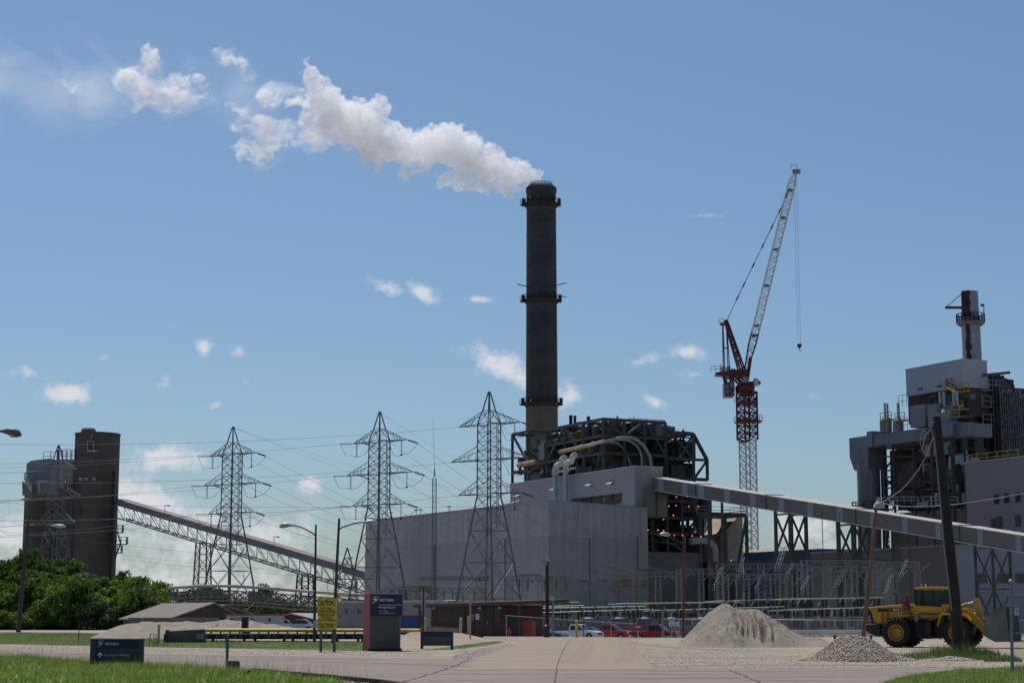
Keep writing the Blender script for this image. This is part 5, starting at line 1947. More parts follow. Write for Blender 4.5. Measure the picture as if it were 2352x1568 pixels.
# braces from deck to turntable and counterweight hangers
for X0, Y0, X1, Y1 in ((1680, 862, 1706, 888), (1690, 862, 1712, 880), (1663, 862, 1667, 880), (1676, 862, 1682, 880), (1712, 850, 1716, 890), (1724, 820, 1716, 876)):
 for s in (-1.5, 1.5):
  mb.bar(vc(X0, Y0, s), vc(X1, Y1, s), .2)
for X0, Y0, X1, Y1 in ((1664, 868, 1681, 874), (1664, 876, 1678, 866)):
 mb.bar(vc(X0, Y0, -1.5), vc(X1, Y1, -1.5), .1)
mb.build('slewing_deck', m_red, crn)
mb = MB()
a_ = vc(1643, 857)
mb.rail([(a_.x - 1.2, DC - 1.8, a_.z), (vc(1662, 857).x, DC - 1.8, a_.z)], 1.4, .05, 1)
mb.bar(vc(1655, 848), vc(1655, 834), .06)
mb.build('deck_rail', m_cgrey, crn)
mb = MB()
for X0, X1, Y0, Y1 in ((1656, 1665, 844, 854), (1669, 1676, 842, 853), (1678, 1688, 848, 854), (1690, 1696, 850, 855)):
 a_, b_ = vc(X0, Y1), vc(X1, Y0)
 mb.box(a_.x, b_.x, DC - 1.2, DC + 1.2, a_.z, b_.z)
mb.build('winch', m_cgrey, crn)
mb = MB()
a_, b_ = vc(1663, 911), vc(1684, 880)
mb.box(a_.x, b_.x, DC - 1.6, DC + 1.6, a_.z, b_.z)
cw = mb.build('counterweight', m_cgrey, crn)
mb = MB()
for dy in (-1.68, 1.68):
 for x0, z0_, x1, z1_ in ((0, 0, 1, .5), (1, .5, 0, 1), (0, .5, 1, .5), (0, 0, 0, 1), (1, 0, 1, 1), (.5, 0, .5, 1), (0, 0, 1, 0), (0, 1, 1, 1), (.5, 0, 1, .5)):
  mb.bar((a_.x + (b_.x - a_.x) * x0, DC + dy, a_.z + (b_.z - a_.z) * z0_), (a_.x + (b_.x - a_.x) * x1, DC + dy, a_.z + (b_.z - a_.z) * z1_), .09)
mb.build('counterweight_frame', m_red, crn)
mb = MB()
a_, b_ = vc(1729, 889), vc(1743, 872)
mb.prism([(a_.x, DC - 3, a_.z), (b_.x, DC - 3, a_.z + .3), (b_.x, DC - 3, b_.z - .8), (b_.x - .9, DC - 3, b_.z), (a_.x, DC - 3, b_.z)], (0, 2.2, 0))
cab_ = mb.build('cab', M('cab_white', (0.6, 0.6, 0.58), rough=.5), crn)
mb = MB()
mb.box(b_.x - .55, b_.x - .1, DC - 3.04, DC - 3.01, a_.z + .4, b_.z - .9)
mb.box(b_.x + .01, b_.x + .04, DC - 2.9, DC - 1.0, a_.z + .4, b_.z - .9)
mb.build('window', glass('cab_glass', (.03, .12, .12)), cab_)
mb = MB()
a_, b_ = vc(1704, 881), vc(1714, 868)
mb.box(a_.x, b_.x, DC - 2.8, DC - 1.9, a_.z, b_.z)
mb.build('control_cabinet', m_cgrey, crn)
# A-frame
mb = MB()
ap = vc(1664, 742)
for s in (-1, 1):
 t_ = s * .5
 w_ = s * 1.5
 mb.bar(vc(1664 + 2, 742, t_), vc(1698, 850, w_), .17)
 mb.bar(vc(1672, 742, t_), vc(1709, 850, w_), .17)
 mb.bar(vc(1660, 745, t_), vc(1663, 850, w_), .11)
 mb.bar(vc(1669, 745, t_), vc(1674, 850, w_), .1)
 for i in range(6):
  f0, f1 = i / 6, (i + 1) / 6
  p0, p1 = vc(1666, 742, t_).lerp(vc(1698, 850, w_), f0), vc(1672, 742, t_).lerp(vc(1709, 850, w_), f1)
  mb.bar(p0, p1, .08)
  p2 = vc(1666, 742, t_).lerp(vc(1698, 850, w_), f1)
  mb.bar(p2, p1, .07)
for f in (.05, .3, .55, .8):
 mb.bar(vc(1666, 742, -.5).lerp(vc(1698, 850, -1.5), f), vc(1666, 742, .5).lerp(vc(1698, 850, 1.5), f), .08)
mb.bar(vc(1661, 800, -1), vc(1671, 798, 1), .12)
a_ = vc(1654, 746)
mb.box(a_.x, vc(1672, 746).x, DC - 1, DC + 1, a_.z, a_.z + .35)
mb.lathe([(.5, -.6), (.6, 0), (.5, .6)], c=vc(1668, 741), n=10)
mb.build('a_frame', m_red, crn)
mb = MB()
a_ = vc(1650, 746)
mb.rail([Vec((a_.x, DC - 1, a_.z)), Vec((vc(1662, 746).x, DC - 1, a_.z))], 1.2, .05, .8)
mb.build('top_rail', m_cgrey, crn)
# jib
jb, jt = (vc(1710, 842), vc(1722, 842)), (vc(1821, 396), vc(1829, 394))
def jib(f0, f1, mat, name, n):
 def w(f):
  return .35 + .65 * min(1, f / .12) if f < .12 else (1.0 if f < .93 else 1 - (f - .93) / .07 * .75)
 mb = MB()
 c0, c1 = vc(1713, 850), vc(1826, 392)
 d = (c1 - c0).normalized()
 u = Vec((d.z, 0, -d.x))
 for i in range(n):
  fa, fb = f0 + (f1 - f0) * i / n, f0 + (f1 - f0) * (i + 1) / n
  P_, Q_ = c0.lerp(c1, fa), c0.lerp(c1, fb)
  wa, wb = 1.0 * w(fa), 1.0 * w(fb)
  cor = lambda o, ww, k: o + u * ((-1, 1, 1, -1)[k] * ww * .8) + Vec((0, (-1, -1, 1, 1)[k] * ww * .8, 0))
  for k in range(4):
   mb.bar(cor(P_, wa, k), cor(Q_, wb, k), .10)
   m_ = (k + 1) % 4
   mb.bar(cor(P_, wa, k), cor(Q_, wb, m_), .042)
   mb.bar(cor(Q_, wb, k), cor(Q_, wb, m_), .042)
   if i % 2:
    mb.bar(cor(P_, wa, m_), cor(Q_, wb, k), .035)
 return mb.build(name, mat, crn)
jib(0.0, .18, m_red, 'jib_foot', 6)
jib(.18, 1.0, m_white, 'jib', 34)
mb = MB()
for f in (.17, .22, .42, .60, .76, .9):
 c_ = vc(1713, 850).lerp(vc(1826, 392), f)
 mb.box(c_.x - .5, c_.x + .5, DC - .7, DC + .7, c_.z - .2, c_.z + .2)
 mb.cut()
mb.build('jib_walkway', m_dark, crn)
mb = MB()
t_ = vc(1829, 394)
mb.box(t_.x - .9, t_.x + .9, DC - .6, DC + .6, t_.z - .5, t_.z + .4)
mb.bar(t_, t_ + Vec((.2, 0, 1.9)), .05)
mb.bar(t_ + Vec((-1.2, 0, .6)), t_ + Vec((-1.0, 0, 1.7)), .05)
mb.bar(t_ + Vec((-1.2, 0, 1.7)), t_ + Vec((.2, 0, 1.2)), .04)
mb.build('jib_head', m_cgrey, crn)
mb = MB()
for s in (-.4, .4):
 mb.bar(vc(1668, 740, s), vc(1684, 704, s * .3), .07)
for P_, Q_ in (((1684, 704), (1805, 455)),):
 mb.bar(vc(*P_), vc(*Q_), .075)
 for f in (.08, .2, .38, .56, .73, .88):
  c_ = vc(*P_).lerp(vc(*Q_), f)
  d = (vc(*Q_) - vc(*P_)).normalized()
  mb.bar(c_ - d * .6, c_ + d * .6, .17, 6)
mb.bar(vc(1805, 455), vc(1811, 438), .16)
mb.build('pendant_rope', m_dark, crn)
mb = MB()
mb.bar(vc(1830, 398), vc(1838.5, 788), .028, 6)
mb.bar(vc(1825, 440), vc(1833, 788), .028, 6)
mb.build('hoist_rope', m_dark, crn)
mb = MB()
h_ = vc(1836, 794)
mb.prism([(h_.x - .45, DC - .2, h_.z + .4), (h_.x + .45, DC - .2, h_.z + .5), (h_.x + .5, DC - .2, h_.z - .1), (h_.x, DC - .2, h_.z - .7), (h_.x - .45, DC - .2, h_.z - .2)], (0, .4, 0))
mb.tube([h_ - O3 * .6, h_ - O3 * 1.0, h_ - O3 * 1.25 + Vec((.2, 0, 0)), h_ - O3 * 1.05 + Vec((.4, 0, 0))], .08, 6)
mb.build('hook_block', m_red, crn)
# ------------------------------------------------------------------ switchyard
m_sy = M('switchyard_steel', (0.24, 0.245, 0.235), rough=.55, metal=.15, var=.2, scale=.5)
m_syd = M('switchyard_dark', (0.22, 0.22, 0.21), rough=.6, var=.2, scale=.5)
m_rusty = M('rusty_gantry', (0.20, 0.14, 0.08), rough=.8, var=.3, scale=.5)
m_green = M('verdigris_bus', (0.26, 0.36, 0.28), rough=.45, metal=.2, var=.1)
m_blade = M('bright_aluminium', (0.5, 0.5, 0.5), rough=.35, metal=.4)
rnd = random.Random(77)
def gantry(label, xs_, Y, D, mat, depth=2.0, ins=(), dark_ins=True, cw=.35, group='steel gantries of the switchyard', dD=0):
 "portal of lattice columns carrying a lattice beam"
 D += 28
 zt_ = V(xs_[0], Y, D).z
 Ps = [V(x, 1400, D + dD * i) for i, x in enumerate(xs_)]
 root = thing('gantry', label, 'switchyard gantry', (Ps[0].x, Ps[0].y, ground_z(Ps[0].x, Ps[0].y)), 0, group)
 for p in Ps:
  mb = MB()
  mb.lattice((p.x, p.y, -.7), (p.x, p.y, zt_), cw * 1.2, cw, int(zt_ / .9), .055, rb=.025, x=False)
  for s in (-1, 1):
   mb.bar((p.x + s * cw, p.y, zt_ - 1.6), (p.x + s * 1.7, p.y, zt_ - .2), .05)
  mb.build('column', mat, root)
 mb = MB()
 for p, q in zip(Ps[:-1], Ps[1:]):
  a_, b_ = Vec((p.x, p.y, zt_ - .35)), Vec((q.x, q.y, zt_ - .35))
  d = (b_ - a_).normalized()
  n = max(2, int((b_ - a_).length / .9))
  mb.lattice(a_, b_, .35, .35, n, .055, (0, 1, 0), (0, 0, 1), rb=.025, x=False)
 mb.build('beam', mat, root)
 for X, kind in ins:
  t = (X - xs_[0]) / (xs_[-1] - xs_[0])
  p = Ps[0].lerp(Ps[-1], t)
  mb = MB()
  if kind == 'h':                         # strain string lying on top of the beam
   c = Vec((p.x, p.y, zt_ + .2))
   for i in range(7):
    mb.bar(c + Vec((-.75 + i * .22, 0, 0)), c + Vec((-.69 + i * .22, 0, 0)), .15, 8)
   mb.bar(c + Vec((-.8, 0, 0)), c + Vec((.8, 0, 0)), .05)
  elif kind == 'd':
   for i in range(8):
    mb.bar((p.x, p.y - .5, zt_ - .8 - i * .17), (p.x, p.y - .5, zt_ - .86 - i * .17), .13, 8)
   mb.bar((p.x, p.y - .5, zt_ - .3), (p.x, p.y - .5, zt_ - 2.3), .04)
  mb.build('insulator', m_ins, root)
 return root
def bus_row(label, X0, X1, Y, D, n, per, mat=None, both=True, h=1.1, blades=0, seed=1, Yb=None, group='bus supports of the switchyard'):
 "low bus structure: posts, a beam, upright insulators and the tube on top"
 D += 34
 rn = random.Random(seed)
 z = V(X0, Y, D).z
 p, q = V(X0, 1400, D), V(X1, 1400, D)
 z1_ = V(X1, Yb if Yb else Y, D).z
 root = thing('bus_support', label, 'bus support', (p.x, D, 0), 0, group)
 mb = MB()
 mb.bar((p.x, D - .6, z), (q.x, D - .6, z1_), .075, 6)
 mb.bar((p.x - 1, D + .8, z - .05), (q.x - 2, D + .8, z1_ - .05), .065, 6)
 mb.build('bus_tube', m_green, root)
 mb = MB()
 N = n
 for i in range(N + 1):
  x = p.x + (q.x - p.x) * i / N
  zz = z + (z1_ - z) * i / N - h
  mb.bar((x, D - .6, -.8), (x, D - .6, zz), .06)
  mb.bar((x, D + .8, -.8), (x, D + .8, zz), .06)
  mb.bar((x, D - .6, zz - 1.6), (x, D + .8, zz - .1), .05)
  mb.beam((x - .8, D - .6, zz), (x + .8, D - .6, zz), .1, .1)
  mb.bar((x, D - .6, zz - .9), (x - .8, D - .6, zz), .04)
  mb.bar((x, D - .6, zz - .9), (x + .8, D - .6, zz), .04)
 mb.beam((p.x, D - .6, z - h - .12), (q.x, D - .6, z1_ - h - .12), .18, .2)
 mb.beam((p.x, D + .8, z - h - .12), (q.x, D + .8, z1_ - h - .12), .18, .2)
 mb.build('stand', mat or m_syd, root)
 xs_ = []
 L = q.x - p.x
 k = 0
 while k < per:
  base = p.x + L * (k + .5) / per + rn.uniform(-.4, .4)
  m_ = rn.choice((2, 3, 3))
  for j in range(m_):
   xs_.append(base + j * rn.uniform(.35, .55))
  k += 1
 for x in xs_:
  f = (x - p.x) / L
  zz = z + (z1_ - z) * f
  up = rn.random() < .6
  b0 = zz - h if up else zz - h - 1.2
  mb = MB()
  mb.lathe([(.05, 0), (.19, .05), (.13, .15), (.19, .2), (.13, .32), (.19, .37), (.13, .5), (.19, .55), (.13, .68), (.19, .73), (.13, .85), (.17, .9), (.05, h - .12)], c=(x, D - .6, b0), n=7)
  mb.build('insulator', m_ins, root)
 for j in range(blades):
  x = p.x + L * (j + rn.random()) / blades
  f = (x - p.x) / L
  zz = z + (z1_ - z) * f
  mb = MB()
  hh_ = rn.uniform(.35, .75)
  zq = zz - rn.uniform(.3, 1.5)
  mb.bar((x, D - .8, zq), (x + hh_ * .5, D - .8, zq + hh_), .028)
  mb.bar((x + .14, D - .8, zq), (x + .14 + hh_ * .5, D - .8, zq + hh_), .028)
  mb.build('switch_blade', m_blade, root)
 return root
gantry('grey gantry with hanging insulators behind the gatehouse roof', [1172, 1205, 1240, 1266, 1292, 1312], 1322, 232, m_sy, ins=[(1193, 'd'), (1213, 'd'), (1230, 'h'), (1250, 'd'), (1278, 'd'), (1300, 'd'), (1205, 'h')], cw=.3)
gantry('thin pale gantry at mid height in front of the hall downpipe', [1318, 1355, 1418], 1336, 228, m_sy, ins=[(1340, 'h'), (1385, 'h')], cw=.22)
gantry('rust streaked brown gantry near the hall corner', [1418, 1462, 1500], 1334, 226, m_rusty, ins=[(1440, 'h')], cw=.25)
gantry('grey gantry in front of the hall corner topped by dark insulators', [1462, 1512, 1560], 1312, 224, m_sy, ins=[(1478, 'h'), (1500, 'h'), (1520, 'h'), (1545, 'h')], cw=.35)
gantry('tall gantry in front of the dark open bay', [1560, 1612, 1655], 1306, 222, m_sy, ins=[(1580, 'h'), (1640, 'h'), (1600, 'd')], cw=.3)
gantry('highest gantry of the switchyard below the crane mast', [1655, 1700, 1750, 1800, 1840], 1294, 218, m_sy, ins=[(1672, 'h'), (1690, 'h'), (1720, 'h'), (1740, 'h'), (1770, 'h'), (1790, 'h'), (1815, 'h'), (1680, 'd'), (1730, 'd'), (1780, 'd')], cw=.4)
gantry('wide gantry in front of the brown grey hall with six strings', [1850, 1900, 1950, 2000, 2028], 1286, 216, m_sy, ins=[(1870, 'h'), (1888, 'h'), (1920, 'h'), (1940, 'h'), (1975, 'h'), (2010, 'h')], cw=.4)
gantry('second row gantry behind the tall one below the crane mast', [1668, 1715, 1765, 1815], 1318, 206, m_syd, ins=[(1690, 'h'), (1740, 'h'), (1790, 'h'), (1705, 'd'), (1755, 'd')], cw=.35)
gantry('lower gantry in front of the wide one by the brown grey hall', [1862, 1905, 1965, 2040 - 20], 1300, 206, m_syd, ins=[(1880, 'h'), (1930, 'h'), (1990, 'h')], cw=.3)
gantry('last gantry with three brown strings before the black leaning pole', [2012, 2048, 2110], 1289, 212, m_sy, ins=[(2030, 'h'), (2057, 'h'), (2085, 'h')], cw=.3)
gantry('narrow portal gantry above the yellow wheel loader hood', [1996, 2042, 2080 - 22], 1306, 208, m_sy, ins=[(2012, 'h')], cw=.25)
gantry('bare portal frame between the company sign and the radio mast', [920, 968, 985], 1346, 236, m_rusty, ins=[(930, 'd')], cw=.25)
gantry('pale portal frame under the ribbon windows', [960, 1000, 1060, 1110], 1350, 240, m_sy, ins=[(980, 'd'), (1020, 'd'), (1040, 'd'), (1090, 'd')], cw=.25)
gantry('dark topped portal frame beside the tall company sign', [868, 900, 940], 1352, 215, m_syd, ins=[(875, 'd'), (885, 'd'), (897, 'd'), (905, 'd'), (918, 'd'), (932, 'd')], cw=.2)
bus_row('topmost green bus tubes on stands in front of the hall foot', 1415, 1700, 1386, 205, 9, 13, seed=2, blades=10, Yb=1382)
bus_row('upper green bus tubes behind the grey sand heap', 1640, 1860, 1380, 200, 7, 12, seed=3, blades=9, Yb=1374)
bus_row('upper green bus tubes behind the leaning brown lamp pole', 1790, 2030, 1376, 196, 8, 13, seed=4, blades=10, Yb=1372)
bus_row('short bus row between gatehouse and floodlight pole', 1195, 1340, 1394, 198, 5, 7, seed=5, blades=6, Yb=1390)
bus_row('middle bus row between floodlight pole and heap', 1260, 1480, 1396, 190, 7, 9, seed=6, blades=8, Yb=1392)
bus_row('lowest long green bus tubes behind the parked pickups', 1165, 1500, 1409, 178, 10, 9, seed=7, blades=3, Yb=1399, h=.9)
bus_row('lowest long green bus tubes behind the heap', 1500, 1800, 1402, 176, 10, 14, seed=8, blades=6, Yb=1393, h=.9)
bus_row('lowest green bus tubes behind the loader', 1790, 2110, 1401, 172, 10, 14, seed=9, blades=6, Yb=1392, h=.9)
bus_row('short upper bus row behind the second row', 1240, 1330, 1383, 212, 4, 7, seed=10, blades=4)
bus_row('bus row standing behind the company sign and gatehouse', 870, 1060, 1379, 228, 6, 8, seed=11, blades=0, h=1.0)
for i, (X, Y, D) in enumerate(((1480, 1405, 188), (1420, 1408, 186), (1540, 1408, 184), (1350, 1412, 184), (1610, 1408, 182))):
 D += 22
 root = thing('breaker', 'grey switchyard circuit breaker tank with V shaped bushings', 'circuit breaker', V(X, 1400, D).xy.to_3d(), 0, 'circuit breakers behind the parking fence')
 c = V(X, 1400, D)
 mb = MB()
 mb.lathe([(.3, .8), (.95, 1.0), (.95, 2.2), (.3, 2.4)], c=(c.x, c.y, -.7), n=16)
 for s in (-.6, .6):
  mb.box(c.x + s - .1, c.x + s + .1, c.y - .1, c.y + .1, -.7, .2)
 mb.build('tank', M('tank_grey', (0.13, 0.14, 0.16), rough=.5), root)
 for s in (-1, 1):
  mb = MB()
  p_ = Vec((c.x + s * .3, c.y, 1.6))
  q_ = Vec((c.x + s * 1.0, c.y, 3.0))
  for k in range(6):
   o_ = p_.lerp(q_, k / 6)
   d_ = (q_ - p_).normalized()
   mb.bar(o_, o_ + d_ * .07, .16, 8)
  mb.bar(p_, q_, .05)
  mb.build('bushing', m_ins, root)
# tall diagonal disconnect blades glinting in the sun
for X, Y0, Y1, D in ((1790, 1253, 1300, 214), (1797, 1253, 1300, 214), (1812, 1293, 1326, 212), (1700, 1278, 1330, 215), (1930, 1308, 1346, 210), (1924, 1308, 1346, 210), (2196 - 200, 1300, 1330, 210), (2075, 1283, 1320, 208), (1650, 1300, 1340, 212), (2150 - 110, 1318, 1360, 206), (1745, 1310, 1345, 207), (1850, 1320, 1350, 205)):
 D += 28
 p, q = V(X - 9, Y1, D), V(X + 6, Y0, D)
 mb = MB()
 for s in (0, .3):
  mb.bar(p + Vec((s, 0, 0)), q + Vec((s, 0, 0)), .032)
 for k in range(4):
  o_ = p.lerp(q, (k + .5) / 4)
  mb.bar(o_, o_ + Vec((.3, 0, 0)), .05)
 root = thing('disconnect_switch', 'slanting bright blade of an open disconnect switch high in the switchyard', 'switch', (p.x, p.y, p.z), 0, 'open disconnect switches')
 mb.build('blade', m_blade, root)
 mb = MB()
 mb.bar(p, (p.x, p.y, -.7), .05)
 mb.lathe([(.05, 0), (.16, .1), (.1, .3), (.16, .5), (.1, .7), (.16, .9), (.05, 1)], c=(p.x, p.y, p.z - 1), n=8)
 mb.build('stand', m_sy, root)
# ------------------------------------------------------------------ signs
m_navy = M('navy_paint', (0.012, 0.016, 0.065), rough=.45, var=.1)
m_teal = M('teal_post', (0.02, 0.07, 0.085), rough=.45, var=.1)
m_sgrey = M('sign_grey', (0.075, 0.075, 0.072), rough=.6, var=.1, scale=.6)
m_sred = M('sign_red', (0.30, 0.03, 0.055), rough=.5, var=.06)
m_slet = M('sign_white', (0.80, 0.82, 0.85), rough=.5, var=.03)
m_syel = M('sign_yellow', (0.62, 0.50, 0.045), rough=.55, var=.08, scale=2)
m_sblk = M('sign_black', (0.015, 0.014, 0.012), rough=.6)
m_wood = M('grey_wood_post', (0.11, 0.105, 0.10), rough=.9, var=.2, scale=3)
def sx(X, Y, y):
 return V(X, Y, y)
def logo(parent, X, Y, s, y, name='logo'):
 "white comet mark: a ball with swept rays"
 mb = MB()
 c = V(X, Y, y)
 k = s / F * y
 vs = [(c.x + .30 * k * math.cos(a) + .1 * k, y, c.z + .30 * k * math.sin(a)) for a in [i * math.pi / 8 for i in range(16)]]
 mb.add(vs, [tuple(range(16))])
 def sw(pts_, w):
  P = [(c.x + a * k, c.z + b * k) for a, b in pts_]
  vs = []
  n = len(P)
  for i, (a, b) in enumerate(P):
   d = Vec((P[min(i + 1, n - 1)][0] - P[max(i - 1, 0)][0], P[min(i + 1, n - 1)][1] - P[max(i - 1, 0)][1])).normalized()
   ww = w * k * (1 - abs(i / (n - 1) - .5) * .8)
   vs += [(a - d.y * ww, y - .001, b + d.x * ww), (a + d.y * ww, y - .001, b - d.x * ww)]
  mb.add(vs, [(2 * i, 2 * i + 1, 2 * i + 3, 2 * i + 2) for i in range(n - 1)])
 sw([(-.8, .50), (-.4, .68), (.2, .76), (.9, .62), (.95, .35), (.7, .05)], .045)
 sw([(-.85, -.02), (-.5, .12), (-.1, .22)], .05)
 sw([(-.75, -.62), (-.3, -.35), (.25, -.28)], .05)
 sw([(-.85, -1.1), (-.3, -.72), (.3, -.35), (.8, .1)], .05)
 sw([(-.6, .3), (-.2, .42), (.2, .5)], .04)
 return mb.build(name, m_slet, parent)
D = 92.0
ms = thing('company_sign', 'tall blue and grey monument sign with a red side slab beside the driveway', 'sign', V(885, 1491, D).xy.to_3d())
def vbox(mb, X0, X1, Y0, Y1, D, th, z0=None):
 a, b = V(X0, Y0, D), V(X1, Y1, D)
 mb.box(a.x, b.x, D, D + th, b.z if z0 is None else z0, a.z)
 return a, b
mb = MB()
vbox(mb, 850, 917.5, 1413, 1490, D + .12, .8)
mb.build('base', m_sgrey, ms, bevel=.02)
mb = MB()
a_, b_ = vbox(mb, 850.3, 923.5, 1363, 1413.2, D, 1.05)
mb.build('name_panel', m_navy, ms, bevel=.02)
mb = MB()
pl_ = V(834, 1490, D + .9)
mb.hexa([(V(834, 1400, D + 1.1).x, D + 1.1, 0), (V(850.2, 1400, D + .15).x, D + .2, 0), (V(850.2, 1400, D + .2).x, D + 1.25, 0), (V(834, 1400, D + 1.2).x, D + 1.6, 0),
   (V(836, 1400, D + 1.1).x, D + 1.1, V(850, 1361, D + 1).z), (V(850.2, 1400, D + .15).x, D + .2, V(850, 1361, D + 1).z), (V(850.2, 1400, D + .2).x, D + 1.25, V(850, 1361, D + 1).z), (V(836, 1400, D + 1.2).x, D + 1.6, V(850, 1361, D + 1).z)])
a2_ = V(912, 1361, D + 1.1)
mb.box(V(850.3, 1400, D).x, a2_.x, D + 1.07, D + 1.5, 0, a2_.z)
mb.build('red_slab', m_sred, ms, bevel=.02)
mb = MB()
vbox(mb, 846, 921, 1488, 1493, D + .2, .7, z0=-.1)
mb.build('plinth', m_sblk, ms)
yy = D - .012
def zx(x, y, sc=.2976, ox=1200, oy=2300):
 return (ox + x * sc) * .5742, (oy + y * sc) * .5742
def put(txt, x0, y0, x1, y1, D, mat, parent, bold=0.0, sc=.2976, ox=1200, oy=2300, name='lettering'):
 X0, Y0 = zx(x0, y0, sc, ox, oy)
 X1, Y1 = zx(x1, y1, sc, ox, oy)
 a, b = V(X0, Y0, D), V(X1, Y1, D)
 return lettering(name, txt, a.x, b.x, b.z, a.z, D, mat, parent, bold)
put('VECTREN', 1070, 314, 1256, 347, yy, m_slet, ms, .01)
mb = MB()
a_, b_ = V(*zx(1062, 395), yy), V(*zx(1374, 399), yy)
mb.add([(a_.x, yy, b_.z), (b_.x, yy, b_.z), (b_.x, yy, a_.z), (a_.x, yy, a_.z)], [(0, 1, 2, 3)])
mb.build('rule', m_slet, ms)
put('Energy Supply', 1062, 414, 1280, 446, yy, m_slet, ms)
m_let2 = M('sign_pale_blue', (0.56, 0.60, 0.68), rough=.5)
put('F. B. Culley', 1062, 466, 1184, 491, yy, m_let2, ms)
put('Generating Station', 1062, 495, 1280, 517, yy, m_let2, ms)
X_, Y_ = zx(1012, 322)
logo(ms, X_, Y_, 9, yy)
# contractor parking sign
D = 62.3
cs = thing('direction_sign', 'low navy and grey direction sign standing in the tall grass', 'sign', V(267, 1525, D).xy.to_3d())
for X0, X1 in ((207.8, 218.5), (319.8, 328)):
 mb = MB()
 a, b = V(X0, 1465.5, D - .05), V(X1, 1529, D - .05)
 mb.box(a.x, b.x, D - .05, D + .13, -.05, a.z)
 mb.build('post', m_teal, cs, bevel=.01)
mb = MB()
a, b = V(218.4, 1466.5, D), V(320, 1491, D)
mb.box(a.x, b.x, D, D + .08, b.z, a.z)
mb.build('header_panel', m_navy, cs)
mb = MB()
c = V(320, 1523, D)
mb.box(a.x, b.x, D + .005, D + .075, c.z, b.z - .002)
mb.build('panel', M('sign_slate', (0.038, 0.045, 0.05), rough=.5, var=.1), cs)
k = dict(sc=.2976, ox=0, oy=2300)
put('VECTREN', 1408, 903, 1592, 935, D - .012, m_slet, cs, .01, **k)
put('Contractor Parking', 1395, 1052, 1740, 1092, D - .012, m_let2, cs, .01, **k)
X_, Y_ = zx(1348, 912, **k)
logo(cs, X_, Y_, 8.5, D - .012)
X_, Y_ = zx(1345, 1070, **k)
c = V(X_, Y_, D - .012)
mb = MB()
mb.add([(c.x + p[0], D - .012, c.z + p[1]) for p in ((-.02, -.09), (.02, -.09), (.02, .02), (.085, -.03), (.085, .02), (0, .10), (-.085, .02), (-.085, -.03), (-.02, .02))], [tuple(range(9))])
mb.build('arrow', m_slet, cs)
# blank sign by the ramp
D = 96
bs_ = thing('blank_sign', 'low navy and grey panel sign without lettering between two blue posts', 'sign', V(1003, 1485, D).xy.to_3d())
for X0, X1 in ((966, 972.5), (1035, 1041)):
 a, b = V(X0, 1448, D), V(X1, 1488, D)
 mb = MB()
 mb.box(a.x, b.x, D - .05, D + .12, -.05, a.z)
 mb.build('post', M('blue_post', (0.02, 0.04, 0.075), rough=.45), bs_, bevel=.01)
mb = MB()
a, b = V(972.4, 1449, D), V(1035.2, 1462.6, D)
mb.box(a.x, b.x, D, D + .08, b.z, a.z)
mb.build('header_panel', m_navy, bs_)
c = V(1035, 1482, D)
mb = MB()
mb.box(a.x, b.x, D + .005, D + .075, c.z, b.z - .002)
mb.build('panel', m_sgrey, bs_)
# caution sign
D = 89.5
ca_ = thing('caution_sign', 'yellow caution board with black lettering about coal trucks on two grey posts', 'sign', V(751, 1494, D).xy.to_3d())
for X0, X1 in ((734.5, 739.5), (765, 770.5)):
 a = V(X0, 1440, D + .06)
 b = V(X1, 1494, D + .06)
 mb = MB()
 mb.box(a.x, b.x, D + .06, D + .16, -.05, a.z)
 mb.build('post', m_wood, ca_)
mb = MB()
a, b = V(730, 1373.4, D), V(773, 1445, D)
mb.box(a.x, b.x, D, D + .05, b.z, a.z)
mb.build('board', m_syel, ca_)
yy = D - .006
rows = [('CAUTION !', 246, 333, 474, 407, .035), ('COAL', 268, 428, 437, 458, .04), ('TRUCKS', 248, 466, 474, 500, .04), ('IRREGULAR', 252, 515, 470, 543, .03), ('TRAFFIC', 272, 548, 447, 578, .03), ('PATTERN', 250, 585, 474, 614, .035), ('CAUTION !', 246, 640, 474, 708, .035)]
for t_, x0, y0, x1, y1, bo in rows:
 put(t_, x0, y0, x1, y1, yy, m_sblk, ca_, bo)
mb = MB()
for y in (416, 508, 621, 322, 722):
 a, b = V(*zx(240, y - 1.5), yy), V(*zx(489, y + 1.5), yy)
 mb.add([(a.x, yy, b.z), (b.x, yy, b.z), (b.x, yy, a.z), (a.x, yy, a.z)], [(0, 1, 2, 3)])
mb.build('rule', M('rule_brown', (0.10, 0.08, 0.02)), ca_)
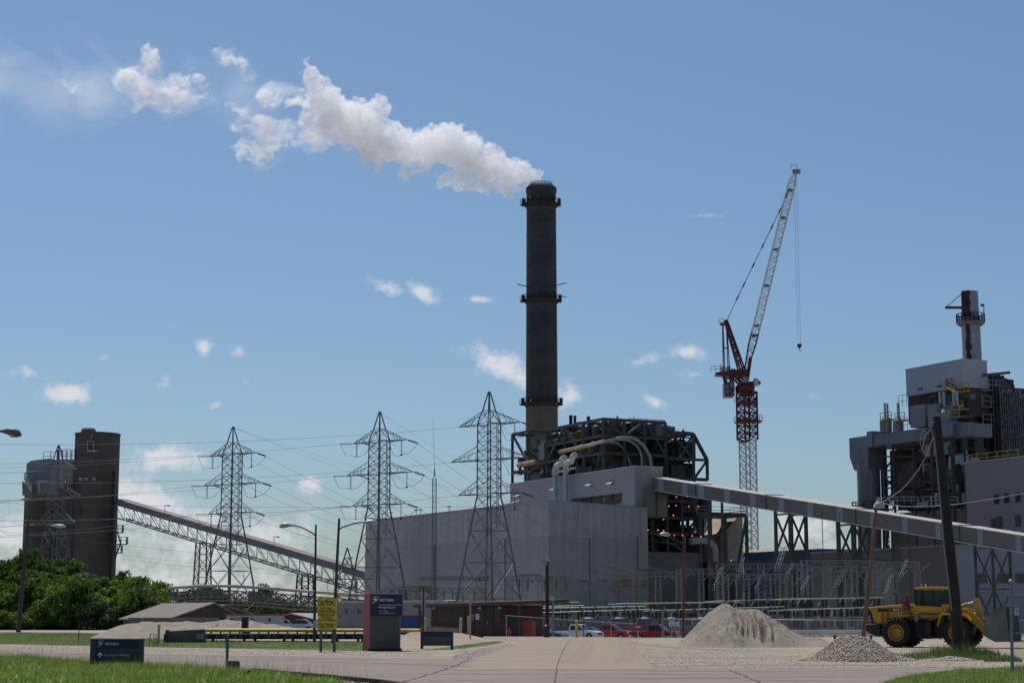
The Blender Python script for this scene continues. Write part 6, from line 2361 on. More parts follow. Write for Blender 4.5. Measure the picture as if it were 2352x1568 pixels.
# ------------------------------------------------------------------ lamp posts
m_pole = M('brown_pole', (0.075, 0.05, 0.042), rough=.6, var=.2)
m_lampc = M('lamp_casing', (0.42, 0.43, 0.43), rough=.4, metal=.2)
def lamp_post(label, Xb, Xt, Yt, D, armto, flip=False, mat=None, r=.13, Yb=None, headl=2.6):
 b = V(Xb, 1400, D)
 b = Vec((b.x, b.y, ground_z(b.x, b.y)))
 t = V(Xt, Yt, D)
 root = thing('street_lamp', label, 'street lamp', b, 0, 'street lamps of the site')
 mb = MB()
 mb.tube([b - O3 * .1, t + O3 * .3], [r, r * .6], 8)
 mb.build('pole', mat or m_pole, root)
 e = V(armto[0], armto[1], D)
 mb = MB()
 pts_ = []
 s_ = t - O3 * (abs(e.z - t.z) * .3 + .4)
 for i in range(9):
  f = i / 8
  pts_.append(Vec((s_.x + (e.x - s_.x) * f, D, s_.z + (e.z - s_.z) * math.sin(f * math.pi / 2) ** .9)))
 mb.tube(pts_, .05, 6)
 mb.build('arm', mat or m_pole, root)
 sg = 1 if e.x > t.x else -1
 mb = MB()
 k = headl
 mb.tube([e + Vec((-.1 * sg, 0, 0)), e + Vec((.15 * k * sg, 0, .02)), e + Vec((.3 * k * sg, 0, -.02)), e + Vec((.42 * k * sg, 0, -.07))], [.06, .17, .19, .07], 10)
 mb.build('lamp_head', m_lampc, root, smooth=True)
 return root
lamp_post('street lamp on a brown pole in front of the thicket and silos', 44, 64, 1206, 203, (118, 1207), r=.28, headl=4.0)
lamp_post('street lamp reaching over the conveyor with its arm turned away from the grey hall', 723, 725.5, 1214, 124, (668, 1206), r=.11, headl=1.9)
lp3 = lamp_post('street lamp whose base stands behind the caution board', 766, 779, 1200, 118, (838, 1199), r=.13, headl=2.0)
lamp_post('street lamp on a red brown pole in front of the dark boiler bay', 1568, 1573, 1238, 150, (1512, 1226), mat=M('red_brown_pole', (0.13, 0.035, 0.03), rough=.5), r=.12, headl=-2.4)
# notice plates on the second lamp post
nt = thing('notice_plate', 'small white notice plate with red text strapped to a lamp post beside the caution board', 'notice', V(725, 1432, 123).xy.to_3d())
nt.location.z = V(725, 1441, 123).z
a, b = V(720.5, 1424, 123.6), V(729.5, 1441, 123.6)
mb = MB()
mb.box(a.x, b.x, 123.6, 123.63, b.z, a.z)
mb.build('plate', m_slet, nt)
mb = MB()
for i in range(5):
 z = a.z - .09 - i * .1
 mb.box(a.x + .04, b.x - .04, 123.585, 123.595, z - .02, z + .015)
mb.build('print', M('dull_red_print', (0.35, 0.12, 0.12)), nt)
# the lamp leaning in from the edge of the picture
lp = thing('street_lamp', 'cobra head street lamp reaching into the picture above the silos', 'street lamp', (V(-260, 1400, 60).x, 60, 0), 0, 'street lamps of the site')
mb = MB()
x0 = V(-260, 1400, 60).x
e = V(8, 990, 60)
mb.tube([(x0, 60, -.1), (x0, 60, e.z - .6)], [.14, .09], 10)
mb.build('pole', m_galv, lp)
mb = MB()
mb.tube([(x0, 60, e.z - .8), (x0 + .8, 60, e.z - .15), (x0 + 2, 60, e.z + .05), (e.x, 60, e.z)], .045, 8)
mb.build('arm', m_pole, lp)
mb = MB()
mb.tube([e + Vec((-.05, 0, 0)), e + Vec((.12, 0, -.0)), e + Vec((.34, 0, -.04)), e + Vec((.5, 0, -.09)), e + Vec((.61, 0, -.14))], [.05, .105, .15, .13, .04], 12)
mb.build('lamp_head', M('lamp_head_grey', (0.13, 0.12, 0.12), rough=.5), lp, smooth=True)
mb = MB()
c = e + Vec((.33, 0, -.12))
mb.lathe([(.02, -.09), (.11, -.06), (.13, 0)], c=c, n=14)
mb.build('lens', M('lamp_lens', (0.35, 0.33, 0.22), rough=.3), lp, smooth=True)
# ------------------------------------------------------------------ gatehouse
gh = thing('gatehouse', 'small flat roofed brown brick gatehouse with wide dark windows', 'gatehouse', (-.6, 165, 0))
Lf, Rf = V(990, 1452, 172), V(1161, 1458, 165)
Lf.z = Rf.z = 0
ug = (Lf - Rf)
Wg = ug.length
ug.normalize()
ng = Vec((ug.y, -ug.x, 0))
if ng.y < 0:
 ng = -ng
zR = V(1161, 1386, 165).z
m_brick = bpy.data.materials.new('brown_brick')
m_brick.use_nodes = True
t_ = NT(m_brick.node_tree)
tc = t_.n('ShaderNodeTexCoord')
br = t_.n('ShaderNodeTexBrick', i_Scale=4.0)
br.inputs['Color1'].default_value = (0.095, 0.042, 0.028, 1)
br.inputs['Color2'].default_value = (0.065, 0.032, 0.023, 1)
br.inputs['Mortar'].default_value = (0.09, 0.065, 0.05, 1)
mp = t_.n('ShaderNodeMapping')
mp.inputs['Rotation'].default_value = (R(90), 0, 0)
t_.l(tc.outputs['Object'], mp.inputs[0])
t_.l(mp.outputs[0], br.inputs[0])
pb = t_.n('ShaderNodeBsdfPrincipled', i_Roughness=.9)
t_.l(br.outputs[0], pb.inputs[0])
ot = t_.n('ShaderNodeOutputMaterial')
t_.l(pb.outputs[0], ot.inputs[0])
mb = MB()
mb.fr(Rf, ug * Wg, ng * 5, -.3, zR - .1)
mb.build('wall', m_brick, gh)
lf_z, rt_z = V(960, 1387, 173).z, V(1196, 1379, 163).z
e0_, e1_ = V(958, 1388, 173.5), V(1196, 1380, 162.8)
pa_, pb_ = Vec((e0_.x, e0_.y, 0)), Vec((e1_.x, e1_.y, 0))
mb = MB()
q = [pa_ - ng * .5, pb_ - ng * .5, pb_ + ng * 6.5, pa_ + ng * 6.5]
zl_, zr_ = e0_.z, e1_.z
mb.hexa([q[0] + O3 * (zl_ - .3), q[1] + O3 * (zr_ - .32), q[2] + O3 * (zr_ - .1), q[3] + O3 * (zl_ - .1), q[0] + O3 * zl_, q[1] + O3 * zr_, q[2] + O3 * (zr_ + .22), q[3] + O3 * (zl_ + .22)])
mb.build('roof', M('gatehouse_fascia', (0.075, 0.045, 0.04), rough=.6, var=.2), gh)
mb = MB()
mb.hexa([q[0] + O3 * (zl_ + .004) + ng * .1, q[1] + O3 * (zr_ + .004) + ng * .1, q[2] + O3 * (zr_ + .224), q[3] + O3 * (zl_ + .224), q[0] + O3 * (zl_ + .04) + ng * .1, q[1] + O3 * (zr_ + .04) + ng * .1, q[2] + O3 * (zr_ + .26), q[3] + O3 * (zl_ + .26)])
mb.build('roof_covering', M('roof_membrane', (0.33, 0.31, 0.32), rough=.8), gh)
def gface(X, Y, off=0.0):
 return OP(X, Y, Rf - ng * off, ug)
def gbx(mb, X0, Y0, X1, Y1, off, th):
 a, b = gface(X0, Y0, off), gface(X1, Y1, off)
 mb.fr(Vec((a.x, a.y, 0)), (b.x - a.x, b.y - a.y), ng * th, b.z, a.z)
for X0, X1, Y0, Y1 in ((1006, 1067, 1391, 1427), (1095, 1112, 1391, 1427), (1135, 1151, 1392, 1426)):
 mb = MB()
 gbx(mb, X0, Y0, X1, Y1, .06, .05)
 w = mb.build('window', M('bronze_frame', (0.03, 0.022, 0.018), rough=.4), gh)
 mb = MB()
 n = 2 if X1 - X0 > 40 else 1
 for i in range(n):
  xa, xb = X0 + (X1 - X0) * (i + .04) / n, X0 + (X1 - X0) * (i + .96) / n
  gbx(mb, xa, Y0 + 1.5, xb, Y1 - 1.5, .075, .014)
 mb.build('pane', glass('dark_pane', (.008, .008, .008), .08), w)
mb = MB()
gbx(mb, 1113, 1391, 1133, 1458, .05, .04)
dr = mb.build('door', M('door_dark', (0.012, 0.01, 0.01), rough=.3), gh)
mb = MB()
gbx(mb, 1119, 1425, 1120.2, 1432, .09, .03)
mb.build('handle', m_galv, dr)
mb = MB()
for X, Y, D in ((964, 1388, 173), (1193, 1384, 162.9), (966, 1390, 178)):
 p = V(X, 1400, D)
 mb.bar((p.x, p.y, -.3), (p.x, p.y, 2.75), .1)
mb.build('canopy_post', m_pole, gh)
mb = MB()
for X in (996, 1101, 1147):
 gbx(mb, X - 3, 1393, X + 3, 1398, .25, .2)
mb.build('wall_lamp', m_galv, gh)
mb = MB()
mb.box(-8, -1.5, 160.5, 161, 0.02, .65)
cwall = thing('low_wall', 'low grey concrete wall in front of the gatehouse', 'wall', V(1000, 1440, 158).xy.to_3d())
mb = MB()
a, b = V(968, 1437, 157), V(1052, 1442, 152)
mb.hexa([(a.x, a.y, 0), (b.x, b.y, 0), (b.x, b.y + .4, 0), (a.x, a.y + .4, 0), (a.x, a.y, a.z), (b.x, b.y, b.z), (b.x, b.y + .4, b.z), (a.x, a.y + .4, a.z)])
mb.build('slab', M('wall_concrete', (0.22, 0.185, 0.16), rough=.9, var=.15, scale=1, streak=.15), cwall)
# pale bollards
for i, (X, Y0, Y1, D, lab, col, r) in enumerate(((980, 1416, 1450, 140, 'pale yellow bollard at the edge of the concrete ramp', (0.5, 0.44, 0.22), .1), (1065, 1418, 1452, 150, 'leaning pale yellow bollard behind the blank sign', (0.5, 0.44, 0.22), .12),
           (1120, 1414, 1453, 155, 'pale bollard in front of the gatehouse window', (0.42, 0.36, 0.18), .1), (1324.6, 1423, 1463, 152, 'bright yellow bollard in front of the white pickup', (0.66, 0.47, 0.03), .13),
           (635, 1429, 1462, 118, 'x', (0, 0, 0), .1))):
 if lab == 'x':
  continue
 if i == 0:
  X = 975.5
 if i == 1:
  X = 1056
 if i == 2:
  X = 1076
 p, q = V(X, Y1, D), V(X + (3 if i == 1 else 0), Y0, D)
 root = thing('bollard', label=lab, cat='bollard', loc=(p.x, p.y, -.1))
 mb = MB()
 mb.tube([(p.x, p.y, -.6), (q.x, q.y, q.z - r * .5), (q.x, q.y, q.z - r * .2), (q.x, q.y, q.z)], [r, r, r * .8, r * .3], 14)
 mb.build('post', M('bollard_%d' % i, col, rough=.5, var=.1), root, smooth=True)
 root['category'] = 'bollard'
p = V((600 + 116 * .2976) * .5742, 1465, 118)
root = thing('bollard', 'pale green marker post beside the concrete ramp walls', 'bollard', (p.x, p.y, 0))
mb = MB()
mb.tube([(p.x, p.y, 0), (p.x, p.y, V(364, 1433, 118).z)], .09, 10)
mb.build('post', M('pale_green', (0.42, 0.42, 0.26), rough=.6), root)
# ------------------------------------------------------------------ truck scale with yellow guard pipe
ts_ = thing('truck_scale', 'long low truck scale with a yellow guard pipe over a dark steel deck', 'truck scale', V(700, 1470, 126).xy.to_3d())
D = 126
m_deckd = M('scale_steel', (0.035, 0.022, 0.018), rough=.8, var=.5, scale=1.5)
m_ramp = M('ramp_concrete', (0.11, 0.095, 0.085), rough=.9, var=.25, scale=1, streak=.2)
mb = MB()
a, b = V(470, 1455, D), V(836, 1467, D)
mb.box(a.x, b.x + .6, D, D + 3.4, b.z, a.z)
mb.build('deck', m_deckd, ts_)
mb = MB()
a1, b1 = V(470, 1455, D), V(838, 1457, D)
mb.box(a1.x, b1.x + .5, D - .12, D - .01, b1.z, a1.z + .02)
mb.build('edge_beam', M('worn_edge', (0.2, 0.17, 0.15), rough=.7, var=.5, scale=2), ts_)
mb = MB()
z = V(600, 1446.5, D).z
mb.tube([(V(472, 1446, D).x, D - .1, z), (V(960, 1446, D).x, D - .1, z - .02)], .11, 12)
mb.tube([(V(472, 1446, D).x, D + 3.3, z), (V(960, 1446, D).x, D + 3.3, z - .02)], .11, 12)
mb.build('guard_pipe', M('scale_yellow', (0.62, 0.42, 0.03), rough=.5, var=.15, scale=1.5, patch=((0.25, 0.13, 0.03), 1.2, .58, .7)), ts_, smooth=True)
mb = MB()
for X in range(485, 840, 22):
 p = V(X, 1450, D)
 mb.bar((p.x, D - .05, V(X, 1455, D).z), (p.x, D - .05, z), .05)
mb.build('pipe_stanchion', m_deckd, ts_)
for X in (488, 520, 560, 585, 652, 672, 702, 722, 764, 774, 822, 832):
 p = V(X, 1460, D)
 mb = MB()
 mb.box(p.x - .08, p.x + .08, D + .1, D + .4, -.05, V(X, 1466.8, D).z)
 mb.box(p.x - .14, p.x + .14, D + .05, D + .45, -.05, .06)
 mb.build('leg', m_deckd, ts_)
mb = MB()
for X in range(470, 836, 13):
 p, q = V(X, 1458, D), V(X + 8, 1464, D)
 if (X * 7) % 3:
  mb.box(p.x, q.x, D - .012, D - .002, q.z, p.z)
mb.build('web_panel', M('peeling_paint', (0.13, 0.11, 0.09), rough=.8, var=.6, scale=3), ts_)
rw = thing('ramp_wall', 'dark concrete retaining walls flanking the ramp end of the truck scale', 'retaining wall', V(420, 1470, 122).xy.to_3d())
mb = MB()
a, b = V(376, 1455, 122), V(452, 1468, 122)
mb.box(a.x, V(472, 1455, 122).x, 122, 122.4, -.1, a.z)
a, b = V(382, 1449, 128), V(470, 1444, 128)
mb.prism([(a.x, 128, -.1), (b.x, 128, -.1), (b.x, 128, b.z), (a.x, 128, a.z)], (0, .5, 0))
mb.build('slab', m_ramp, rw)
mb = MB()
a, b = V(452, 1455, 121.8), V(468, 1467, 121.8)
mb.box(a.x, b.x, 121.75, 121.99, b.z, a.z - .03)
mb.build('pale_block', M('pale_block', (0.24, 0.24, 0.24), rough=.9), rw)
mb = MB()
mb.box(V(374, 1455, 121).x, V(379, 1455, 121).x, 121.9, 122.6, -.1, V(376, 1446, 121).z)
mb.build('end_post', m_dark, rw)
# pale sloping ramp and slabs between company sign and driveway
rp_ = thing('concrete_ramp', 'tan concrete ramp descending from the gatehouse to the lawn', 'ramp', V(950, 1480, 120).xy.to_3d())
mb = MB()
P4 = [G(915, 1494), G(968, 1494), G(1090, 1478), G(1150, 1470)]
T4 = [V(918, 1462, 128), V(945, 1450, 136), V(1060, 1453, 146), V(1118, 1466, 138)]
mb.add([P4[0] + O3 * .012, P4[1] + O3 * .012, P4[2] + O3 * .012, P4[3] + O3 * .012] + T4, [(0, 1, 5, 4), (1, 2, 6, 5), (2, 3, 7, 6)])
mb.add([T4[0], T4[1], T4[2], T4[3], T4[3] + Vec((0, 25, -.9)), T4[2] + Vec((0, 25, -.9)), T4[1] + Vec((0, 25, -.9)), T4[0] + Vec((0, 25, -.9))], [(0, 1, 6, 7), (1, 2, 5, 6), (2, 3, 4, 5)])
mb.build('slab', M('ramp_tan', (0.36, 0.28, 0.195), rough=.9, var=.15, scale=.6, patch=((0.24, 0.18, 0.13), .5, .5, .7)), rp_)
# ------------------------------------------------------------------ heaps
def heap(name, label, cat, cx, cy, prof, depth, mat, seed, rough=.06, gullies=(), res=(120, 70), kind=None, ax=None):
 """heap of loose stuff: prof gives (x, height) along the ridge; round cross-section"""
 x0, x1 = prof[0][0], prof[-1][0]
 nx_, ny_ = res
 px = np.array([p[0] for p in prof])
 pz = np.array([p[1] for p in prof])
 vs = []
 for j in range(ny_ + 1):
  t = j / ny_ * 2 - 1
  for i in range(nx_ + 1):
   x = x0 + (x1 - x0) * i / nx_
   h = float(np.interp(x, px, pz))
   hw = depth * (.35 + .65 * min(1, h / max(pz)))
   y = cy + t * depth
   d = abs(t * depth) / hw
   z = h * max(0.0, 1 - d ** 1.15) if d < 1 else 0.0
   if z > .02:
    w = (noise.noise(Vec((x * .9, y * .9, seed))) * .22 + noise.noise(Vec((x * 2.7, y * 2.7, seed))) * .11 + noise.noise(Vec((x * 8, y * 8, seed))) * .04)
    z = z + w * min(1, z) * rough * 10
    if t < 0:
     for gx, gz, gw, gd in gullies:
      fz = math.exp(-((z - gz) / (.55 * max(pz) * .45)) ** 2)
      wob = .12 * math.sin(z * 5 + gx)
      z -= 1.35 * gd * math.exp(-abs((x - gx - wob - .12 * noise.noise(Vec((z * 2, gx, 0)))) / (gw * .75)) ** 1.6) * fz
   z = max(z, -.03) if z < .01 else z
   vs.append((x, y, z - .01))
 vv_ = np.array(vs)
 ii = np.arange((nx_ + 1) * (ny_ + 1)).reshape(ny_ + 1, nx_ + 1)
 ff = np.stack([ii[:-1, :-1].ravel(), ii[:-1, 1:].ravel(), ii[1:, 1:].ravel(), ii[1:, :-1].ravel()], 1)
 loc = vv_.mean(0) * np.array([1, 1, 0])
 o = npmesh(name, vv_ - loc, ff, mat, label=label, cat=cat, kind=kind)
 o.location = Vec(loc)
 o.data.polygons.foreach_set('use_smooth', [True] * len(o.data.polygons))
 return o, vv_
m_sand = M('crushed_stone', (0.33, 0.28, 0.22), rough=.97, var=.16, scale=1.2, bump=.05, bscale=9, patch=((0.25, 0.215, 0.175), 3, .5, .68))
sc1 = 106 / F
def hx(X, D=106):
 return V(X, 1440, D).x
pf_ = [(hx(X), max(0, V(X, Y, 106).z)) for X, Y in ((1535, 1492), (1560, 1474), (1575, 1460), (1600, 1435), (1625, 1410), (1648, 1391), (1662, 1385), (1676, 1388), (1690, 1398), (1710, 1401), (1735, 1397), (1752, 1402), (1780, 1422), (1815, 1445), (1845, 1460), (1880, 1464), (1905, 1474), (1940, 1488))]
gl_ = [(hx(1684), 1.5, .07, .16), (hx(1696), 1.3, .10, .34), (hx(1707), 1.2, .08, .26), (hx(1721), 1.25, .12, .42), (hx(1738), 1.2, .20, .8), (hx(1664), .8, .07, .14), (hx(1762), .7, .14, .22)]
h1, h1v = heap('sand_heap', 'large pale heap of crushed stone with dark erosion gullies', 'stone heap', 0, 106, pf_, 4.8, m_sand, 3, .045, gl_, (240, 120))
pf_ = [(V(X, 1460, 72).x, max(0, V(X, Y, 72).z)) for X, Y in ((1830, 1522), (1860, 1508), (1890, 1492), (1920, 1472), (1945, 1459), (1962, 1457), (1985, 1462), (2010, 1475), (2040, 1493), (2070, 1508), (2110, 1516), (2150, 1512), (2180, 1506), (2215, 1511), (2260, 1518), (2300, 1524))]
m_chips = M('stone_chips', (0.32, 0.26, 0.20), rough=.95, var=.35, scale=16, bump=.04, bscale=22)
h2, h2v = heap('gravel_heap', 'low heap of loose gravel chips in front of the leaning brown lamp pole', 'gravel heap', 0, 72, pf_, 2.6, m_chips, 7, .05, (), (220, 80))
pf_ = [(V(X, 1430, 150).x, max(0, V(X, Y, 150).z)) for X, Y in ((225, 1456), (255, 1443), (270, 1437), (297, 1430), (340, 1427), (372, 1428), (400, 1427), (440, 1427), (470, 1428), (505, 1424), (545, 1423), (575, 1426), (600, 1429), (625, 1431), (650, 1436), (700, 1446), (720, 1462))]
h3, h3v = heap('spoil_heap', 'long low ridge of pale dug spoil behind the truck scale', 'spoil heap', 0, 150, pf_, 6, m_sand, 11, .06, (), (200, 50))
# loose stones: one object of small tilted chips
def stones(name, label, spots, mat, seed, kind='stuff'):
 rg = np.random.default_rng(seed)
 n = len(spots)
 base = np.array([[1, 0, 0], [-1, 0, 0], [0, 1, 0], [0, -1, 0], [0, 0, .7], [0, 0, -.7]], float)
 fc = np.array([[0, 2, 4], [2, 1, 4], [1, 3, 4], [3, 0, 4], [2, 0, 5], [1, 2, 5], [3, 1, 5], [0, 3, 5]])
 s = spots[:, 3:4] * rg.uniform(.6, 1.4, (n, 3))
 v = base[None] * s[:, None, :] * rg.uniform(.75, 1.25, (n, 6, 1))
 a = rg.uniform(0, 6.28, n)
 ca_, sa_ = np.cos(a), np.sin(a)
 x = v[:, :, 0] * ca_[:, None] - v[:, :, 1] * sa_[:, None]
 y = v[:, :, 0] * sa_[:, None] + v[:, :, 1] * ca_[:, None]
 v = np.stack([x, y, v[:, :, 2]], 2) + spots[:, None, :3]
 f = fc[None] + (np.arange(n) * 6)[:, None, None]
 return npmesh(name, v.reshape(-1, 3), f.reshape(-1, 3), mat, kind=kind)
def chipmat():
 m = bpy.data.materials.new('chip_stones')
 m.use_nodes = True
 t = NT(m.node_tree)
 g = t.n('ShaderNodeNewGeometry')
 rp = t.n('ShaderNodeValToRGB')
 rp.color_ramp.elements[0].color = (0.27, 0.215, 0.16, 1)
 rp.color_ramp.elements[1].color = (0.70, 0.61, 0.50, 1)
 t.l(g.outputs['Random Per Island'], rp.inputs[0])
 b = t.n('ShaderNodeBsdfPrincipled', i_Roughness=.9)
 t.l(rp.outputs[0], b.inputs[0])
 o = t.n('ShaderNodeOutputMaterial')
 t.l(b.outputs[0], o.inputs[0])
 return m
m_stone = chipmat()
rg = np.random.default_rng(5)
def on_heap(vv_, n, s0, s1, zmin=.03, front=True):
 m = vv_[:, 2] > zmin
 c = vv_[m]
 idx = rg.integers(0, len(c), n)
 p = c[idx] + rg.normal(0, .04, (n, 3)) * np.array([1, 1, .2])
 return np.concatenate([p, rg.uniform(s0, s1, (n, 1))], 1)
def on_poly(px, n, s0, s1, z=.01):
 P = [tuple(G(X, Y).xy) for X, Y in px]
 a = np.array(P)
 mn, mx_ = a.min(0), a.max(0)
 out = []
 got = 0
 while got < n:
  q = rg.uniform(mn, mx_, (n * 2, 2))
  k = poly_inside(q[:, 0], q[:, 1], P)
  out.append(q[k])
  got += k.sum()
 q = np.concatenate(out)[:n]
 return np.concatenate([q, np.full((n, 1), z), rg.uniform(s0, s1, (n, 1))], 1)
sp_ = np.concatenate([on_heap(h2v, 9000, .018, .05), on_heap(h1v, 2000, .012, .038, .3),
       on_poly([(1500, 1535), (1470, 1500), (1900, 1515), (2300, 1518), (2300, 1534), (1600, 1536)], 3500, .01, .03),
       on_poly([(1470, 1500), (1450, 1484), (1440, 1470), (1560, 1480), (1900, 1500), (1900, 1515)], 2200, .01, .032),
       on_poly([(1040, 1505), (1120, 1485), (1165, 1478), (1190, 1480), (1120, 1503), (1040, 1515)], 2500, .02, .05),
       on_poly([(0, 1482), (700, 1494), (1000, 1497), (1000, 1508), (0, 1496)], 3000, .012, .03),
       on_poly([(720, 1556), (877, 1566), (1000, 1590), (700, 1590)], 1200, .015, .04)])
stones('loose_stones', '', sp_, m_stone, 1)
# ------------------------------------------------------------------ vehicles
m_tyre_r = M('tyre_rubber', (0.018, 0.017, 0.016), rough=.85, var=.3, scale=4)
m_rim = M('wheel_rim', (0.35, 0.35, 0.36), rough=.35, metal=.6)
m_vglass = glass('vehicle_glass', (.02, .03, .04), .06)
m_chrome = M('chrome', (0.6, 0.6, 0.6), rough=.2, metal=.9)
def paint(name, col):
 return M(name, col, rough=.28, var=.04, spec=.6)
def rot2(p, a):
 c, s_ = math.cos(a), math.sin(a)
 return (p[0] * c - p[1] * s_, p[0] * s_ + p[1] * c)
def side_body(mb, prof, w, inset=0.0, taper_z=None, taper=0.0):
 "closed side outline (x, z) given width w with the upper part drawn in"
 vs = []
 for s_ in (-1, 1):
  for x, z in prof:
   k = 1.0
   if taper_z is not None and z > taper_z:
    k = 1 - taper * (z - taper_z)
   vs.append((x, s_ * w / 2 * k, z))
 n = len(prof)
 mb.add(vs, [tuple(range(n))[::-1], tuple(range(n, 2 * n))] + [(i, (i + 1) % n, n + (i + 1) % n, n + i) for i in range(n)])
def wheel(parent, x, y, r, w, name='wheel'):
 mb = MB()
 s_ = 1 if y > 0 else -1
 mb.add(*ring_mesh([(r * .62, -w / 2), (r * .9, -w / 2), (r, -w * .32), (r, w * .32), (r * .9, w / 2), (r * .62, w / 2), (r * .6, 0)], x, y, r))
 t = mb.build(name, m_tyre_r, parent, world=False, smooth=True)
 mb = MB()
 mb.add(*ring_mesh([(.03, s_ * w * .42), (r * .3, s_ * w * .42), (r * .34, s_ * w * .25), (r * .62, s_ * w * .3), (r * .63, s_ * w * .1), (.03, s_ * w * .1)], x, y, r))
 rm_ = mb.build('rim', m_rim, t, world=False)
 return t
def ring_mesh(prof, x, y, zc, n=20):
 vs, fs = [], []
 m = len(prof)
 for j in range(n):
  a = 2 * math.pi * j / n
  for r, o in prof:
   vs.append((x + r * math.cos(a), y + o, zc + r * math.sin(a)))
 for j in range(n):
  for i in range(m):
   k = (i + 1) % m
   fs.append((j * m + i, j * m + k, ((j + 1) % n) * m + k, ((j + 1) % n) * m + i))
 return vs, fs
def pickup(label, X, D, heading, col, name='pickup_truck', ext=True, L=5.0):
 p = V(X, 1440, D)
 root = thing(name, label, 'pickup', (p.x, D, ground_z(p.x, D)), heading)
 pm = paint('paint_%s_%d' % (name, int(X)), col)
 w = 1.78
 # lower body from tail to nose (x forward)
 prof = [(-2.45, .55), (-2.5, .62), (-2.48, 1.02), (-.62, 1.04), (-.6, 1.08), (.95, 1.10), (2.15, 1.0), (2.42, .9), (2.48, .7), (2.45, .48), (2.05, .42), (2.0, .62), (1.85, .82), (1.6, .9), (1.35, .82), (1.2, .62), (1.15, .42),
   (-1.15, .42), (-1.2, .62), (-1.35, .82), (-1.6, .9), (-1.85, .82), (-2.0, .62), (-2.05, .45)]
 mb = MB()
 side_body(mb, prof, w)
 body = mb.build('body', pm, root, world=False, bevel=.04)
 mb = MB()
 cab = [(-.72, 1.0), (-.66, 1.62), (-.5, 1.7), (.35, 1.72), (.5, 1.66), (1.12, 1.08)]
 side_body(mb, cab, w * .96, taper_z=1.05, taper=.28)
 mb.build('cab', pm, root, world=False, bevel=.03)
 for s_ in (-1, 1):
  y = s_ * w * .96 / 2
  k = lambda z: y * (1 - .28 * (z - 1.05)) + s_ * .006
  mb = MB()
  q = [(.12, 1.12), (.12, 1.58), (.42, 1.58), (.86, 1.12)]
  mb.add([(x, k(z), z) for x, z in q], [(0, 1, 2, 3)])
  q = [(-.55, 1.12), (-.52, 1.56), (.04, 1.58), (.04, 1.12)] if ext else [(-.3, 1.12), (-.28, 1.56), (.04, 1.58), (.04, 1.12)]
  mb.add([(x, k(z), z) for x, z in q], [(0, 1, 2, 3)])
  mb.build('window', m_vglass, root, world=False)
  mb = MB()
  mb.box(.72, .86, y + (0 if s_ > 0 else -.16), y + (.16 if s_ > 0 else 0), 1.12, 1.30)
  mb.build('mirror', m_sblk, root, world=False)
  for xx in (-1.6, 1.6):
   wheel(root, xx, s_ * .76, .37, .24)
  mb = MB()
  mb.box(2.36, 2.46, s_ * .78 - .16, s_ * .78 + .1, .72, .9)
  mb.build('headlight', M('headlight', (.7, .7, .68), rough=.15), root, world=False)
 mb = MB()
 mb.add([(.56, -.7, 1.64), (.56, .7, 1.64), (1.13, .78, 1.12), (1.13, -.78, 1.12)], [(0, 1, 2, 3)])
 mb.build('windshield', m_vglass, root, world=False)
 mb = MB()
 mb.box(2.40, 2.56, -.86, .86, .42, .6)
 mb.build('bumper', m_chrome, root, world=False, bevel=.03)
 mb = MB()
 mb.box(2.44, 2.49, -.5, .5, .66, .86)
 mb.build('grille', m_sblk, root, world=False)
 return root
pickup('white pickup with extended cab behind the yellow bollard', 1328, 186, R(-27), (.72, .72, .72))
pickup('white pickup half hidden by the gatehouse corner and the red bin', 1173, 178, R(-25), (.66, .67, .7))
pickup('bright red pickup parked beside the white pickup behind the fence', 1401, 190, R(-27), (.42, .015, .02))
pickup('dark red pickup parked by the gate post and speed limit sign', 1508, 184, R(-22), (.26, .012, .02))
def sedan(label, X, D, heading, col, hs=1.0):
 p = V(X, 1440, D)
 root = thing('parked_car', label, 'car', (p.x, D, ground_z(p.x, D)), heading)
 pm = paint('paint_car_%d' % int(X), col)
 w = 1.72
 mb = MB()
 prof = [(-2.2, .35), (-2.25, .7), (-2.1, .92), (-1.5, .95), (-1.0, 1.0), (.9, .98), (1.9, .85), (2.2, .7), (2.22, .4), (1.75, .3), (1.6, .62), (1.35, .7), (1.1, .62), (.95, .28), (-.95, .28), (-1.1, .62), (-1.35, .7), (-1.6, .62), (-1.75, .32)]
 side_body(mb, prof, w)
 mb.build('body', pm, root, world=False, bevel=.05)
 mb = MB()
 side_body(mb, [(-1.5, .93), (-1.0, 1.36 * hs), (-.6, 1.43 * hs), (.1, 1.43 * hs), (.95, .97)], w * .92, taper_z=.95, taper=.3)
 mb.build('cabin', m_vglass, root, world=False, bevel=.04)
 mb = MB()
 side_body(mb, [(-1.0, 1.37 * hs), (-.6, 1.44 * hs), (.1, 1.44 * hs), (.2, 1.38 * hs)], w * .80)
 mb.build('roof', pm, root, world=False)
 for s_ in (-1, 1):
  for xx in (-1.35, 1.35):
   wheel(root, xx, s_ * .74, .32, .2)
  mb = MB()
  mb.box(2.05, 2.2, s_ * .62 - .16, s_ * .62 + .16, .58, .74)
  mb.build('headlight', M('headlight', (.7, .7, .68), rough=.15), root, world=False)
 return root
sedan('blue car between the red bin and the black trash can', 1252, 176, R(-25), (.02, .06, .2))
sedan('dark maroon car nose showing beside the white pickup', 1356, 198, R(-27), (.08, .015, .02))
sedan('small white car low behind the truck scale yellow pipe', 556, 190, R(180), (.6, .6, .6))
sedan('silver car behind the yellow pipe below the red roofed shed', 519 + 25, 200, R(180), (.5, .5, .5))
sedan('pale blue car behind the yellow pipe beside the caution board', 685, 196, R(170), (.3, .4, .5))
sedan('white car glinting under the caution board side of the pipe', 640, 204, R(182), (.6, .6, .6))
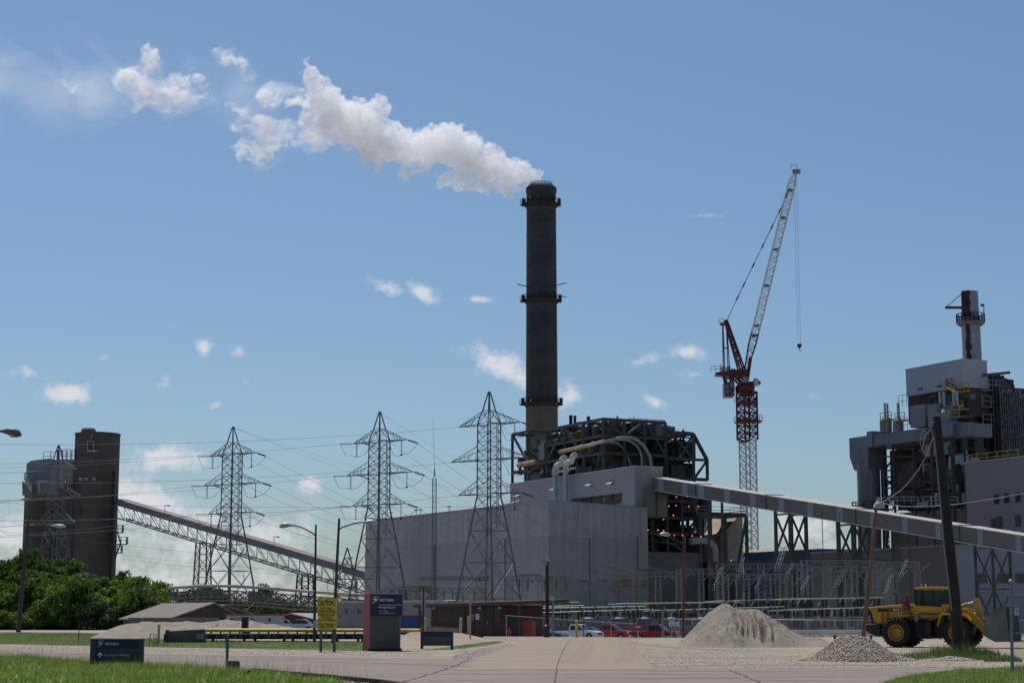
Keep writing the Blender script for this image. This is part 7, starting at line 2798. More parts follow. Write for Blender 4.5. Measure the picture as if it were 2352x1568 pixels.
# red bin
D = 163
bn = thing('red_bin', 'red sheet steel refuse bin beside the gatehouse', 'skip', V(1212, 1455, D).xy.to_3d())
mb = MB()
a, b, c = V(1195, 1425, D), V(1222, 1425, D - 1.0), V(1230, 1428, D + 1.2)
za, zb_ = a.z, V(1212, 1457, D).z
mb.hexa([(a.x, D, zb_ - .1), (b.x, D - 1, zb_ - .1), (c.x, D + 1.2, zb_ - .1), (c.x - 1.1, D + 2.2, zb_ - .1), (a.x, D, za), (b.x, D - 1, za + .03), (c.x, D + 1.2, za - .05), (c.x - 1.1, D + 2.2, za - .05)])
mb.build('body', M('bin_red', (0.32, 0.015, 0.02), rough=.5, var=.12), bn, bevel=.03)
mb = MB()
mb.beam((b.x - .0, D - 1.05, za - .12), (a.x, D - .05, za - .12), .06, .1)
mb.beam((b.x, D - 1.05, za - .9), (a.x, D - .05, za - .9), .06, .08)
mb.build('rib', M('bin_red_dark', (0.2, 0.012, 0.015)), bn)
# trash can
D = 152
tcn = thing('trash_can', 'black round trash can with a domed lid at the driveway crest', 'trash can', V(1255, 1460, D).xy.to_3d())
c = V(1255.5, 1461, D)
zt_ = V(1255, 1441, D).z
mb = MB()
mb.lathe([(.24, -.2), (.27, 0), (.27, zt_)], c=(c.x, D, 0), n=18)
mb.build('body', M('can_black', (0.025, 0.03, 0.035), rough=.5), tcn, smooth=True)
mb = MB()
mb.lathe([(.30, zt_), (.30, zt_ + .1), (.24, zt_ + .2), (.05, zt_ + .27)], c=(c.x, D, 0), n=18)
mb.build('lid', M('lid_dark', (0.05, 0.035, 0.035), rough=.4), tcn, smooth=True)
# hydrant
D = 160
hy = thing('fire_hydrant', 'red fire hydrant standing in front of the white pickup by the gatehouse', 'fire hydrant', V(1170, 1458, D).xy.to_3d())
c = V(1169.6, 1458, D)
mb = MB()
mb.lathe([(.17, -.2), (.17, .05), (.11, .08), (.11, .48), (.15, .5), (.15, .54), (.12, .62), (.04, .7), (.03, .74)], c=(c.x, D, 0), n=14)
mb.bar((c.x - .24, D, .4), (c.x + .24, D, .4), .06, 8)
mb.bar((c.x, D - .22, .36), (c.x, D, .36), .08, 8)
mb.build('body', M('hydrant_red', (0.45, 0.02, 0.015), rough=.4), hy, smooth=True)
# floodlight pole (tall dark timber with blue box head)
D = 156
fp_ = thing('floodlight_pole', 'dark timber pole with a blue grey floodlight box near the gatehouse', 'floodlight pole', V(1257, 1460, D).xy.to_3d())
a = V(1257, 1461, D)
zt_ = V(1257, 1290, D).z
mb = MB()
mb.tube([(a.x, D, -.5), (a.x, D, zt_)], [.19, .14], 10)
mb.build('pole', M('tarred_pole', (0.032, 0.026, 0.022), rough=.8, var=.3, scale=3), fp_, smooth=True)
mb = MB()
p, q = V(1246, 1284, D), V(1254, 1297, D)
mb.prism([(p.x, D - .3, p.z), (q.x, D - .3, p.z), (q.x + .12, D - .3, q.z), (p.x + .15, D - .3, q.z)], (0, .5, 0))
mb.build('floodlight', M('flood_blue', (0.2, 0.27, 0.36), rough=.4), fp_)
mb = MB()
mb.bar((a.x - .5, D, zt_), (a.x + .5, D, zt_), .06)
mb.lathe([(.3, 0), (.32, .1), (.2, .25)], c=(a.x + .1, D, zt_ + .0), n=10)
mb.build('bracket', M('weathered_bracket', (0.25, 0.21, 0.15), rough=.7), fp_)
for Xa, Ya, Xb, Yb, Da, Db, la in ((1257, 1292, 1490, 1371, D, 200, 0),):
 p, q = V(Xa, Ya, Da), V(Xb, Yb, Db)
 pts_ = [p.lerp(q, i / 12) - O3 * (3.2 * (i / 12) * (1 - i / 12)) for i in range(13)]
 mb = MB()
 mb.tube(pts_, .02, 5)
 tag(mb.build('service_cable', m_sblk), 'dark sagging cable hanging from the floodlight pole toward the switchyard', 'cable')
# short grey post beside it
D = 158
gp = thing('camera_post', 'slim grey post with a small white camera box near the trash can', 'post', V(1272, 1460, D).xy.to_3d())
a = V(1270, 1460, D)
mb = MB()
mb.bar((a.x, D, -.5), (a.x, D, V(1270, 1378, D).z), .1, 8)
mb.build('post', m_syd, gp)
mb = MB()
q = V(1263, 1371, D)
mb.box(q.x, q.x + .35, D - .2, D + .1, q.z - .3, q.z + .1)
mb.build('camera', M('dull_white', (.4, .4, .42)), gp)
# ------------------------------------------------------------------ small signs by the gate
def plate_sign(name, label, X, Y0, Y1, w, D, Ybase, parts, shape='box', back=False):
 a, b = V(X, Y0, D), V(X, Y1, D)
 g = V(X, Ybase, D)
 root = thing(name, label, 'sign', (a.x, D, g.z))
 mb = MB()
 mb.box(a.x - .03, a.x + .03, D + .012, D + .06, g.z - .3, a.z - .02 if not back else a.z + .1)
 mb.build('post', m_galv, root)
 return root, a, b
r_, a, b = plate_sign('speed_limit_sign', 'white speed limit 10 sign by the gate beside the stone heap', 1542.6, 1424, 1438, .5, 172, 1463, [])
w = .52
mb = MB()
mb.box(a.x - w / 2, a.x + w / 2, 171.98, 172.01, b.z, a.z)
mb.build('plate', m_slet, r_)
h_ = a.z - b.z
lettering('lettering', 'SPEED', a.x - w * .34, a.x + w * .34, a.z - h_ * .22, a.z - h_ * .08, 171.97, m_sblk, r_, .02)
lettering('lettering', 'LIMIT', a.x - w * .32, a.x + w * .32, a.z - h_ * .44, a.z - h_ * .30, 171.97, m_sblk, r_, .02)
lettering('lettering', '10', a.x - w * .33, a.x + w * .33, b.z + h_ * .07, a.z - h_ * .5, 171.97, m_sblk, r_, .03)
r_, a, b = plate_sign('do_not_enter_sign', 'round red do not enter sign beside the dark red pickup', 1465.7, 1431, 1447, .5, 170, 1463, [])
c = (a + b) / 2
rr = (a.z - b.z) / 2
mb = MB()
mb.disc((c.x, 169.98, c.z), (0, 1, 0), rr, .02, 24)
mb.build('plate', M('sign_stop_red', (.4, .02, .03), rough=.4), r_)
mb = MB()
mb.box(c.x - rr * .68, c.x + rr * .68, 169.96, 169.972, c.z - rr * .15, c.z + rr * .15)
mb.build('white_bar', m_slet, r_)
r_, a, b = plate_sign('notice_sign', 'small pale green notice beside the speed limit sign', 1556, 1427, 1437, .4, 173, 1463, [])
mb = MB()
mb.box(a.x - .22, a.x + .22, 172.98, 173.01, b.z, a.z)
mb.build('plate', M('pale_green_plate', (.45, .55, .5)), r_)
# sign backs by the company sign and over the gatehouse
for X, Yt, D, lab, yb, dk_ in ((973, 1356, 130, 'back of a round sign on a black post between company sign and gatehouse', 1462, True), (1080 + .5, 1376 + 2, 128, 'back of a narrow sign on a steel post in front of the gatehouse roof', 1402 + 20, False)):
 p = V(X, Yt, D)
 root = thing('traffic_sign', lab, 'sign', (p.x, D, 0))
 mb = MB()
 mb.bar((p.x, D - .05, 0), (p.x, D - .05, p.z + .2), .045 if dk_ else .05)
 mb.build('post', m_sblk if dk_ else m_galv, root)
 mb = MB()
 r9 = 9 / F * D if dk_ else 5 / F * D
 mb.lathe([(r9, 0)], n=3)
 mb = MB()
 mb.disc((p.x, D + .02, p.z - r9), (0, 1, 0), r9, .02, 8)
 if dk_:
  mb.box(p.x - r9 * .6, p.x + r9 * .6, D + .02, D + .04, V(X, 1401, D).z, p.z - r9 * 2)
 mb.build('plate', M('sign_back_grey', (.36, .37, .39), rough=.5), root)
r_ = thing('entry_sign', 'small white and green entry plates on a pole in front of the gatehouse wall', 'sign', V(1094, 1460, 150).xy.to_3d())
a, b = V((1640 + 1290 * .204) * .5742, 2380 * .5742 + 365 * .204 * .5742, 150), V((1640 + 1355 * .204) * .5742, 2380 * .5742 + 470 * .204 * .5742, 150)
mb = MB()
mb.box(a.x, b.x, 149.97, 150, b.z, a.z)
mb.build('plate', m_slet, r_)
mb = MB()
for f_ in (.25, .62, .72):
 z_ = a.z + (b.z - a.z) * f_
 mb.box(a.x + .06, b.x - .06, 149.955, 149.965, z_ - .03, z_ + .03)
mb.build('print', m_sblk, r_)
mb = MB()
mb.box(a.x - .42, a.x - .18, 149.97, 150, b.z - .1, a.z)
mb.build('green_plate', M('green_plate', (.12, .2, .12)), r_)
mb = MB()
mb.bar(((a.x + b.x) / 2, 150.1, 0), ((a.x + b.x) / 2, 150.1, V(1094, 1396, 150).z), .08)
mb.build('post', m_pole, r_)
# green marker post, black pedestal, bent pipe in the grass
D = 63.5
p, q = V(523, 1458, D), V(523, 1530, D)
gpst = thing('marker_post', 'dark green square marker post at the edge of the tall grass', 'post', (p.x, D, 0))
mb = MB()
mb.box(p.x - .045, p.x + .045, D - .045, D + .045, -.05, p.z)
mb.build('post', M('green_post', (0.012, 0.12, 0.06), rough=.5), gpst, bevel=.008)
D = 60.0
a, b = V(520, 1516, D), V(551, 1539, D)
pd = thing('utility_pedestal', 'squat black domed utility box beside the green post', 'utility box', ((a.x + b.x) / 2, D, 0))
mb = MB()
cx_ = (a.x + b.x) / 2
wd = (b.x - a.x) / 2
mb.lathe([(wd * .96, -.05), (wd, .06), (wd, a.z - .14), (wd * .96, a.z - .05), (wd * .82, a.z - .01), (wd * .35, a.z)], c=(cx_, D, 0), n=24)
mb.build('shell', M('pedestal_black', (0.016, 0.016, 0.017), rough=.3, var=.2), pd, smooth=True)
mb = MB()
mb.lathe([(wd * .99, a.z - .17), (wd * 1.02, a.z - .15), (wd * .99, a.z - .13)], c=(cx_, D, 0), n=24, cap=False)
mb.build('seam', m_sblk, pd)
D = 51
a, b, c = V(557, 1566, D), V(561, 1550, D), V(575, 1538, D)
bp_ = thing('bent_pipe', 'rusty bent iron pipe stub sticking out of the grass', 'pipe', (a.x, D, 0))
mb = MB()
mb.tube([(a.x - .02, D, -.05), (b.x - .03, D, b.z - .03), (b.x + .02, D, b.z + .03), (c.x, D, c.z)], [.045, .045, .045, .035], 8)
mb.build('pipe', M('rusty_pipe', (0.035, 0.02, 0.017), rough=.8), bp_, smooth=True)
mb = MB()
mb.tube([(c.x, D, c.z - .02), (c.x + .15, D - .05, c.z - .03), (c.x + .27, D - .05, c.z - .12), (c.x + .1, D - .1, c.z - .26), (c.x - .05, D - .1, c.z - .28)], .006, 5)
mb.build('wire_loop', m_galv, bp_)
# thin stakes on the lawn
for X, Y0, Y1, D, lab in (((0 + 1058 * .2976) * .5742, 1429, 1472, 128, 'thin dark stake standing alone on the mown lawn'), ):
 p, q = V(X + 1.5, Y0, D), V(X - 1, Y1, D)
 st = thing('stake', lab, 'stake', (q.x, D, 0))
 mb = MB()
 mb.bar((q.x, D, 0), (p.x, D, p.z), .035, 6)
 mb.build('rod', m_pole, st)
 mb = MB()
 mb.box(q.x - .1, q.x + .75, D - .3, D + .3, 0, .07)
 mb.build('foot_slab', M('slab_grey', (.35, .33, .3)), st)
fr_ = thing('wire_frame', 'small rusty three legged wire frame on the lawn by the ramp walls', 'frame', V(352, 1484, 104).xy.to_3d())
mb = MB()
for X0, X1 in ((345, 343.3), (353.5, 354), (359, 359.5)):
 p, q = V(X0, 1454, 104), V(X1, 1484, 104)
 mb.bar(q, p, .022, 5)
mb.bar(V(345, 1454, 104), V(353.5, 1454, 104), .018, 5)
mb.bar(V(345, 1454, 104), V(352, 1484, 104), .012, 5)
mb.build('legs', M('rusty_rod', (0.10, 0.06, 0.05)), fr_)
# ------------------------------------------------------------------ chain-link fences
m_net = wire_net('chain_link', (0.16, 0.165, 0.165), .12)
m_net2 = wire_net('dense_chain_link', (0.24, 0.22, 0.20), .34)
def far_fence(label, pts_, h, step=3.0, net=None, base=-.8, top=None):
 P = [Vec(p) for p in pts_]
 root = thing('chain_link_fence', label, 'fence', (P[0].x, P[0].y, base))
 mb, nb_ = MB(), MB()
 for p, q in zip(P[:-1], P[1:]):
  mb.bar(p, q, .03, 6)
  n = max(1, int((q - p).length / step))
  for i in range(n + 1):
   o = p.lerp(q, i / n)
   m_ = MB()
   m_.bar((o.x, o.y, base), (o.x, o.y, o.z + .05), .04, 6)
   m_.build('post', m_galv, root)
  nb_.add([(p.x, p.y, base), (q.x, q.y, base), (q.x, q.y, q.z), (p.x, p.y, p.z)], [(0, 1, 2, 3)])
 mb.build('top_rail', m_galv, root)
 nb_.build('mesh_fabric', net or m_net, root)
 return root
far_fence('chain link fence sloping down in front of the parked pickups', [V(1163, 1412.5, 158), V(1250, 1419, 162), V(1340, 1425, 166), V(1464, 1432, 171)], 2.2, 3.4)
far_fence('chain link fence in front of the switchyard behind the guard rail', [V(1560, 1421, 168), V(1700, 1421, 168), V(1870, 1423, 166), V(2100, 1424, 166), V(2400, 1424, 166)], 2.2, 2.6, m_net2)
gtp = thing('gate', 'grey steel sliding gate frame with a thick post by the speed limit sign', 'gate', V(1521, 1460, 168).xy.to_3d())
mb = MB()
p = V(1521.5, 1400, 168)
mb.bar((p.x, 168, -.8), (p.x, 168, V(1521, 1398, 168).z), .11, 8)
mb.build('post', m_syd, gtp)
mb = MB()
for Y, X0, X1 in ((1421.5, 1524, 1600), (1460.5, 1524, 1590), (1438, 1540, 1590)):
 mb.bar(V(X0, Y, 168), V(X1, Y + .3, 168), .035)
mb.bar(V(1540, 1422, 168), V(1560, 1460, 168), .03)
mb.bar(V(1560, 1422, 168), V(1540, 1460, 168), .03)
mb.build('gate_leaf', m_galv, gtp)
# guard rail behind the heaps
gr = thing('guard_rail', 'white topped steel guard rail behind the gravel heap', 'guard rail', V(1840, 1455, 140).xy.to_3d())
mb = MB()
z1_, z0_ = V(1900, 1447.5, 140).z, V(1900, 1458, 140).z
x0, x1 = V(1795, 1450, 140).x, V(2330, 1450, 140).x
pr = [(0, z0_), (-.06, z0_ + .03), (-.06, z0_ + .11), (0, z0_ + .15), (-.06, z0_ + .2), (-.06, z1_ - .03), (0, z1_), (.03, z1_), (.03, z0_)]
mb.prism([(x0, 140 + a_, b_) for a_, b_ in pr], (x1 - x0, 0, 0))
mb.build('rail', M('guard_galv', (0.6, 0.6, 0.6), rough=.4, metal=.4), gr)
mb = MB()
mb.box(x0, x1, 139.85, 140.1, z1_ + .003, z1_ + .06)  # pale strip paints the sunlight on top of the rail
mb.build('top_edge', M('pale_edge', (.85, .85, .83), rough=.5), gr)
for X in (1838, 1917, 2000, 2080, 2160, 2240):
 p = V(X, 1450, 140.2)
 mb = MB()
 mb.box(p.x - .08, p.x + .08, 140.1, 140.3, -.05, z1_ - .05)
 mb.build('post', m_dark, gr)
m_fgalv = M('weathered_galv', (0.22, 0.235, 0.25), rough=.5, metal=.3, var=.15)
# security fence corner at the right edge
D = 58
sf = thing('security_fence', 'tall galvanised chain link security fence with barbed wire and a white notice', 'fence', V(2325, 1537, D).xy.to_3d())
p0 = V(2325, 1537, D)
p0.z = 0
t0 = V(2316.5, 1336, D)
zF = V(2320, 1367, D).z
dF = Vec((.995, .10, 0))
mb = MB()
mb.tube([(p0.x, D, -.1), (t0.x + .07, D, t0.z), ], [.055, .05], 12)
pst = mb.build('corner_post', m_fgalv, sf, smooth=True)
mb = MB()
mb.lathe([(.055, 0), (.07, .02), (.06, .07), (.01, .1)], c=(t0.x + .07, D, t0.z), n=12)
mb.build('cap', M('bright_cap', (.6, .6, .6), rough=.3, metal=.5), sf, smooth=True)
LFn = 7.5
pc = Vec((p0.x - .02, D, 0))
mb = MB()
for z, r_ in ((zF, .028), (zF - .08 + .0, .018), (V(2320, 1453.5, D).z, .022), (V(2320, 1392, D).z + .25, .0)):
 if r_:
  mb.bar(pc + O3 * z, pc + dF * LFn + O3 * z, r_, 8)
mb.build('rail', m_fgalv, sf, smooth=True)
mb = MB()
for z in (V(2320, 1343, D).z, V(2320, 1349, D).z, V(2320, 1357, D).z):
 mb.bar(pc + O3 * (z - .02) + Vec((-.05, 0, 0)), pc + dF * LFn + O3 * (z + .22), .006, 5)
 for k in range(50):
  o_ = (pc + O3 * (z - .02)).lerp(pc + dF * LFn + O3 * (z + .22), k / 50)
  mb.bar(o_ - O3 * .025, o_ + O3 * .025, .004, 3)
mb.build('barbed_wire', m_fgalv, sf)
mb = MB()
pitch = .075
zb_, zt_ = .03, zF
n = int((LFn + (zt_ - zb_)) / pitch)
for k in range(-int((zt_ - zb_) / pitch), n):
 for s_ in (1, -1):
  # diagonal wire x = x0 + s*(z-zb)
  x0_ = k * pitch if s_ > 0 else k * pitch + 0
  ta = max(0, -x0_) if s_ > 0 else max(0, x0_ - LFn)
  tb = min(zt_ - zb_, LFn - x0_) if s_ > 0 else min(zt_ - zb_, x0_)
  if tb <= ta:
   continue
  a_ = pc + dF * (x0_ + s_ * ta) + O3 * (zb_ + ta)
  b_ = pc + dF * (x0_ + s_ * tb) + O3 * (zb_ + tb)
  mb.bar(a_, b_, .0042, 3)
mb.build('mesh_fabric', m_fgalv, sf)
mb = MB()
a, b = V(2330, 1394, D - .05), V(2340, 1404, D - .05)
mb.box(a.x, a.x + (b.x - a.x) * .9, D - .08, D - .065, b.z - .1, a.z)
pl = mb.build('notice', m_slet, sf)
mb = MB()
for i in range(6):
 z_ = a.z - .03 - i * .032
 mb.box(a.x + .015, a.x + (b.x - a.x) * .8, D - .086, D - .081, z_ - .008, z_ + .006)
mb.build('print', m_sblk, pl)
# ------------------------------------------------------------------ leaning poles
D = 98
lb_, lt_ = V(1982, 1470, D), V(2014, 1150, D)
lp4 = thing('lamp_pole', 'thin leaning brown timber pole carrying a glass dish lamp', 'lamp pole', (lb_.x, D, 0))
d_ = (lt_ - lb_).normalized()
mb = MB()
mb.tube([lb_ - d_ * 1.2, lb_.lerp(lt_, .5), lt_ + d_ * .25], [.13, .105, .08], 12)
mb.build('pole', M('weathered_pole', (0.17, 0.10, 0.065), rough=.85, var=.3, scale=2.5, stretch=(3, 3, .3)), lp4, smooth=True)
mb = MB()
q = V(2016, 1150, D - .1)
mb.lathe([(.32, -.28), (.30, -.1), (.2, 0), (.08, .12), (.05, .3)], c=(q.x + .05, D - .15, q.z - .1), n=16)
mb.build('lamp_dish', M('frosted_dish', (.38, .42, .38), rough=.25), lp4, smooth=True)
D = 80
bb_, bt_ = V(2206, 1506, D), V(2151.5, 957, D)
up = thing('utility_pole', 'thick black tarred utility pole leaning over the wheel loader', 'utility pole', (bb_.x, D, 0))
mb = MB()
mb.tube([bb_ - O3 * .4, bb_.lerp(bt_, .33), bb_.lerp(bt_, .66), bt_], [.29, .25, .21, .175], 16)
mb.build('pole', M('creosote_pole', (0.028, 0.022, 0.017), rough=.85, var=.35, scale=2, stretch=(3, 3, .25), bump=.01, bscale=6), up, smooth=True)
mb = MB()
o_ = bt_ + Vec((-.05, -.22, 0))
mb.tube([V(2147, 968, D - .3), V(2140, 970, D - .35), V(2139, 985, D - .35), V(2146, 1010, D - .3), V(2155, 1100, D - .3), V(2168, 1250, D - .32), V(2186, 1400, D - .35)], .025, 6)
mb.tube([V(2139, 985, D - .35), V(2125, 1000, D - .4), V(2119, 1030, D - .4), V(2125, 1042, D - .3)], .03, 6)
mb.tube([V(2140, 978, D - .35), V(2118, 990, D - .4), V(2113, 1015, D - .4), V(2122, 1045, D - .3)], .018, 6)
mb.box(V(2122, 1040, D).x, V(2128, 1040, D).x, D - .45, D - .3, V(2122, 1050, D).z, V(2122, 1042, D).z)
mb.build('riser_cable', m_syd, up)
for pts_, lab in (([(2143, 1005), (2120, 1060), (2080, 1115), (2040, 1145), (2017, 1158)], 'twisted cable swooping from the black pole down to the thin lamp pole'),
      ([(2017, 1152), (2070, 1162), (2160, 1161), (2250, 1150), (2352, 1132), (2600, 1080)], 'twisted cable running from the lamp pole past the black pole off the picture edge')):
 P = [V(X, Y, 98 - 18 * (i / (len(pts_) - 1)) if lab.startswith('twisted cable running') else 80 + 18 * i / (len(pts_) - 1)) for i, (X, Y) in enumerate(pts_)]
 fine = []
 for i in range(len(P) - 1):
  for k in range(6):
   t = k / 6
   a0 = P[max(i - 1, 0)]
   a1, a2 = P[i], P[i + 1]
   a3 = P[min(i + 2, len(P) - 1)]
   fine.append(.5 * ((2 * a1) + (a2 - a0) * t + (2 * a0 - 5 * a1 + 4 * a2 - a3) * t * t + (3 * a1 - a0 - 3 * a2 + a3) * t ** 3))
 fine.append(P[-1])
 mb = MB()
 mb.tube(fine, .028, 6)
 tag(mb.build('service_cable', M('grey_cable', (.22, .21, .2), rough=.5)), lab, 'cable')
# ------------------------------------------------------------------ wheel loader
ly = M('loader_yellow', (0.52, 0.275, 0.014), rough=.4, var=.12, scale=1.5, streak=.15, patch=((0.26, 0.17, 0.07), 1.1, .6, .78))
lg_ = M('loader_black', (0.018, 0.016, 0.015), rough=.55, var=.3, scale=2)
PHI = R(-28)
# rear near wheel is seen at 2062: solve the origin (rear axle centre on the ground)
D = 102.5
nw = V(2062, 1481, D)
base = Vec((nw.x, D, 0)) - Vec((*rot2((0, -1.15), PHI), 0))
ld = thing('wheel_loader', 'yellow wheel loader with a black cab frame and a raised empty steel bucket', 'wheel loader', base, PHI)
def lprism(name, prof, y0, y1, mat, parent=None, bevel=.03):
 mb = MB()
 mb.prism([(x, y0, z) for x, z in prof], (0, y1 - y0, 0))
 return mb.build(name, mat, parent or ld, world=False, bevel=bevel)
TR = .84
WB = 3.45
for x in (0, WB):
 for s_ in (-1, 1):
  mb = MB()
  y = s_ * 1.15
  w = .62
  mb.add(*ring_mesh([(TR * .54, -w / 2 + .03), (TR * .7, -w / 2), (TR * .9, -w / 2 + .02), (TR * .965, -w * .36), (TR * .965, w * .36), (TR * .9, w / 2 - .02), (TR * .7, w / 2), (TR * .54, w / 2 - .03), (TR * .52, 0)], x, y, TR, 36))
  for k in range(24):
   a = 2 * math.pi * k / 24
   for side in (-1, 1):
    a2 = a + (.13 if side > 0 else 0)
    c_, s2 = math.cos(a2), math.sin(a2)
    c3, s3 = math.cos(a2 + .09), math.sin(a2 + .09)
    r0_, r1_ = TR * .93, TR * 1.01
    ya, yb = y + side * .02, y + side * (w / 2 + .005)
    q = [(r0_, c_, s2), (r0_, c3, s3), (r1_, c3, s3), (r1_, c_, s2)]
    lo = [(x + r * cc, ya, TR + r * sn) for r, cc, sn in q]
    sh = .05
    hi = [(x + r * math.cos(math.atan2(sn, cc) + sh), yb, TR + r * math.sin(math.atan2(sn, cc) + sh)) for r, cc, sn in q]
    mb.add(lo + hi, [(0, 1, 2, 3), (7, 6, 5, 4), (0, 4, 5, 1), (1, 5, 6, 2), (2, 6, 7, 3), (3, 7, 4, 0)])
  t = mb.build('wheel', m_tyre_r, ld, world=False)
  mb = MB()
  mb.add(*ring_mesh([(.02, s_ * w * .15), (TR * .22, s_ * w * .15), (TR * .24, s_ * w * .28), (TR * .34, s_ * w * .22), (TR * .36, s_ * w * .05), (TR * .46, s_ * w * .08), (TR * .50, s_ * w * .46), (TR * .55, s_ * w * .48), (TR * .55, 0), (.02, 0)], x, y, TR, 28))
  mb.build('rim', M('rim_yellow', (0.42, 0.22, 0.02), rough=.5, var=.2), t, world=False)
# rear frame, counterweight, hood
lprism('counterweight', [(-1.95, 1.02), (-1.9, 1.32), (-1.0, 1.32), (-1.0, .62), (-1.35, .66), (-1.75, .85)], -1.15, 1.15, lg_, bevel=.06)
hood = lprism('hood', [(-1.42, 1.33), (-1.58, 2.02), (-1.72, 2.24), (-1.5, 2.3), (.1, 2.42), (.98, 2.46), (.98, 1.78), (.7, 1.72), (.3, 1.68), (-.5, 1.5), (-.75, 1.34)], -.86, .86, ly, bevel=.05)
lprism('radiator_grille', [(-1.46, 1.34), (-1.66, 2.16), (-1.73, 2.18), (-1.62, 1.34)], -.75, .75, lg_, bevel=.01)
mb = MB()
mb.box(-1.2, .15, -.874, -.862, 2.02, 2.22)
hp = mb.build('model_stripe', lg_, hood, world=False)
mb = MB()
mb.box(-.98, -.84, -.874, -.862, 1.4, 1.98)
mb.cut()
mb.box(-.72, -.5, -.874, -.862, 1.46, 1.98)
mb.cut()
mb.box(.2, .5, -.874, -.862, 2.06, 2.08)
mb.box(.2, .5, -.874, -.862, 2.12, 2.14)
mb.build('vent', M('hood_vent', (.2, .11, .02)), hood, world=False)
def hoodtext(s, x0, x1, z0, z1, y, mat, parent, bold=.02, slope=0):
 o = lettering('lettering', s, 0, 1, 0, 1, 0, mat, parent, bold)
 me = o.data
 a = np.empty(len(me.vertices) * 3, dtype=np.float32)
 me.vertices.foreach_get('co', a)
 a = a.reshape(-1, 3)
 a[:, 0] -= a[:, 0].min()
 a[:, 2] -= a[:, 2].min()
 a[:, 0] /= a[:, 0].max()
 a[:, 2] /= a[:, 2].max()
 X = x0 + a[:, 0] * (x1 - x0)
 Z = z0 + a[:, 2] * (z1 - z0) + (X - x0) * slope
 me.vertices.foreach_set('co', np.stack([X, np.full(len(X), y), Z], 1).astype(np.float32).ravel())
 me.update()
 return o
hoodtext('470', -.32, .08, 2.06, 2.18, -.88, m_slet, hood)
hoodtext('WA', -.62, -.38, 2.07, 2.15, -.88, ly, hood)
# midsection and chassis
lprism('rear_frame', [(-.9, .75), (-.9, 1.35), (1.6, 1.5), (1.75, .62), (.9, .5)], -.55, .55, lg_)
lprism('cab_base', [(.92, 2.38), (2.62, 2.3), (2.72, 1.9), (2.35, 1.62), (1.6, 1.5), (.95, 1.75)], -.92, .92, ly, bevel=.05)
mb = MB()
for x0_, x1_, z0_, z1_ in ((1.0, 1.9, .5, 1.45), (1.15, 1.75, 1.45, 1.62)):
 mb.box(x0_, x1_, -1.0, -.56, z0_, z1_)
 mb.cut()
 mb.box(x0_, x1_, .56, 1.0, z0_, z1_)
 mb.cut()
mb.build('fuel_tank', lg_, ld, world=False, bevel=.04)
mb = MB()
for i in range(4):
 mb.box(1.0 + .02 * i, 1.5, -1.32, -1.0, .38 + .34 * i, .42 + .34 * i)
for xx in (.98, 1.5):
 mb.bar((xx, -1.3, .35), (xx - .25, -1.0, 1.95), .025, 6)
mb.bar((.2, -1.05, 1.95), (2.55, -1.05, 1.88), .03, 6)
mb.beam((.9, -1.08, 1.62), (2.4, -1.08, 1.62), .34, .05)
mb.build('ladder', lg_, ld, world=False)
# platform rails, red filter housing behind the cab
mb = MB()
mb.lathe([(.17, 0), (.18, .05), (.18, .5), (.1, .6), (.06, .62), (.06, .8)], c=(.52, -.95, 2.1), n=14)
mb.lathe([(.12, 0), (.12, .08)], c=(.52, -.95, 2.85), n=12)
mb.build('extinguisher', M('ext_red', (.16, .012, .014), rough=.35), ld, world=False)
mb = MB()
for xx in (.3, .72):
 mb.bar((xx, -1.0, 1.95), (xx, -1.0, 2.95), .022, 6)
mb.bar((.3, -1.0, 2.5), (.72, -1.0, 2.5), .02, 6)
mb.bar((.3, -1.0, 2.95), (.72, -1.0, 2.95), .02, 6)
mb.tube([(-.28, -.1, 2.4), (-.28, -.1, 2.95), (-.36, -.1, 3.08), (-.5, -.1, 3.12)], .075, 10)
mb.build('exhaust', M('exhaust_rust', (.09, .06, .05), rough=.7), ld, world=False)
# cab
mb = MB()
mb.prism([(.95, -.78, 3.26), (.95, -.78, 3.38), (2.0, -.78, 3.44), (2.75, -.78, 3.40), (2.8, -.78, 3.28)], (0, 1.56, 0))
mb.build('cab_roof', ly, ld, world=False, bevel=.04)
mb = MB()
cw_ = .74
for y in (-cw_, cw_):
 mb.bar((1.0, y, 2.36), (1.0, y, 3.27), .055)
 mb.bar((1.42, y, 2.36), (1.42, y, 3.27), .04)
 mb.bar((2.05, y, 2.34), (2.05, y, 3.27), .05)
 mb.bar((2.95, y * .85, 2.3), (2.72, y * .9, 3.27), .045)
 mb.bar((1.0, y, 2.38), (2.9, y * .9, 2.33), .05)
mb.bar((1.0, -cw_, 3.24), (1.0, cw_, 3.24), .05)
mb.bar((2.72, -cw_ * .9, 3.24), (2.72, cw_ * .9, 3.24), .05)
cf = mb.build('cab_frame', lg_, ld, world=False)
m_cabg = bpy.data.materials.new('cab_tint')
m_cabg.use_nodes = True
t_ = NT(m_cabg.node_tree)
gl1 = t_.n('ShaderNodeBsdfGlossy', i_Roughness=.05)
gl1.inputs[0].default_value = (.5, .6, .6, 1)
tr1 = t_.n('ShaderNodeBsdfTransparent')
tr1.inputs[0].default_value = (.30, .36, .35, 1)
mx1 = t_.n('ShaderNodeMixShader')
mx1.inputs[0].default_value = .1
t_.l(tr1.outputs[0], mx1.inputs[1])
t_.l(gl1.outputs[0], mx1.inputs[2])
ot = t_.n('ShaderNodeOutputMaterial')
t_.l(mx1.outputs[0], ot.inputs[0])
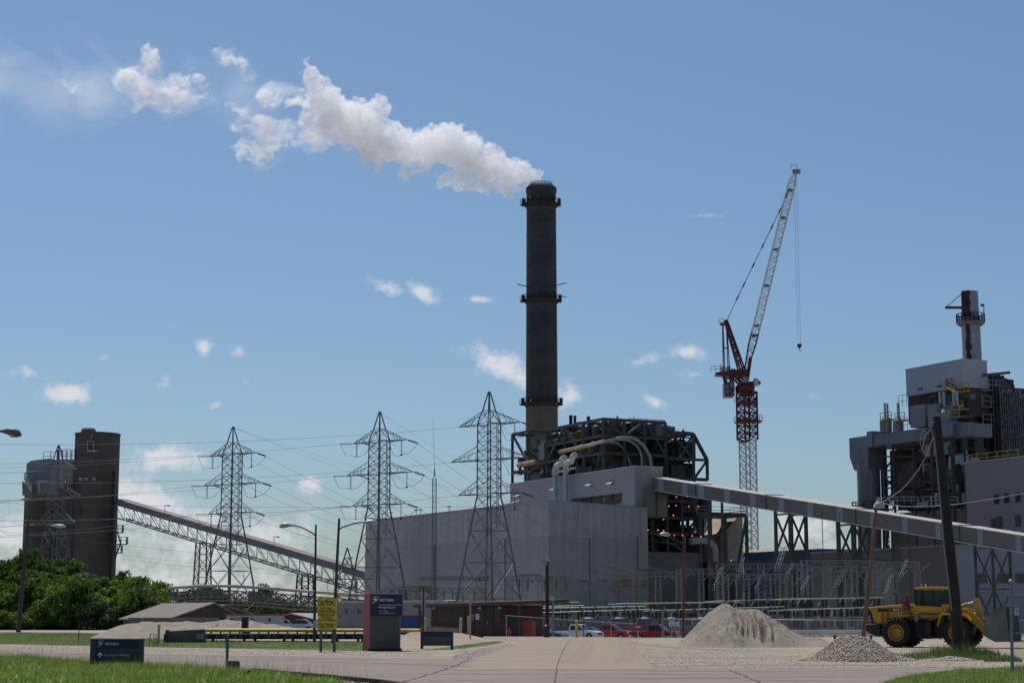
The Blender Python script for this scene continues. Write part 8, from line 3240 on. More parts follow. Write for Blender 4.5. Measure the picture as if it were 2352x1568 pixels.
for q in ([(1.05, -.75, 2.42), (1.38, -.75, 2.42), (1.38, -.75, 3.22), (1.05, -.75, 3.22)], [(1.46, -.75, 2.42), (2.0, -.75, 2.4), (2.0, -.75, 3.22), (1.46, -.75, 3.22)], [(2.1, -.74, 2.4), (2.88, -.65, 2.38), (2.68, -.68, 3.22), (2.1, -.74, 3.22)],
    [(1.05, .75, 2.42), (2.88, .68, 2.38), (2.68, .7, 3.22), (1.05, .75, 3.22)], [(2.93, -.62, 2.36), (2.93, .62, 2.36), (2.72, .66, 3.22), (2.72, -.66, 3.22)], [(1.0, -.7, 2.42), (1.0, .7, 2.42), (1.0, .7, 3.22), (1.0, -.7, 3.22)]):
 mb = MB()
 mb.add(q, [(0, 1, 2, 3)])
 mb.build('window', m_cabg, cf, world=False)
mb = MB()
mb.box(1.3, 1.85, -.28, .28, 2.35, 2.6)
mb.box(1.22, 1.36, -.28, .28, 2.5, 3.05)
mb.box(2.4, 2.6, -.2, .2, 2.3, 2.75)
mb.box(1.75, 1.95, -.62, -.45, 2.95, 3.1)
mb.build('seat', lg_, ld, world=False)
mb = MB()
mb.bar((1.35, -.6, 3.44), (1.35, -.6, 3.62), .015, 5)
mb.bar((1.5, -.3, 3.44), (1.5, -.3, 3.6), .03, 6)
mb.build('beacon', m_slet, ld, world=False)
mb = MB()
mb.bar((2.8, -.72, 3.1), (2.98, -1.0, 3.1), .02, 5)
mb.box(2.92, 3.04, -1.1, -.9, 2.78, 3.12)
mb.build('mirror', lg_, ld, world=False)
# front frame
lprism('front_frame', [(1.9, .6), (1.95, 1.55), (2.5, 2.0), (3.2, 2.1), (3.9, 1.9), (4.2, 1.2), (4.0, .7), (2.9, .55)], -.48, .48, lg_)
lprism('tower', [(2.75, 1.6), (2.9, 2.3), (3.25, 2.35), (3.6, 1.9), (3.5, 1.4)], -.6, .6, ly, bevel=.04)
for s_ in (-1, 1):
 y0_, y1_ = (s_ * .82, s_ * 1.5) if s_ > 0 else (-1.48, -.82)
 lprism('fender', [(2.42, 1.22), (2.36, 1.22), (2.55, 1.86), (2.72, 1.94), (4.0, 1.9), (4.3, 1.55), (4.26, 1.5), (3.95, 1.8), (2.75, 1.84), (2.62, 1.8)], y0_, y1_, ly, bevel=.02)
mb = MB()
mb.lathe([(.14, -.06), (.14, .06)], c=(2.75, -1.05, 2.38), n=12)
mb.box(2.6, 3.05, -1.15, -.85, 2.26, 2.42)
mb.bar((2.8, -1.05, 1.9), (2.75, -1.05, 2.3), .07)
hl = mb.build('headlight', ly, ld, world=False)
mb = MB()
mb.box(3.05, 3.07, -1.12, -.88, 2.28, 2.4)
mb.build('lens', m_slet, hl, world=False)
# lift arms
for s_ in (-1, 1):
 y = s_ * .68
 arm = lprism('lift_arm', [(3.05, 2.2), (3.3, 2.28), (3.818, 2.2), (4.262, 1.98), (4.632, 1.55), (5.002, 0.95), (5.187, 0.62), (5.113, 0.52), (4.928, 0.62), (4.41, 1.2), (3.966, 1.55), (3.522, 1.8), (3.1, 1.95)], y - .09, y + .09, ly, bevel=.02)
 if s_ < 0:
  hoodtext('KOMATSU', 3.3, 4.0, 2.02, 2.12, y - .1, M('loader_lettering', (.04, .03, .03)), arm, .02, -.06)
 mb = MB()
 mb.tube([(3.0, s_ * .5, 1.4), (3.8, s_ * .5, 1.5)], .09, 10)
 mb.tube([(3.8, s_ * .5, 1.5), (4.6, s_ * .5, 1.62)], .05, 10)
 mb.build('lift_cylinder', lg_, ld, world=False, smooth=True)
# tilt cylinder, bell crank
mb = MB()
mb.tube([(3.1, 0, 2.2), (3.8, 0, 2.46)], .1, 12)
mb.build('tilt_cylinder', ly, ld, world=False, smooth=True)
mb = MB()
mb.tube([(3.8, 0, 2.46), (4.3, 0, 2.6)], .055, 12)
mb.build('piston_rod', m_chrome, ld, world=False, smooth=True)
lprism('bell_crank', [(4.12, 2.62), (4.2, 2.76), (4.4, 2.76), (4.48, 2.46), (4.6, 2.01), (4.62, 1.36), (4.54, 1.06), (4.45, 1.11), (4.38, 1.66), (4.25, 1.96), (4.16, 2.26)], -.14, .14, ly, bevel=.03)
mb = MB()
mb.tube([(3.9, 0, 1.75), (4.5, 0, 1.9)], .16, 8)
mb.build('cross_tube', ly, ld, world=False)
mb = MB()
mb.bar((4.55, 0, 1.2), (5.1, 0, 1.15), .08)
mb.build('bucket_link', ly, ld, world=False)
# bucket: curved shell open to the front
bk = MB()
pr = [(6.2, 2.38), (5.65, 2.15), (5.15, 1.7), (4.95, 1.1), (5.1, .62), (5.6, .35), (6.4, .38)]
W2 = 1.48
inn = [(x + .06 * (1 if i in (2, 3, 4) else .5), z + (-.05 if i < 2 else .05 if i > 4 else 0)) for i, (x, z) in enumerate(pr)]
n = len(pr)
vs = [(x, -W2, z) for x, z in pr] + [(x, W2, z) for x, z in pr] + [(x, -W2, z) for x, z in inn] + [(x, W2, z) for x, z in inn]
fs = [(i, i + 1, n + i + 1, n + i) for i in range(n - 1)] + [(2 * n + i, 3 * n + i, 3 * n + i + 1, 2 * n + i + 1) for i in range(n - 1)]
fs += [(0, n, 3 * n, 2 * n), (n - 1, 3 * n - 1, 4 * n - 1, 2 * n - 1)]
bk.add(vs, fs)
for s_ in (-1, 1):
 bk.prism([(x, s_ * W2, z) for x, z in pr], (0, s_ * .05, 0))
bk.build('bucket', M('bucket_steel', (0.13, 0.13, 0.135), rough=.45, metal=.3, var=.35, scale=1.2), ld, world=False)
bk = MB()
for k in range(7):
 y = -1.4 + k * .466
 bk.box(6.3, 6.6, y - .05, y + .05, .36, .42)
bk.build('bucket_teeth', lg_, ld, world=False)
# ------------------------------------------------------------------ low buildings in the middle distance
def gable(name, label, X0, X1, Yb, Ye, Yr, D, depth, wallm, roofm, skew=0.0):
 a, b = V(X0, Yb, D), V(X1, Yb, D)
 ze, zr_ = V(X0, Ye, D).z, V(X0, Yr, D).z
 root = thing(name, label, 'building', (a.x, D, 0))
 mb = MB()
 s = skew * depth
 mb.hexa([(a.x, D, -.8), (b.x, D, -.8), (b.x + s, D + depth, -.8), (a.x + s, D + depth, -.8), (a.x, D, ze), (b.x, D, ze), (b.x + s, D + depth, ze), (a.x + s, D + depth, ze)])
 mb.build('wall', wallm, root)
 mb = MB()
 o = .4
 m_ = (s / 2, depth / 2)
 mb.add([(a.x - o, D - o, ze - .05), (b.x + o, D - o, ze - .05), (b.x + o + m_[0], D + m_[1], zr_), (a.x - o + m_[0], D + m_[1], zr_), (b.x + o + s, D + depth + o, ze - .05), (a.x - o + s, D + depth + o, ze - .05),
   (a.x - o, D - o, ze + .12), (b.x + o, D - o, ze + .12), (b.x + o + m_[0], D + m_[1], zr_ + .17), (a.x - o + m_[0], D + m_[1], zr_ + .17), (b.x + o + s, D + depth + o, ze + .12), (a.x - o + s, D + depth + o, ze + .12)],
     [(6, 7, 8, 9), (9, 8, 10, 11), (0, 3, 2, 1), (3, 5, 4, 2), (0, 1, 7, 6), (4, 5, 11, 10), (1, 2, 8, 7), (2, 4, 10, 8), (0, 6, 9, 3), (3, 9, 11, 5)])
 mb.build('roof', roofm, root)
 return root
m_greyroof = M('grey_roofing', (0.22, 0.19, 0.165), rough=.85, var=.15, scale=.8, ribs=(0, 0.7, 1.0, .15))
m_palewall = M('pale_wall', (0.42, 0.42, 0.42), rough=.8, var=.08, scale=.3)
m_redroof = M('maroon_roofing', (0.20, 0.03, 0.03), rough=.7, var=.12)
g1 = gable('barn', 'grey roofed barn beyond the spoil heap and the thicket edge', 330, 408, 1440, 1420, 1390, 215, 14, M('barn_wall', (0.15, 0.13, 0.115), rough=.8), m_greyroof, .6)
mb = MB()
# large shed: gable end toward the road
def gable_end(name, label, X0, X1, Xr, Yb, Ye, Yr, D, depth, dx, wallm, roofm):
 a, b, r_ = V(X0, Ye, D), V(X1, Ye, D), V(Xr, Yr, D)
 root = thing(name, label, 'building', (a.x, D, 0))
 mb = MB()
 mb.prism([(a.x, D, -.8), (b.x, D, -.8), (b.x, D, b.z), (r_.x, D, r_.z), (a.x, D, a.z)], (dx, depth, 0))
 mb.build('wall', wallm, root)
 mb = MB()
 v = Vec((dx, depth, 0))
 for p, q in ((Vec((a.x - .4, D - .3, a.z - .15)), Vec((r_.x, D - .3, r_.z))), (Vec((r_.x, D - .3, r_.z)), Vec((b.x + .4, D - .3, b.z - .15)))):
  u_ = O3 * .18
  w_ = v * 1.03
  mb.hexa([p + O3 * .02, q + O3 * .02, q + w_ + O3 * .02, p + w_ + O3 * .02, p + u_, q + u_, q + w_ + u_, p + w_ + u_])
 mb.build('roof', roofm, root)
 return root
gable_end('storage_barn', 'dark gable fronted storage barn with a pale edged roof below the first pylon', 395, 560, 495, 1442, 1421, 1386, 205, 16, -9, M('dark_barn_wall', (0.075, 0.062, 0.06), rough=.8, var=.2, ribs=(1, 0, .8, .2)), m_greyroof)
gable_end('maroon_shed', 'maroon low gabled shed behind the truck scale', 600, 735, 668, 1442, 1426, 1410, 222, 14, 2, M('maroon_wall', (0.15, 0.028, 0.028), rough=.7, var=.12, ribs=(1, 0, .8, .15)), M('pale_roof_edge', (0.36, 0.33, 0.33), rough=.6))
tr_ = thing('site_trailer', 'white site office trailer with a dark window behind the spoil heap', 'trailer', V(540, 1440, 200).xy.to_3d())
a, b = V(520, 1412, 200), V(645, 1441, 200)
mb = MB()
mb.box(a.x, b.x, 200, 203, b.z - .2, a.z)
mb.build('wall', m_palewall, tr_, bevel=.05)
mb = MB()
mb.box(a.x - .15, b.x + .15, 199.85, 203.15, a.z, a.z + .14)
mb.build('roof', M('rusty_trim', (0.25, 0.10, 0.08)), tr_)
for X0, X1, Y0, Y1 in ((530, 534, 1419, 1426), (563, 583, 1420, 1432), (616, 622, 1419, 1426)):
 p, q = V(X0, Y0, 199.95), V(X1, Y1, 199.95)
 mb = MB()
 mb.box(p.x, q.x, 199.93, 199.985, q.z, p.z)
 mb.build('window', m_win, tr_)
ew = thing('retaining_wall', 'long low brown retaining wall behind the spoil ridge at the edge of the thicket', 'wall', V(340, 1435, 180).xy.to_3d())
a, b = V(297, 1420, 180), V(500, 1419, 180)
mb = MB()
mb.box(a.x, b.x, 180, 180.5, -.2, V(400, 1420, 180).z)
mb.build('slab', M('brown_wall', (0.19, 0.16, 0.14), rough=.9, var=.2, scale=.6, streak=.2), ew)
mb = MB()
mb.box(a.x - .1, b.x + .1, 179.9, 180.6, V(400, 1420, 180).z, V(400, 1417.5, 180).z)
mb.build('coping', M('coping', (0.23, 0.2, 0.18)), ew)
cr = thing('crate', 'black box standing on the dug spoil in front of the white trailer', 'box', V(568, 1430, 146).xy.to_3d())
a, b = V(555, 1416, 146), V(568, 1428.5, 146)
mb = MB()
mb.box(a.x, b.x, 146, 146.8, 0, a.z)
mb.build('shell', m_black, cr, bevel=.03)
# control building beside the hall
gb = thing('control_building', 'long flat roofed grey brown building between caution board and gatehouse', 'building', V(745, 1440, 208).xy.to_3d())
a, b, c = V(744, 1385, 214), V(845, 1377, 206), V(1003, 1373, 196)
mb = MB()
m_ctl = M('control_wall', (0.25, 0.225, 0.225), rough=.8, var=.06, scale=.2, streak=.15)
ztop = (a.z, b.z, c.z)
mb.hexa([(a.x, a.y, -.8), (c.x, c.y, -.8), (c.x + 1, c.y + 10, -.8), (a.x, a.y + 10, -.8), (a.x, a.y, a.z), (c.x, c.y, a.z), (c.x + 1, c.y + 10, a.z), (a.x, a.y + 10, a.z)])
mb.build('wall', m_ctl, gb)
mb = MB()
mb.hexa([(a.x - .2, a.y - .2, a.z), (c.x + .2, c.y - .2, a.z), (c.x + 1, c.y + 10.2, a.z), (a.x - .2, a.y + 10.2, a.z), (a.x - .2, a.y - .2, a.z + .25), (c.x + .2, c.y - .2, a.z + .25), (c.x + 1, c.y + 10.2, a.z + .25), (a.x - .2, a.y + 10.2, a.z + .25)])
mb.build('roof', M('pale_coping', (0.42, 0.40, 0.38)), gb)
uc = Vec((c.x - a.x, c.y - a.y, 0)).normalized()
for X0, X1, Y0, Y1 in ((768, 774, 1398, 1412), (792, 798, 1397, 1409), (820, 829, 1398, 1409), (780, 783, 1411, 1416)):
 p, q = OP(X0, Y0, a - Vec((0, .06, 0)), uc), OP(X1, Y1, a - Vec((0, .06, 0)), uc)
 mb = MB()
 mb.fr(Vec((p.x, p.y, 0)), (q.x - p.x, q.y - p.y), (0, .05), q.z, p.z)
 mb.build('window', m_win, gb)
bc = thing('blue_container', 'blue shipping container with a white end behind the company sign', 'container', V(950, 1442, 185).xy.to_3d())
a, b = V(918, 1416, 185), V(973, 1444, 185)
mb = MB()
mb.box(a.x, b.x, 185, 187.4, -.7, a.z)
mb.build('shell', M('container_blue', (0.03, 0.07, 0.22), rough=.6, var=.15, scale=.5, ribs=(1, 0, .5, .25)), bc)
mb = MB()
mb.box(a.x - .05, b.x + .05, 184.9, 187.5, a.z, a.z + .18)
mb.build('top_rail', M('red_trim', (0.22, 0.05, 0.06)), bc)
wt = thing('portable_toilet', 'narrow pale cabin beside the blue container at the gatehouse corner', 'cabin', V(981, 1450, 172).xy.to_3d())
a, b = V(974.5, 1420, 176), V(984, 1452, 176)
mb = MB()
mb.box(a.x, b.x, 176, 177.2, 0, a.z)
mb.build('shell', m_palewall, wt, bevel=.04)
gy = thing('relay_house', 'low pale grey relay building behind the floodlight pole and parked cars', 'building', V(1200, 1440, 205).xy.to_3d())
a, b = V(1161, 1417, 206), V(1273, 1450, 206)
mb = MB()
mb.box(a.x, b.x, 206, 212, -.8, a.z)
mb.build('wall', M('relay_wall', (0.27, 0.28, 0.31), rough=.7, var=.06, scale=.4), gy)
mb = MB()
mb.box(a.x - .1, b.x + .1, 205.9, 212.1, a.z, a.z + .15)
mb.build('roof', M('relay_roof', (0.18, 0.08, 0.08)), gy)
# low wall / debris band behind pickups
kw = thing('planter_wall', 'low brown timber edging behind the parked red pickups', 'edging', V(1500, 1440, 200).xy.to_3d())
a, b = V(1280, 1441, 205), V(1640, 1441, 205)
mb = MB()
mb.box(a.x, b.x, 205, 205.4, -.9, V(1400, 1437, 205).z)
mb.build('edge', M('timber_brown', (0.16, 0.11, 0.09), rough=.9, var=.3, scale=.5), kw)
# ------------------------------------------------------------------ trees and shrubs
m_leafA = leafmat('leaf_mid', (0.034, 0.066, 0.010), (0.115, 0.185, 0.028), .42)
m_leafB = leafmat('leaf_bright', (0.055, 0.10, 0.012), (0.19, 0.27, 0.036), .45)
m_leafC = leafmat('leaf_dull', (0.034, 0.054, 0.020), (0.10, 0.135, 0.05), .35)
m_leafD = leafmat('leaf_far', (0.03, 0.055, 0.016), (0.08, 0.12, 0.035), .4)
m_bark = M('bark', (0.07, 0.05, 0.035), rough=.95, var=.3, scale=3)
def crown(name, seed, R_, Hh, nlob, nleaf, leaf, mat, parent=None, z0=0.0, flat=.8):
 "leaves clumped on many small lobes spread through the crown"
 rg_ = np.random.default_rng(seed)
 # lobes
 th = rg_.uniform(0, 2 * math.pi, nlob)
 rad = np.sqrt(rg_.uniform(0, 1, nlob)) * R_ * .82
 hz = rg_.uniform(.12, 1.0, nlob)
 env = np.sqrt(np.maximum(0.05, 1 - (rad / R_) ** 2))
 c = np.stack([rad * np.cos(th), rad * np.sin(th), z0 + Hh * hz * env * .92], 1)
 lr = rg_.uniform(.12, .30, nlob) * R_
 k = rg_.integers(0, nlob, nleaf)
 d = rg_.normal(0, 1, (nleaf, 3))
 d /= np.linalg.norm(d, axis=1)[:, None]
 d[:, 2] = np.abs(d[:, 2]) * rg_.choice([1, 1, 1, -.6], nleaf)
 r = lr[k] * (.35 + .95 * np.sqrt(rg_.uniform(0, 1, nleaf)))
 p = c[k] + d * r[:, None] * np.array([1, 1, flat])
 # leaf quads facing roughly outward
 nrm = d + rg_.normal(0, .45, (nleaf, 3))
 nrm /= np.linalg.norm(nrm, axis=1)[:, None]
 a = np.cross(nrm, rg_.normal(0, 1, (nleaf, 3)))
 a /= np.linalg.norm(a, axis=1)[:, None] + 1e-9
 b = np.cross(nrm, a)
 s = leaf * rg_.uniform(.6, 1.3, nleaf)
 v = np.stack([p - a * s[:, None], p - b * (s * .5)[:, None], p + a * s[:, None], p + b * (s * .5)[:, None]], 1)
 v[:, :, 2] = np.maximum(v[:, :, 2], z0 * .3)
 f = (np.arange(nleaf) * 4)[:, None] + np.arange(4)[None]
 o = npmesh(name, v.reshape(-1, 3), f, mat)
 if parent is not None:
  o.parent = parent
  KIDS.setdefault(parent.name, []).append(o)
 return o
def tree(label, cat, loc, seed, R_, Hc, z0, mat, nleaf=4500, leaf=.22, group=None, name='tree', nlob=46):
 root = thing(name, label, cat, loc, 0, group)
 crown('crown', seed, R_, Hc, nlob, nleaf, leaf, mat, root, z0)
 rn = random.Random(seed)
 mb = MB()
 mb.tube([(0, 0, -.5), (.1, 0, z0 * .6), (0, .1, z0 + Hc * .45)], [.035 * Hc + .05, .03 * Hc, .015 * Hc], 8)
 for i in range(6):
  a = rn.uniform(0, 6.28)
  h = z0 * .6 + Hc * rn.uniform(.05, .3)
  e = Vec((math.cos(a) * R_ * .6, math.sin(a) * R_ * .6, h + Hc * rn.uniform(.2, .4)))
  mb.tube([(0, 0, h), e * .5 + Vec((0, 0, h * .6)), e], [.018 * Hc, .012 * Hc, .005 * Hc], 6)
 mb.build('trunk', m_bark, root, world=False)
 return root
# the thicket: shrubs on the rising bank
GT = 'shrubs of the thicket below the silos'
kinds = {}
protos = []
LABK = {'b': 'bright green broad leafed shrub in the thicket below the silos', 'm': 'mid green shrub in the thicket below the silos', 'd': 'dull grey green shrub in the thicket below the silos'}
for i, (m_, kd) in enumerate(((m_leafA, 'm'), (m_leafB, 'b'), (m_leafC, 'd'), (m_leafA, 'm'), (m_leafB, 'b'))):
 t0_ = tree(LABK[kd], 'shrub', (0, 0, 0), 100 + i, 3.3, 4.6, .5, m_, 5200, .26, GT, 'shrub', 60)
 protos.append((t0_, kd))
rn = random.Random(12)
# skyline of the thicket in the picture: X -> Y
sky_x = [-200, 0, 40, 90, 140, 180, 230, 262, 300, 330, 352, 380]
sky_y = [1296, 1298, 1302, 1300, 1318, 1334, 1342, 1362, 1368, 1390, 1412, 1432]
used = [0] * len(protos)
cnt = 0
rows = [(238, 1), (246, 2), (256, 3), (268, 4), (282, 5), (298, 6)]
for D_, r_i in rows:
 X = -170.0
 while X < 372:
  yt = float(np.interp(X, sky_x, sky_y))
  # each row reaches a share of the skyline height
  frac = .22 + .78 * ((r_i - 1) / 5) ** .8
  Yw = 1432 - (1432 - yt) * frac + rn.uniform(-8, 8)
  p = V(X, Yw, D_ + rn.uniform(-3, 3))
  gz = ground_z(p.x, p.y)
  need = p.z - max(0, gz - 1.0)
  if Yw < 1428 and need > .8:
   sc_f = rn.choice((.5, .65, .8, .95, 1.15)) * rn.uniform(.9, 1.1)
   k = rn.choices(range(5), (3, 3, 2, 3, 3) if X > 200 or r_i < 3 else (4, 2, 4, 4, 1))[0]
   t0_, kd = protos[k]
   if used[k] == 0:
    o = t0_
   else:
    o = copy_tree(t0_)
   used[k] += 1
   o.location = (p.x, p.y, max(gz - .3, p.z - 4.9 * sc_f * 1.0))
   o.rotation_euler = (0, 0, rn.uniform(0, 6.28))
   o.scale = (sc_f * rn.uniform(.75, 1.1), sc_f, sc_f * rn.uniform(.9, 1.35))
   cnt += 1
  X += rn.uniform(24, 36)
for k, u in enumerate(used):
 if u == 0:
  for c_ in KIDS[protos[k][0].name]:
   bpy.data.objects.remove(c_)
  bpy.data.objects.remove(protos[k][0])
# slope beneath the thicket so that no gap shows between the shrubs
mb = MB()
gx = [V(x, 1440, 262).x for x in range(-260, 400, 20)]
vs, fs = [], []
prof_r = [(232, .0), (240, .25), (252, .5), (268, .75), (290, .95), (310, .98), (330, .6)]
for i, x in enumerate(range(-260, 400, 20)):
 yt = float(np.interp(x, sky_x, sky_y))
 for D_, f_ in prof_r:
  Yw = 1440 - (1432 - yt) * f_ * .8
  vs.append((V(x, 1440, D_).x, D_, max(-.2, V(x, Yw, D_).z - 1.2) if f_ > 0 else -.2))
m_ = len(prof_r)
nxx = len(range(-260, 400, 20))
for i in range(nxx - 1):
 for j in range(m_ - 1):
  fs.append((i * m_ + j, (i + 1) * m_ + j, (i + 1) * m_ + j + 1, i * m_ + j + 1))
mb.add(vs, fs)
mb.build('terrain', M('leaf_litter', (0.03, 0.04, 0.014), rough=.95, var=.4, scale=.6, bump=.2, bscale=1.5), kind='structure', smooth=True)
# weeds along the foot of the thicket
# far trees between the pipe bridge and the conveyor
GF = 'trees beyond the pipe bridge'
ft = tree('dark green tree beyond the pipe bridge', 'tree', V(376, 1400, 330).xy.to_3d(), 301, 3.6, 4.8, 1.6, m_leafD, 3800, .26, GF)
tl = [(376, 1338, 330, None), (346, 1352, 332, None), (478, 1340, 345, None), (455, 1346, 340, None), (500, 1350, 340, None), (560, 1372, 350, None), (605, 1338, 352, 'small'), (630, 1366, 340, None), (590, 1376, 335, None), (660, 1372, 345, None), (690, 1384, 340, None), (720, 1388, 335, None),
   (745, 1392, 330, None), (770, 1386, 345, None), (400, 1375, 310, None), (430, 1380, 315, None), (320, 1365, 330, None), (540, 1380, 312, None), (815, 1392, 345, None), (300, 1372, 320, None), (520, 1385, 300, None), (610, 1385, 300, None), (290, 1385, 300, None), (645, 1390, 305, None), (470, 1385, 305, None)]
for i, (X, Yt, D_, kd) in enumerate(tl):
 p = V(X, Yt, D_)
 o = ft if i == 0 else copy_tree(ft)
 hgt_ = p.z
 s_ = hgt_ / 6.3
 o.location = (p.x, D_, 0)
 o.scale = (s_ * (.55 if kd else .95), s_ * .9, s_)
 o.rotation_euler = (0, 0, i * 1.7)
# low bush in the spoil
bt = tree('small pale bush growing behind the black box on the spoil heap', 'bush', (V(575, 1430, 152).x, 152, .2), 61, .75, 1.1, .1, m_leafC, 900, .06, None, 'bush', 14)
b2 = tree('tiny weed tuft on the spoil heap', 'weed', (V(495, 1430, 148).x, 148, .6), 63, .45, .45, .05, m_leafC, 400, .05, None, 'bush', 8)
# ------------------------------------------------------------------ grass
def grass_mat(name, c1, c2, tip):
 m = bpy.data.materials.new(name)
 m.use_nodes = True
 t = NT(m.node_tree)
 g = t.n('ShaderNodeNewGeometry')
 rp = t.n('ShaderNodeValToRGB')
 rp.color_ramp.elements[0].color = tuple(c1) + (1,)
 rp.color_ramp.elements[1].color = tuple(c2) + (1,)
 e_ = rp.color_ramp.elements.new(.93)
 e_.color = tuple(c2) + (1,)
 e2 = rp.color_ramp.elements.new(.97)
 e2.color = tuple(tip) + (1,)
 t.l(g.outputs['Random Per Island'], rp.inputs[0])
 b = t.n('ShaderNodeBsdfPrincipled', i_Roughness=.45)
 b.inputs['Specular IOR Level'].default_value = .5
 t.l(rp.outputs[0], b.inputs[0])
 tl_ = t.n('ShaderNodeBsdfTranslucent')
 hs = t.n('ShaderNodeHueSaturation', i_Value=1.5)
 t.l(rp.outputs[0], hs.inputs['Color'])
 t.l(hs.outputs[0], tl_.inputs[0])
 mx = t.n('ShaderNodeMixShader')
 mx.inputs[0].default_value = .45
 t.l(b.outputs[0], mx.inputs[1])
 t.l(tl_.outputs[0], mx.inputs[2])
 o = t.n('ShaderNodeOutputMaterial')
 t.l(mx.outputs[0], o.inputs[0])
 return m
m_gr = grass_mat('tall_grass_blades', (0.06, 0.10, 0.010), (0.24, 0.34, 0.045), (0.5, 0.5, 0.26))
m_gr2 = grass_mat('seed_heads', (0.10, 0.085, 0.045), (0.20, 0.16, 0.09), (0.3, 0.25, 0.15))
def blades(name, pts_, h0, h1, w, mat, seed, bend=.6, seg=3):
 rg_ = np.random.default_rng(seed)
 n = len(pts_)
 h = rg_.uniform(h0, h1, n) * pts_[:, 3]
 a = rg_.uniform(0, 2 * math.pi, n)
 lean = rg_.uniform(.15, bend, n) * h
 ld_ = np.stack([np.cos(a), np.sin(a)], 1)
 wa = rg_.uniform(0, math.pi, n)
 wd_ = np.stack([np.cos(wa), np.sin(wa)], 1) * (w * rg_.uniform(.6, 1.3, n))[:, None]
 lv = []
 for k in range(seg + 1):
  t = k / seg
  z = h * (t - .25 * t * t * (lean / h))
  off = ld_ * (lean * t * t)[:, None]
  ww = wd_ * (1 - t) ** .7 if k < seg else wd_ * .05
  for s_ in (-1, 1):
   lv.append(np.stack([pts_[:, 0] + off[:, 0] + s_ * ww[:, 0], pts_[:, 1] + off[:, 1] + s_ * ww[:, 1], pts_[:, 2] + z], 1))
 v = np.stack(lv, 1)
 m = 2 * (seg + 1)
 f = []
 for k in range(seg):
  f.append(np.array([2 * k, 2 * k + 1, 2 * k + 3, 2 * k + 2]))
 f = np.array(f)[None] + (np.arange(n) * m)[:, None, None]
 return npmesh(name, v.reshape(-1, 3), f.reshape(-1, 4), mat, kind='stuff')
def gpts(px, n, clump=.5, seed=3, fade=0.0):
 q = on_poly(px, n, 1, 1, 0.0)
 s = np.array([.6 + .8 * max(0, .5 + noise.noise(Vec((x * clump, y * clump, seed))) * 1.1) for x, y in q[:, :2]])
 q[:, 3] = s
 return q
left_px = [(-60, 1508), (0, 1513), (120, 1519), (200, 1524), (330, 1531), (430, 1536), (520, 1541), (560, 1545), (640, 1556), (760, 1570), (820, 1600), (-60, 1620)]
q = gpts(left_px, 42000, .45, 3)
# clipped nearer the road edge
blades('tall_grass', q, .14, .34, .009, m_gr, 1, .8)
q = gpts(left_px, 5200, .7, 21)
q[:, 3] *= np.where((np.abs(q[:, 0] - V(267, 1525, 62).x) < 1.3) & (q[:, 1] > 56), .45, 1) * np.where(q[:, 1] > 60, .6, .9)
blades('broad_grass', q, .14, .36, .016, grass_mat('broad_blades', (0.12, 0.19, 0.02), (0.36, 0.48, 0.09), (0.75, 0.75, 0.5)), 11, 1.1, 4)  # brighter blades, the palest coloured as glints of light
q = gpts([(-40, 1508), (330, 1530), (560, 1543), (860, 1566), (820, 1574), (540, 1556), (320, 1542), (-40, 1520)], 1500, .9, 9)
blades('seed_stalks', q, .35, .62, .004, m_gr2, 2, .25)
q2 = []
right_px = [(2020, 1574), (2070, 1557), (2120, 1549), (2200, 1539), (2352, 1533), (2600, 1533), (2600, 1620), (2000, 1620)]
q = gpts(right_px, 24000, .8, 5)
blades('verge_grass', q, .06, .17, .008, m_gr, 3, .8)
q = np.concatenate([gpts([(2135, 1500), (2200, 1494), (2260, 1502), (2290, 1512), (2240, 1518), (2150, 1512)], 5000, 1.4, 6), gpts([(2040, 1508), (2135, 1502), (2150, 1514), (2060, 1516)], 900, 2, 6), gpts([(2260, 1505), (2330, 1512), (2350, 1520), (2260, 1520)], 1500, 2, 6)])
d_ = np.hypot(q[:, 0] - V(2207, 1500, 80).x, (q[:, 1] - 80) * .5)
q[:, 3] *= .5 + 1.2 * np.exp(-(d_ / 1.3) ** 2)
blades('weeds', q, .2, .5, .012, grass_mat('weed_blades', (0.035, 0.06, 0.012), (0.11, 0.16, 0.035), (0.25, 0.25, 0.15)), 4, .5)
# short tufts over the lawn
q = gpts([(-60, 1452), (270, 1455), (375, 1468), (960, 1475), (1150, 1474), (1060, 1488), (960, 1493), (560, 1488), (330, 1484), (-60, 1477)], 38000, .3, 8)
blades('lawn_grass', q, .04, .09, .02, grass_mat('lawn_blades', (0.085, 0.115, 0.018), (0.17, 0.215, 0.04), (0.22, 0.22, 0.08)), 5, .7, 1)
# rough growth along the foot of the thicket
q = on_poly([(-60, 1441), (180, 1441), (300, 1441), (300, 1446), (-60, 1445)], 5000, 1, 1, 0)
blades('rough_grass', q, .3, .9, .05, m_gr, 6, .6, 2)
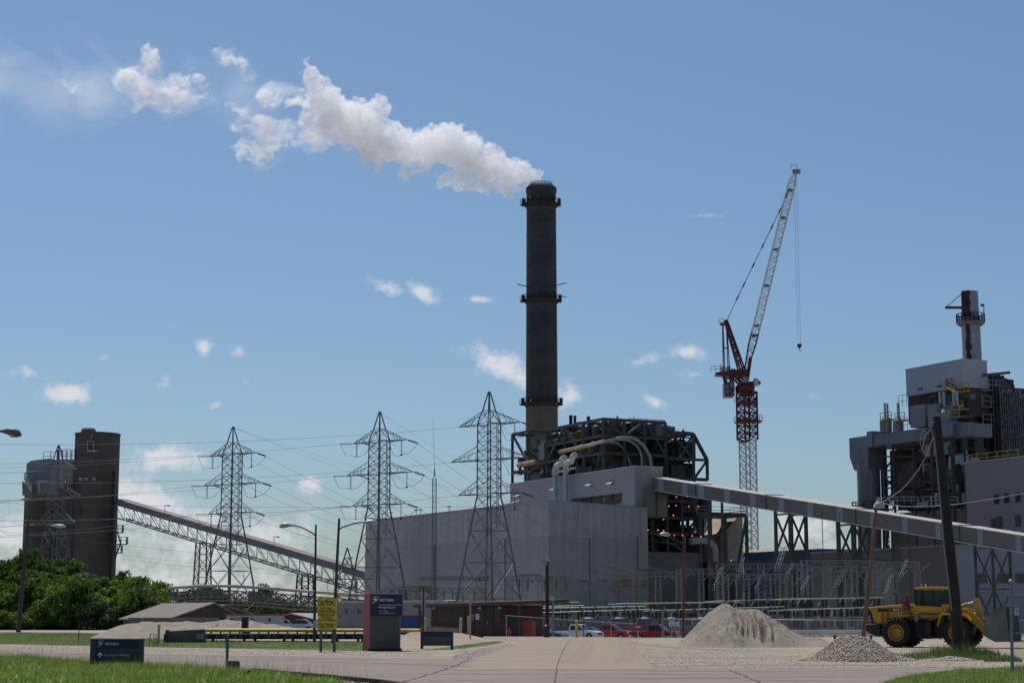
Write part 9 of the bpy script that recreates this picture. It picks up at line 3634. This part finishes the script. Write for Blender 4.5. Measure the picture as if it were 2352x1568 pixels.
# ------------------------------------------------------------------ steam plume from the tall chimney
def vol_mat(name, dens, aniso, col=(1, 1, 1), noisy=None, emis=0.0):
 m = bpy.data.materials.new(name)
 m.use_nodes = True
 t = NT(m.node_tree)
 vs_ = t.n('ShaderNodeVolumePrincipled')
 vs_.inputs['Color'].default_value = tuple(col) + (1,)
 vs_.inputs['Anisotropy'].default_value = aniso
 vs_.inputs['Density'].default_value = dens
 if noisy:
  tc = t.n('ShaderNodeTexCoord')
  nz = t.n('ShaderNodeTexNoise', i_Scale=noisy[0], i_Detail=noisy[3], i_Roughness=.62)
  nz.inputs['Distortion'].default_value = .7
  t.l(tc.outputs['Object'], nz.inputs['Vector'])
  k = t.n('ShaderNodeMapRange')
  k.inputs[1].default_value = noisy[1]
  k.inputs[2].default_value = noisy[2]
  k.inputs[3].default_value = dens * (noisy[4] if len(noisy) > 4 else 0)
  k.inputs[4].default_value = dens
  t.l(nz.outputs[0], k.inputs[0])
  t.l(k.outputs[0], vs_.inputs['Density'])
 o = t.n('ShaderNodeOutputMaterial')
 t.l(vs_.outputs[0], o.inputs[1])
 if not noisy:
  try:
   m.cycles.homogeneous_volume = True
  except Exception:
   pass
 return m
ICO = None
def ico(sub):
 import bmesh
 bm = bmesh.new()
 bmesh.ops.create_icosphere(bm, subdivisions=sub, radius=1)
 v = np.array([p.co[:] for p in bm.verts])
 f = np.array([[q.index for q in p.verts] for p in bm.faces])
 bm.free()
 return v, f
IV, IF = ico(3)
def puffs(name, blobs, mat, voxel, seed, dis=((7.0, 1.8), (2.6, .9)), kind='stuff', **kw):
 "many overlapping balls fused into one billowing closed skin"
 rg_ = np.random.default_rng(seed)
 V_, F_ = [], []
 for i, (x, y, z, r, sxx) in enumerate(blobs):
  V_.append(IV * np.array([r * sxx, r, r]) + np.array([x, y, z]))
  F_.append(IF + i * len(IV))
 v = np.concatenate(V_)
 o0 = v.mean(0)
 o = npmesh(name, v - o0, np.concatenate(F_), mat, kind=kind, **kw)
 o.location = Vec(o0)
 rm_ = o.modifiers.new('fuse', 'REMESH')
 rm_.mode = 'VOXEL'
 rm_.voxel_size = voxel
 rm_.use_smooth_shade = True
 for i, (sz, st_) in enumerate(dis):
  vor = st_ < 0
  tx = bpy.data.textures.new('%s_%d' % (name, i), 'VORONOI' if vor else 'CLOUDS')
  tx.noise_scale = sz
  if not vor:
   tx.noise_depth = 3
  dm = o.modifiers.new('billow', 'DISPLACE')
  dm.texture = tx
  dm.strength = st_
  dm.mid_level = .35 if vor else .5
  dm.texture_coords = 'LOCAL'
 r2 = o.modifiers.new('fuse2', 'REMESH')
 r2.mode = 'VOXEL'
 r2.voxel_size = voxel
 r2.use_smooth_shade = True
 return o
PD_ = 560
rg2 = random.Random(41)
def path_blobs(path, dens, seed, ysp=.65, small=.5):
 "path: (X, Y, half thickness px) along the plume; fill with balls"
 rn_ = random.Random(seed)
 out = []
 for (x0, y0, h0), (x1, y1, h1) in zip(path[:-1], path[1:]):
  L_ = math.hypot(x1 - x0, y1 - y0)
  n_ = max(2, int(L_ / dens))
  for i in range(n_):
   t = (i + rn_.random()) / n_
   h = h0 + (h1 - h0) * t
   for j in range(4):
    rr = h * rn_.uniform(.26, .6)
    ang = rn_.uniform(0, 2 * math.pi)
    off = (h - rr) * math.sqrt(rn_.random())
    X, Y = x0 + (x1 - x0) * t + off * math.cos(ang) * .6, y0 + (y1 - y0) * t + off * math.sin(ang)
    p = V(X, Y, PD_ + rn_.uniform(-1, 1) * h / F * PD_ * ysp)
    out.append((p.x, p.y, p.z, rr / F * PD_, 1.0))
 return out
core = []
core += path_blobs([(1250, 434, 14), (1238, 420, 26), (1222, 410, 34), (1200, 402, 40), (1175, 400, 46), (1140, 388, 50), (1105, 370, 56), (1068, 352, 62), (1025, 335, 64), (985, 338, 56), (940, 342, 56)], 7, 1)
core += path_blobs([(940, 342, 54), (895, 330, 58), (860, 318, 66), (830, 288, 72)], 7, 2)
core += path_blobs([(830, 288, 72), (790, 270, 72), (750, 245, 58), (725, 205, 42), (712, 168, 28), (702, 142, 17)], 6, 3)
core += path_blobs([(850, 265, 40), (868, 240, 24), (874, 225, 14)], 7, 13)
core += path_blobs([(880, 345, 36), (868, 380, 22), (866, 404, 11)], 6, 14)
core += path_blobs([(1210, 436, 14), (1165, 441, 20), (1130, 430, 22), (1085, 418, 28), (1045, 412, 28), (1012, 414, 24), (1008, 432, 14)], 5, 15)
core += path_blobs([(990, 385, 22), (945, 390, 24), (928, 408, 12)], 6, 16)
core += path_blobs([(820, 320, 34), (780, 318, 32), (745, 305, 26), (716, 290, 18)], 6, 17)
core += path_blobs([(720, 225, 24), (695, 245, 22), (700, 275, 22), (720, 295, 20)], 6, 19)
core += path_blobs([(690, 170, 10), (705, 150, 12), (690, 205, 12)], 5, 21)
core += path_blobs([(1060, 310, 26), (1030, 300, 20), (1095, 335, 24), (960, 300, 24), (1185, 375, 20)], 30, 22)
for X_, Y_, h_ in ((1030, 300, 28), (975, 308, 26), (1085, 338, 32), (1132, 360, 30), (1190, 383, 28), (1226, 402, 22), (872, 245, 30), (905, 305, 28), (940, 312, 24), (1180, 432, 18), (1110, 426, 22), (1045, 414, 24), (1012, 426, 15), (930, 398, 20), (865, 392, 16), (720, 180, 20), (700, 145, 15), (745, 200, 26), (1060, 290, 14), (1150, 350, 16), (1205, 372, 12)):
 p_ = V(X_, Y_, PD_ + rg2.uniform(-2, 2))
 core.append((p_.x, p_.y, p_.z, h_ / F * PD_, 1.0))
m_core = vol_mat('steam_dense', .78, .35, (1, 1, 1), noisy=(.6, .46, .62, 5.0, .08))
plume = puffs('smoke_plume', core, m_core, .38, 1, ((12.0, 2.4), (5.0, -3.2), (1.9, -1.3), (.9, .35)), label='dense white steam plume streaming from the tall chimney', cat='steam plume')
# torn wisps further downwind
w1 = []
w1 += path_blobs([(700, 225, 26), (655, 225, 24), (620, 222, 26), (598, 222, 20)], 7, 4)
w1 += path_blobs([(720, 318, 30), (680, 312, 32), (650, 300, 32), (620, 315, 36), (600, 345, 36), (575, 352, 30), (548, 342, 24)], 6, 5)
w1 += path_blobs([(640, 290, 28), (590, 290, 26), (560, 292, 24), (530, 290, 16)], 7, 6)
w1 += path_blobs([(575, 178, 16), (560, 150, 20), (540, 135, 22), (515, 135, 20), (503, 112, 11), (486, 130, 12)], 6, 7)
w1 += path_blobs([(475, 205, 20), (440, 198, 32), (400, 205, 36), (360, 202, 42), (330, 195, 38), (300, 190, 30), (280, 175, 20)], 6, 8)
w1 += path_blobs([(335, 180, 28), (340, 150, 26), (347, 122, 22), (335, 112, 12)], 6, 9)
w1 += path_blobs([(330, 225, 20), (310, 245, 16), (308, 264, 11)], 6, 10)
w1 += path_blobs([(410, 238, 16), (370, 245, 16)], 6, 11)
w1 += path_blobs([(575, 262, 16), (530, 245, 14), (490, 228, 15)], 9, 31)
w1 += path_blobs([(170, 206, 14), (150, 192, 14), (128, 190, 10)], 6, 18)
m_wisp = vol_mat('steam_wisps', .6, .4, noisy=(.20, .51, .66, 11.0))
w1b = [(x, y, z, r * 1.35, s_) for x, y, z, r, s_ in w1]
puts_ = puffs('steam_wisps', w1b, m_wisp, .7, 2, ((9.0, 5.0), (3.0, 3.2), (1.2, 1.0)))
wh = [(x, y, z, r * 2.1, s_) for x, y, z, r, s_ in w1]
puffs('steam_veil', wh, vol_mat('steam_halo', .10, .5, noisy=(.085, .50, .70, 9.0)), 1.2, 5, ((14.0, 8.0), (4.0, 4.0)))
# thin blue haze of vapour round them
for i_, (k_, d_) in enumerate(((1.0, .009), (.72, .012), (.48, .016))):
 w2 = path_blobs([(700, 240, 60 * k_), (620, 235, 75 * k_), (540, 220, 90 * k_), (450, 200, 100 * k_), (360, 190, 110 * k_), (270, 180, 125 * k_), (160, 180, 140 * k_), (40, 190, 150 * k_), (-80, 200, 160 * k_)], 26, 12 + i_, .6)
 puffs('steam_veil', w2, vol_mat('steam_veil%d' % i_, d_, .6, noisy=(.045, .45, .68, 7.0)), 2.2, 3, ((25.0, 12.0),))
# small steam leak beside the second boiler
w3 = []
PD_ = 262
w3 += path_blobs([(2040, 1252, 3), (2043, 1240, 4.5), (2046, 1228, 5.5), (2052, 1216, 6), (2050, 1206, 5)], 3, 20)
sl_ = puffs('steam_leak', w3, vol_mat('steam_leak', 3.5, .3), .09, 4, ((.9, .22), (.3, .1)), kind='stuff')
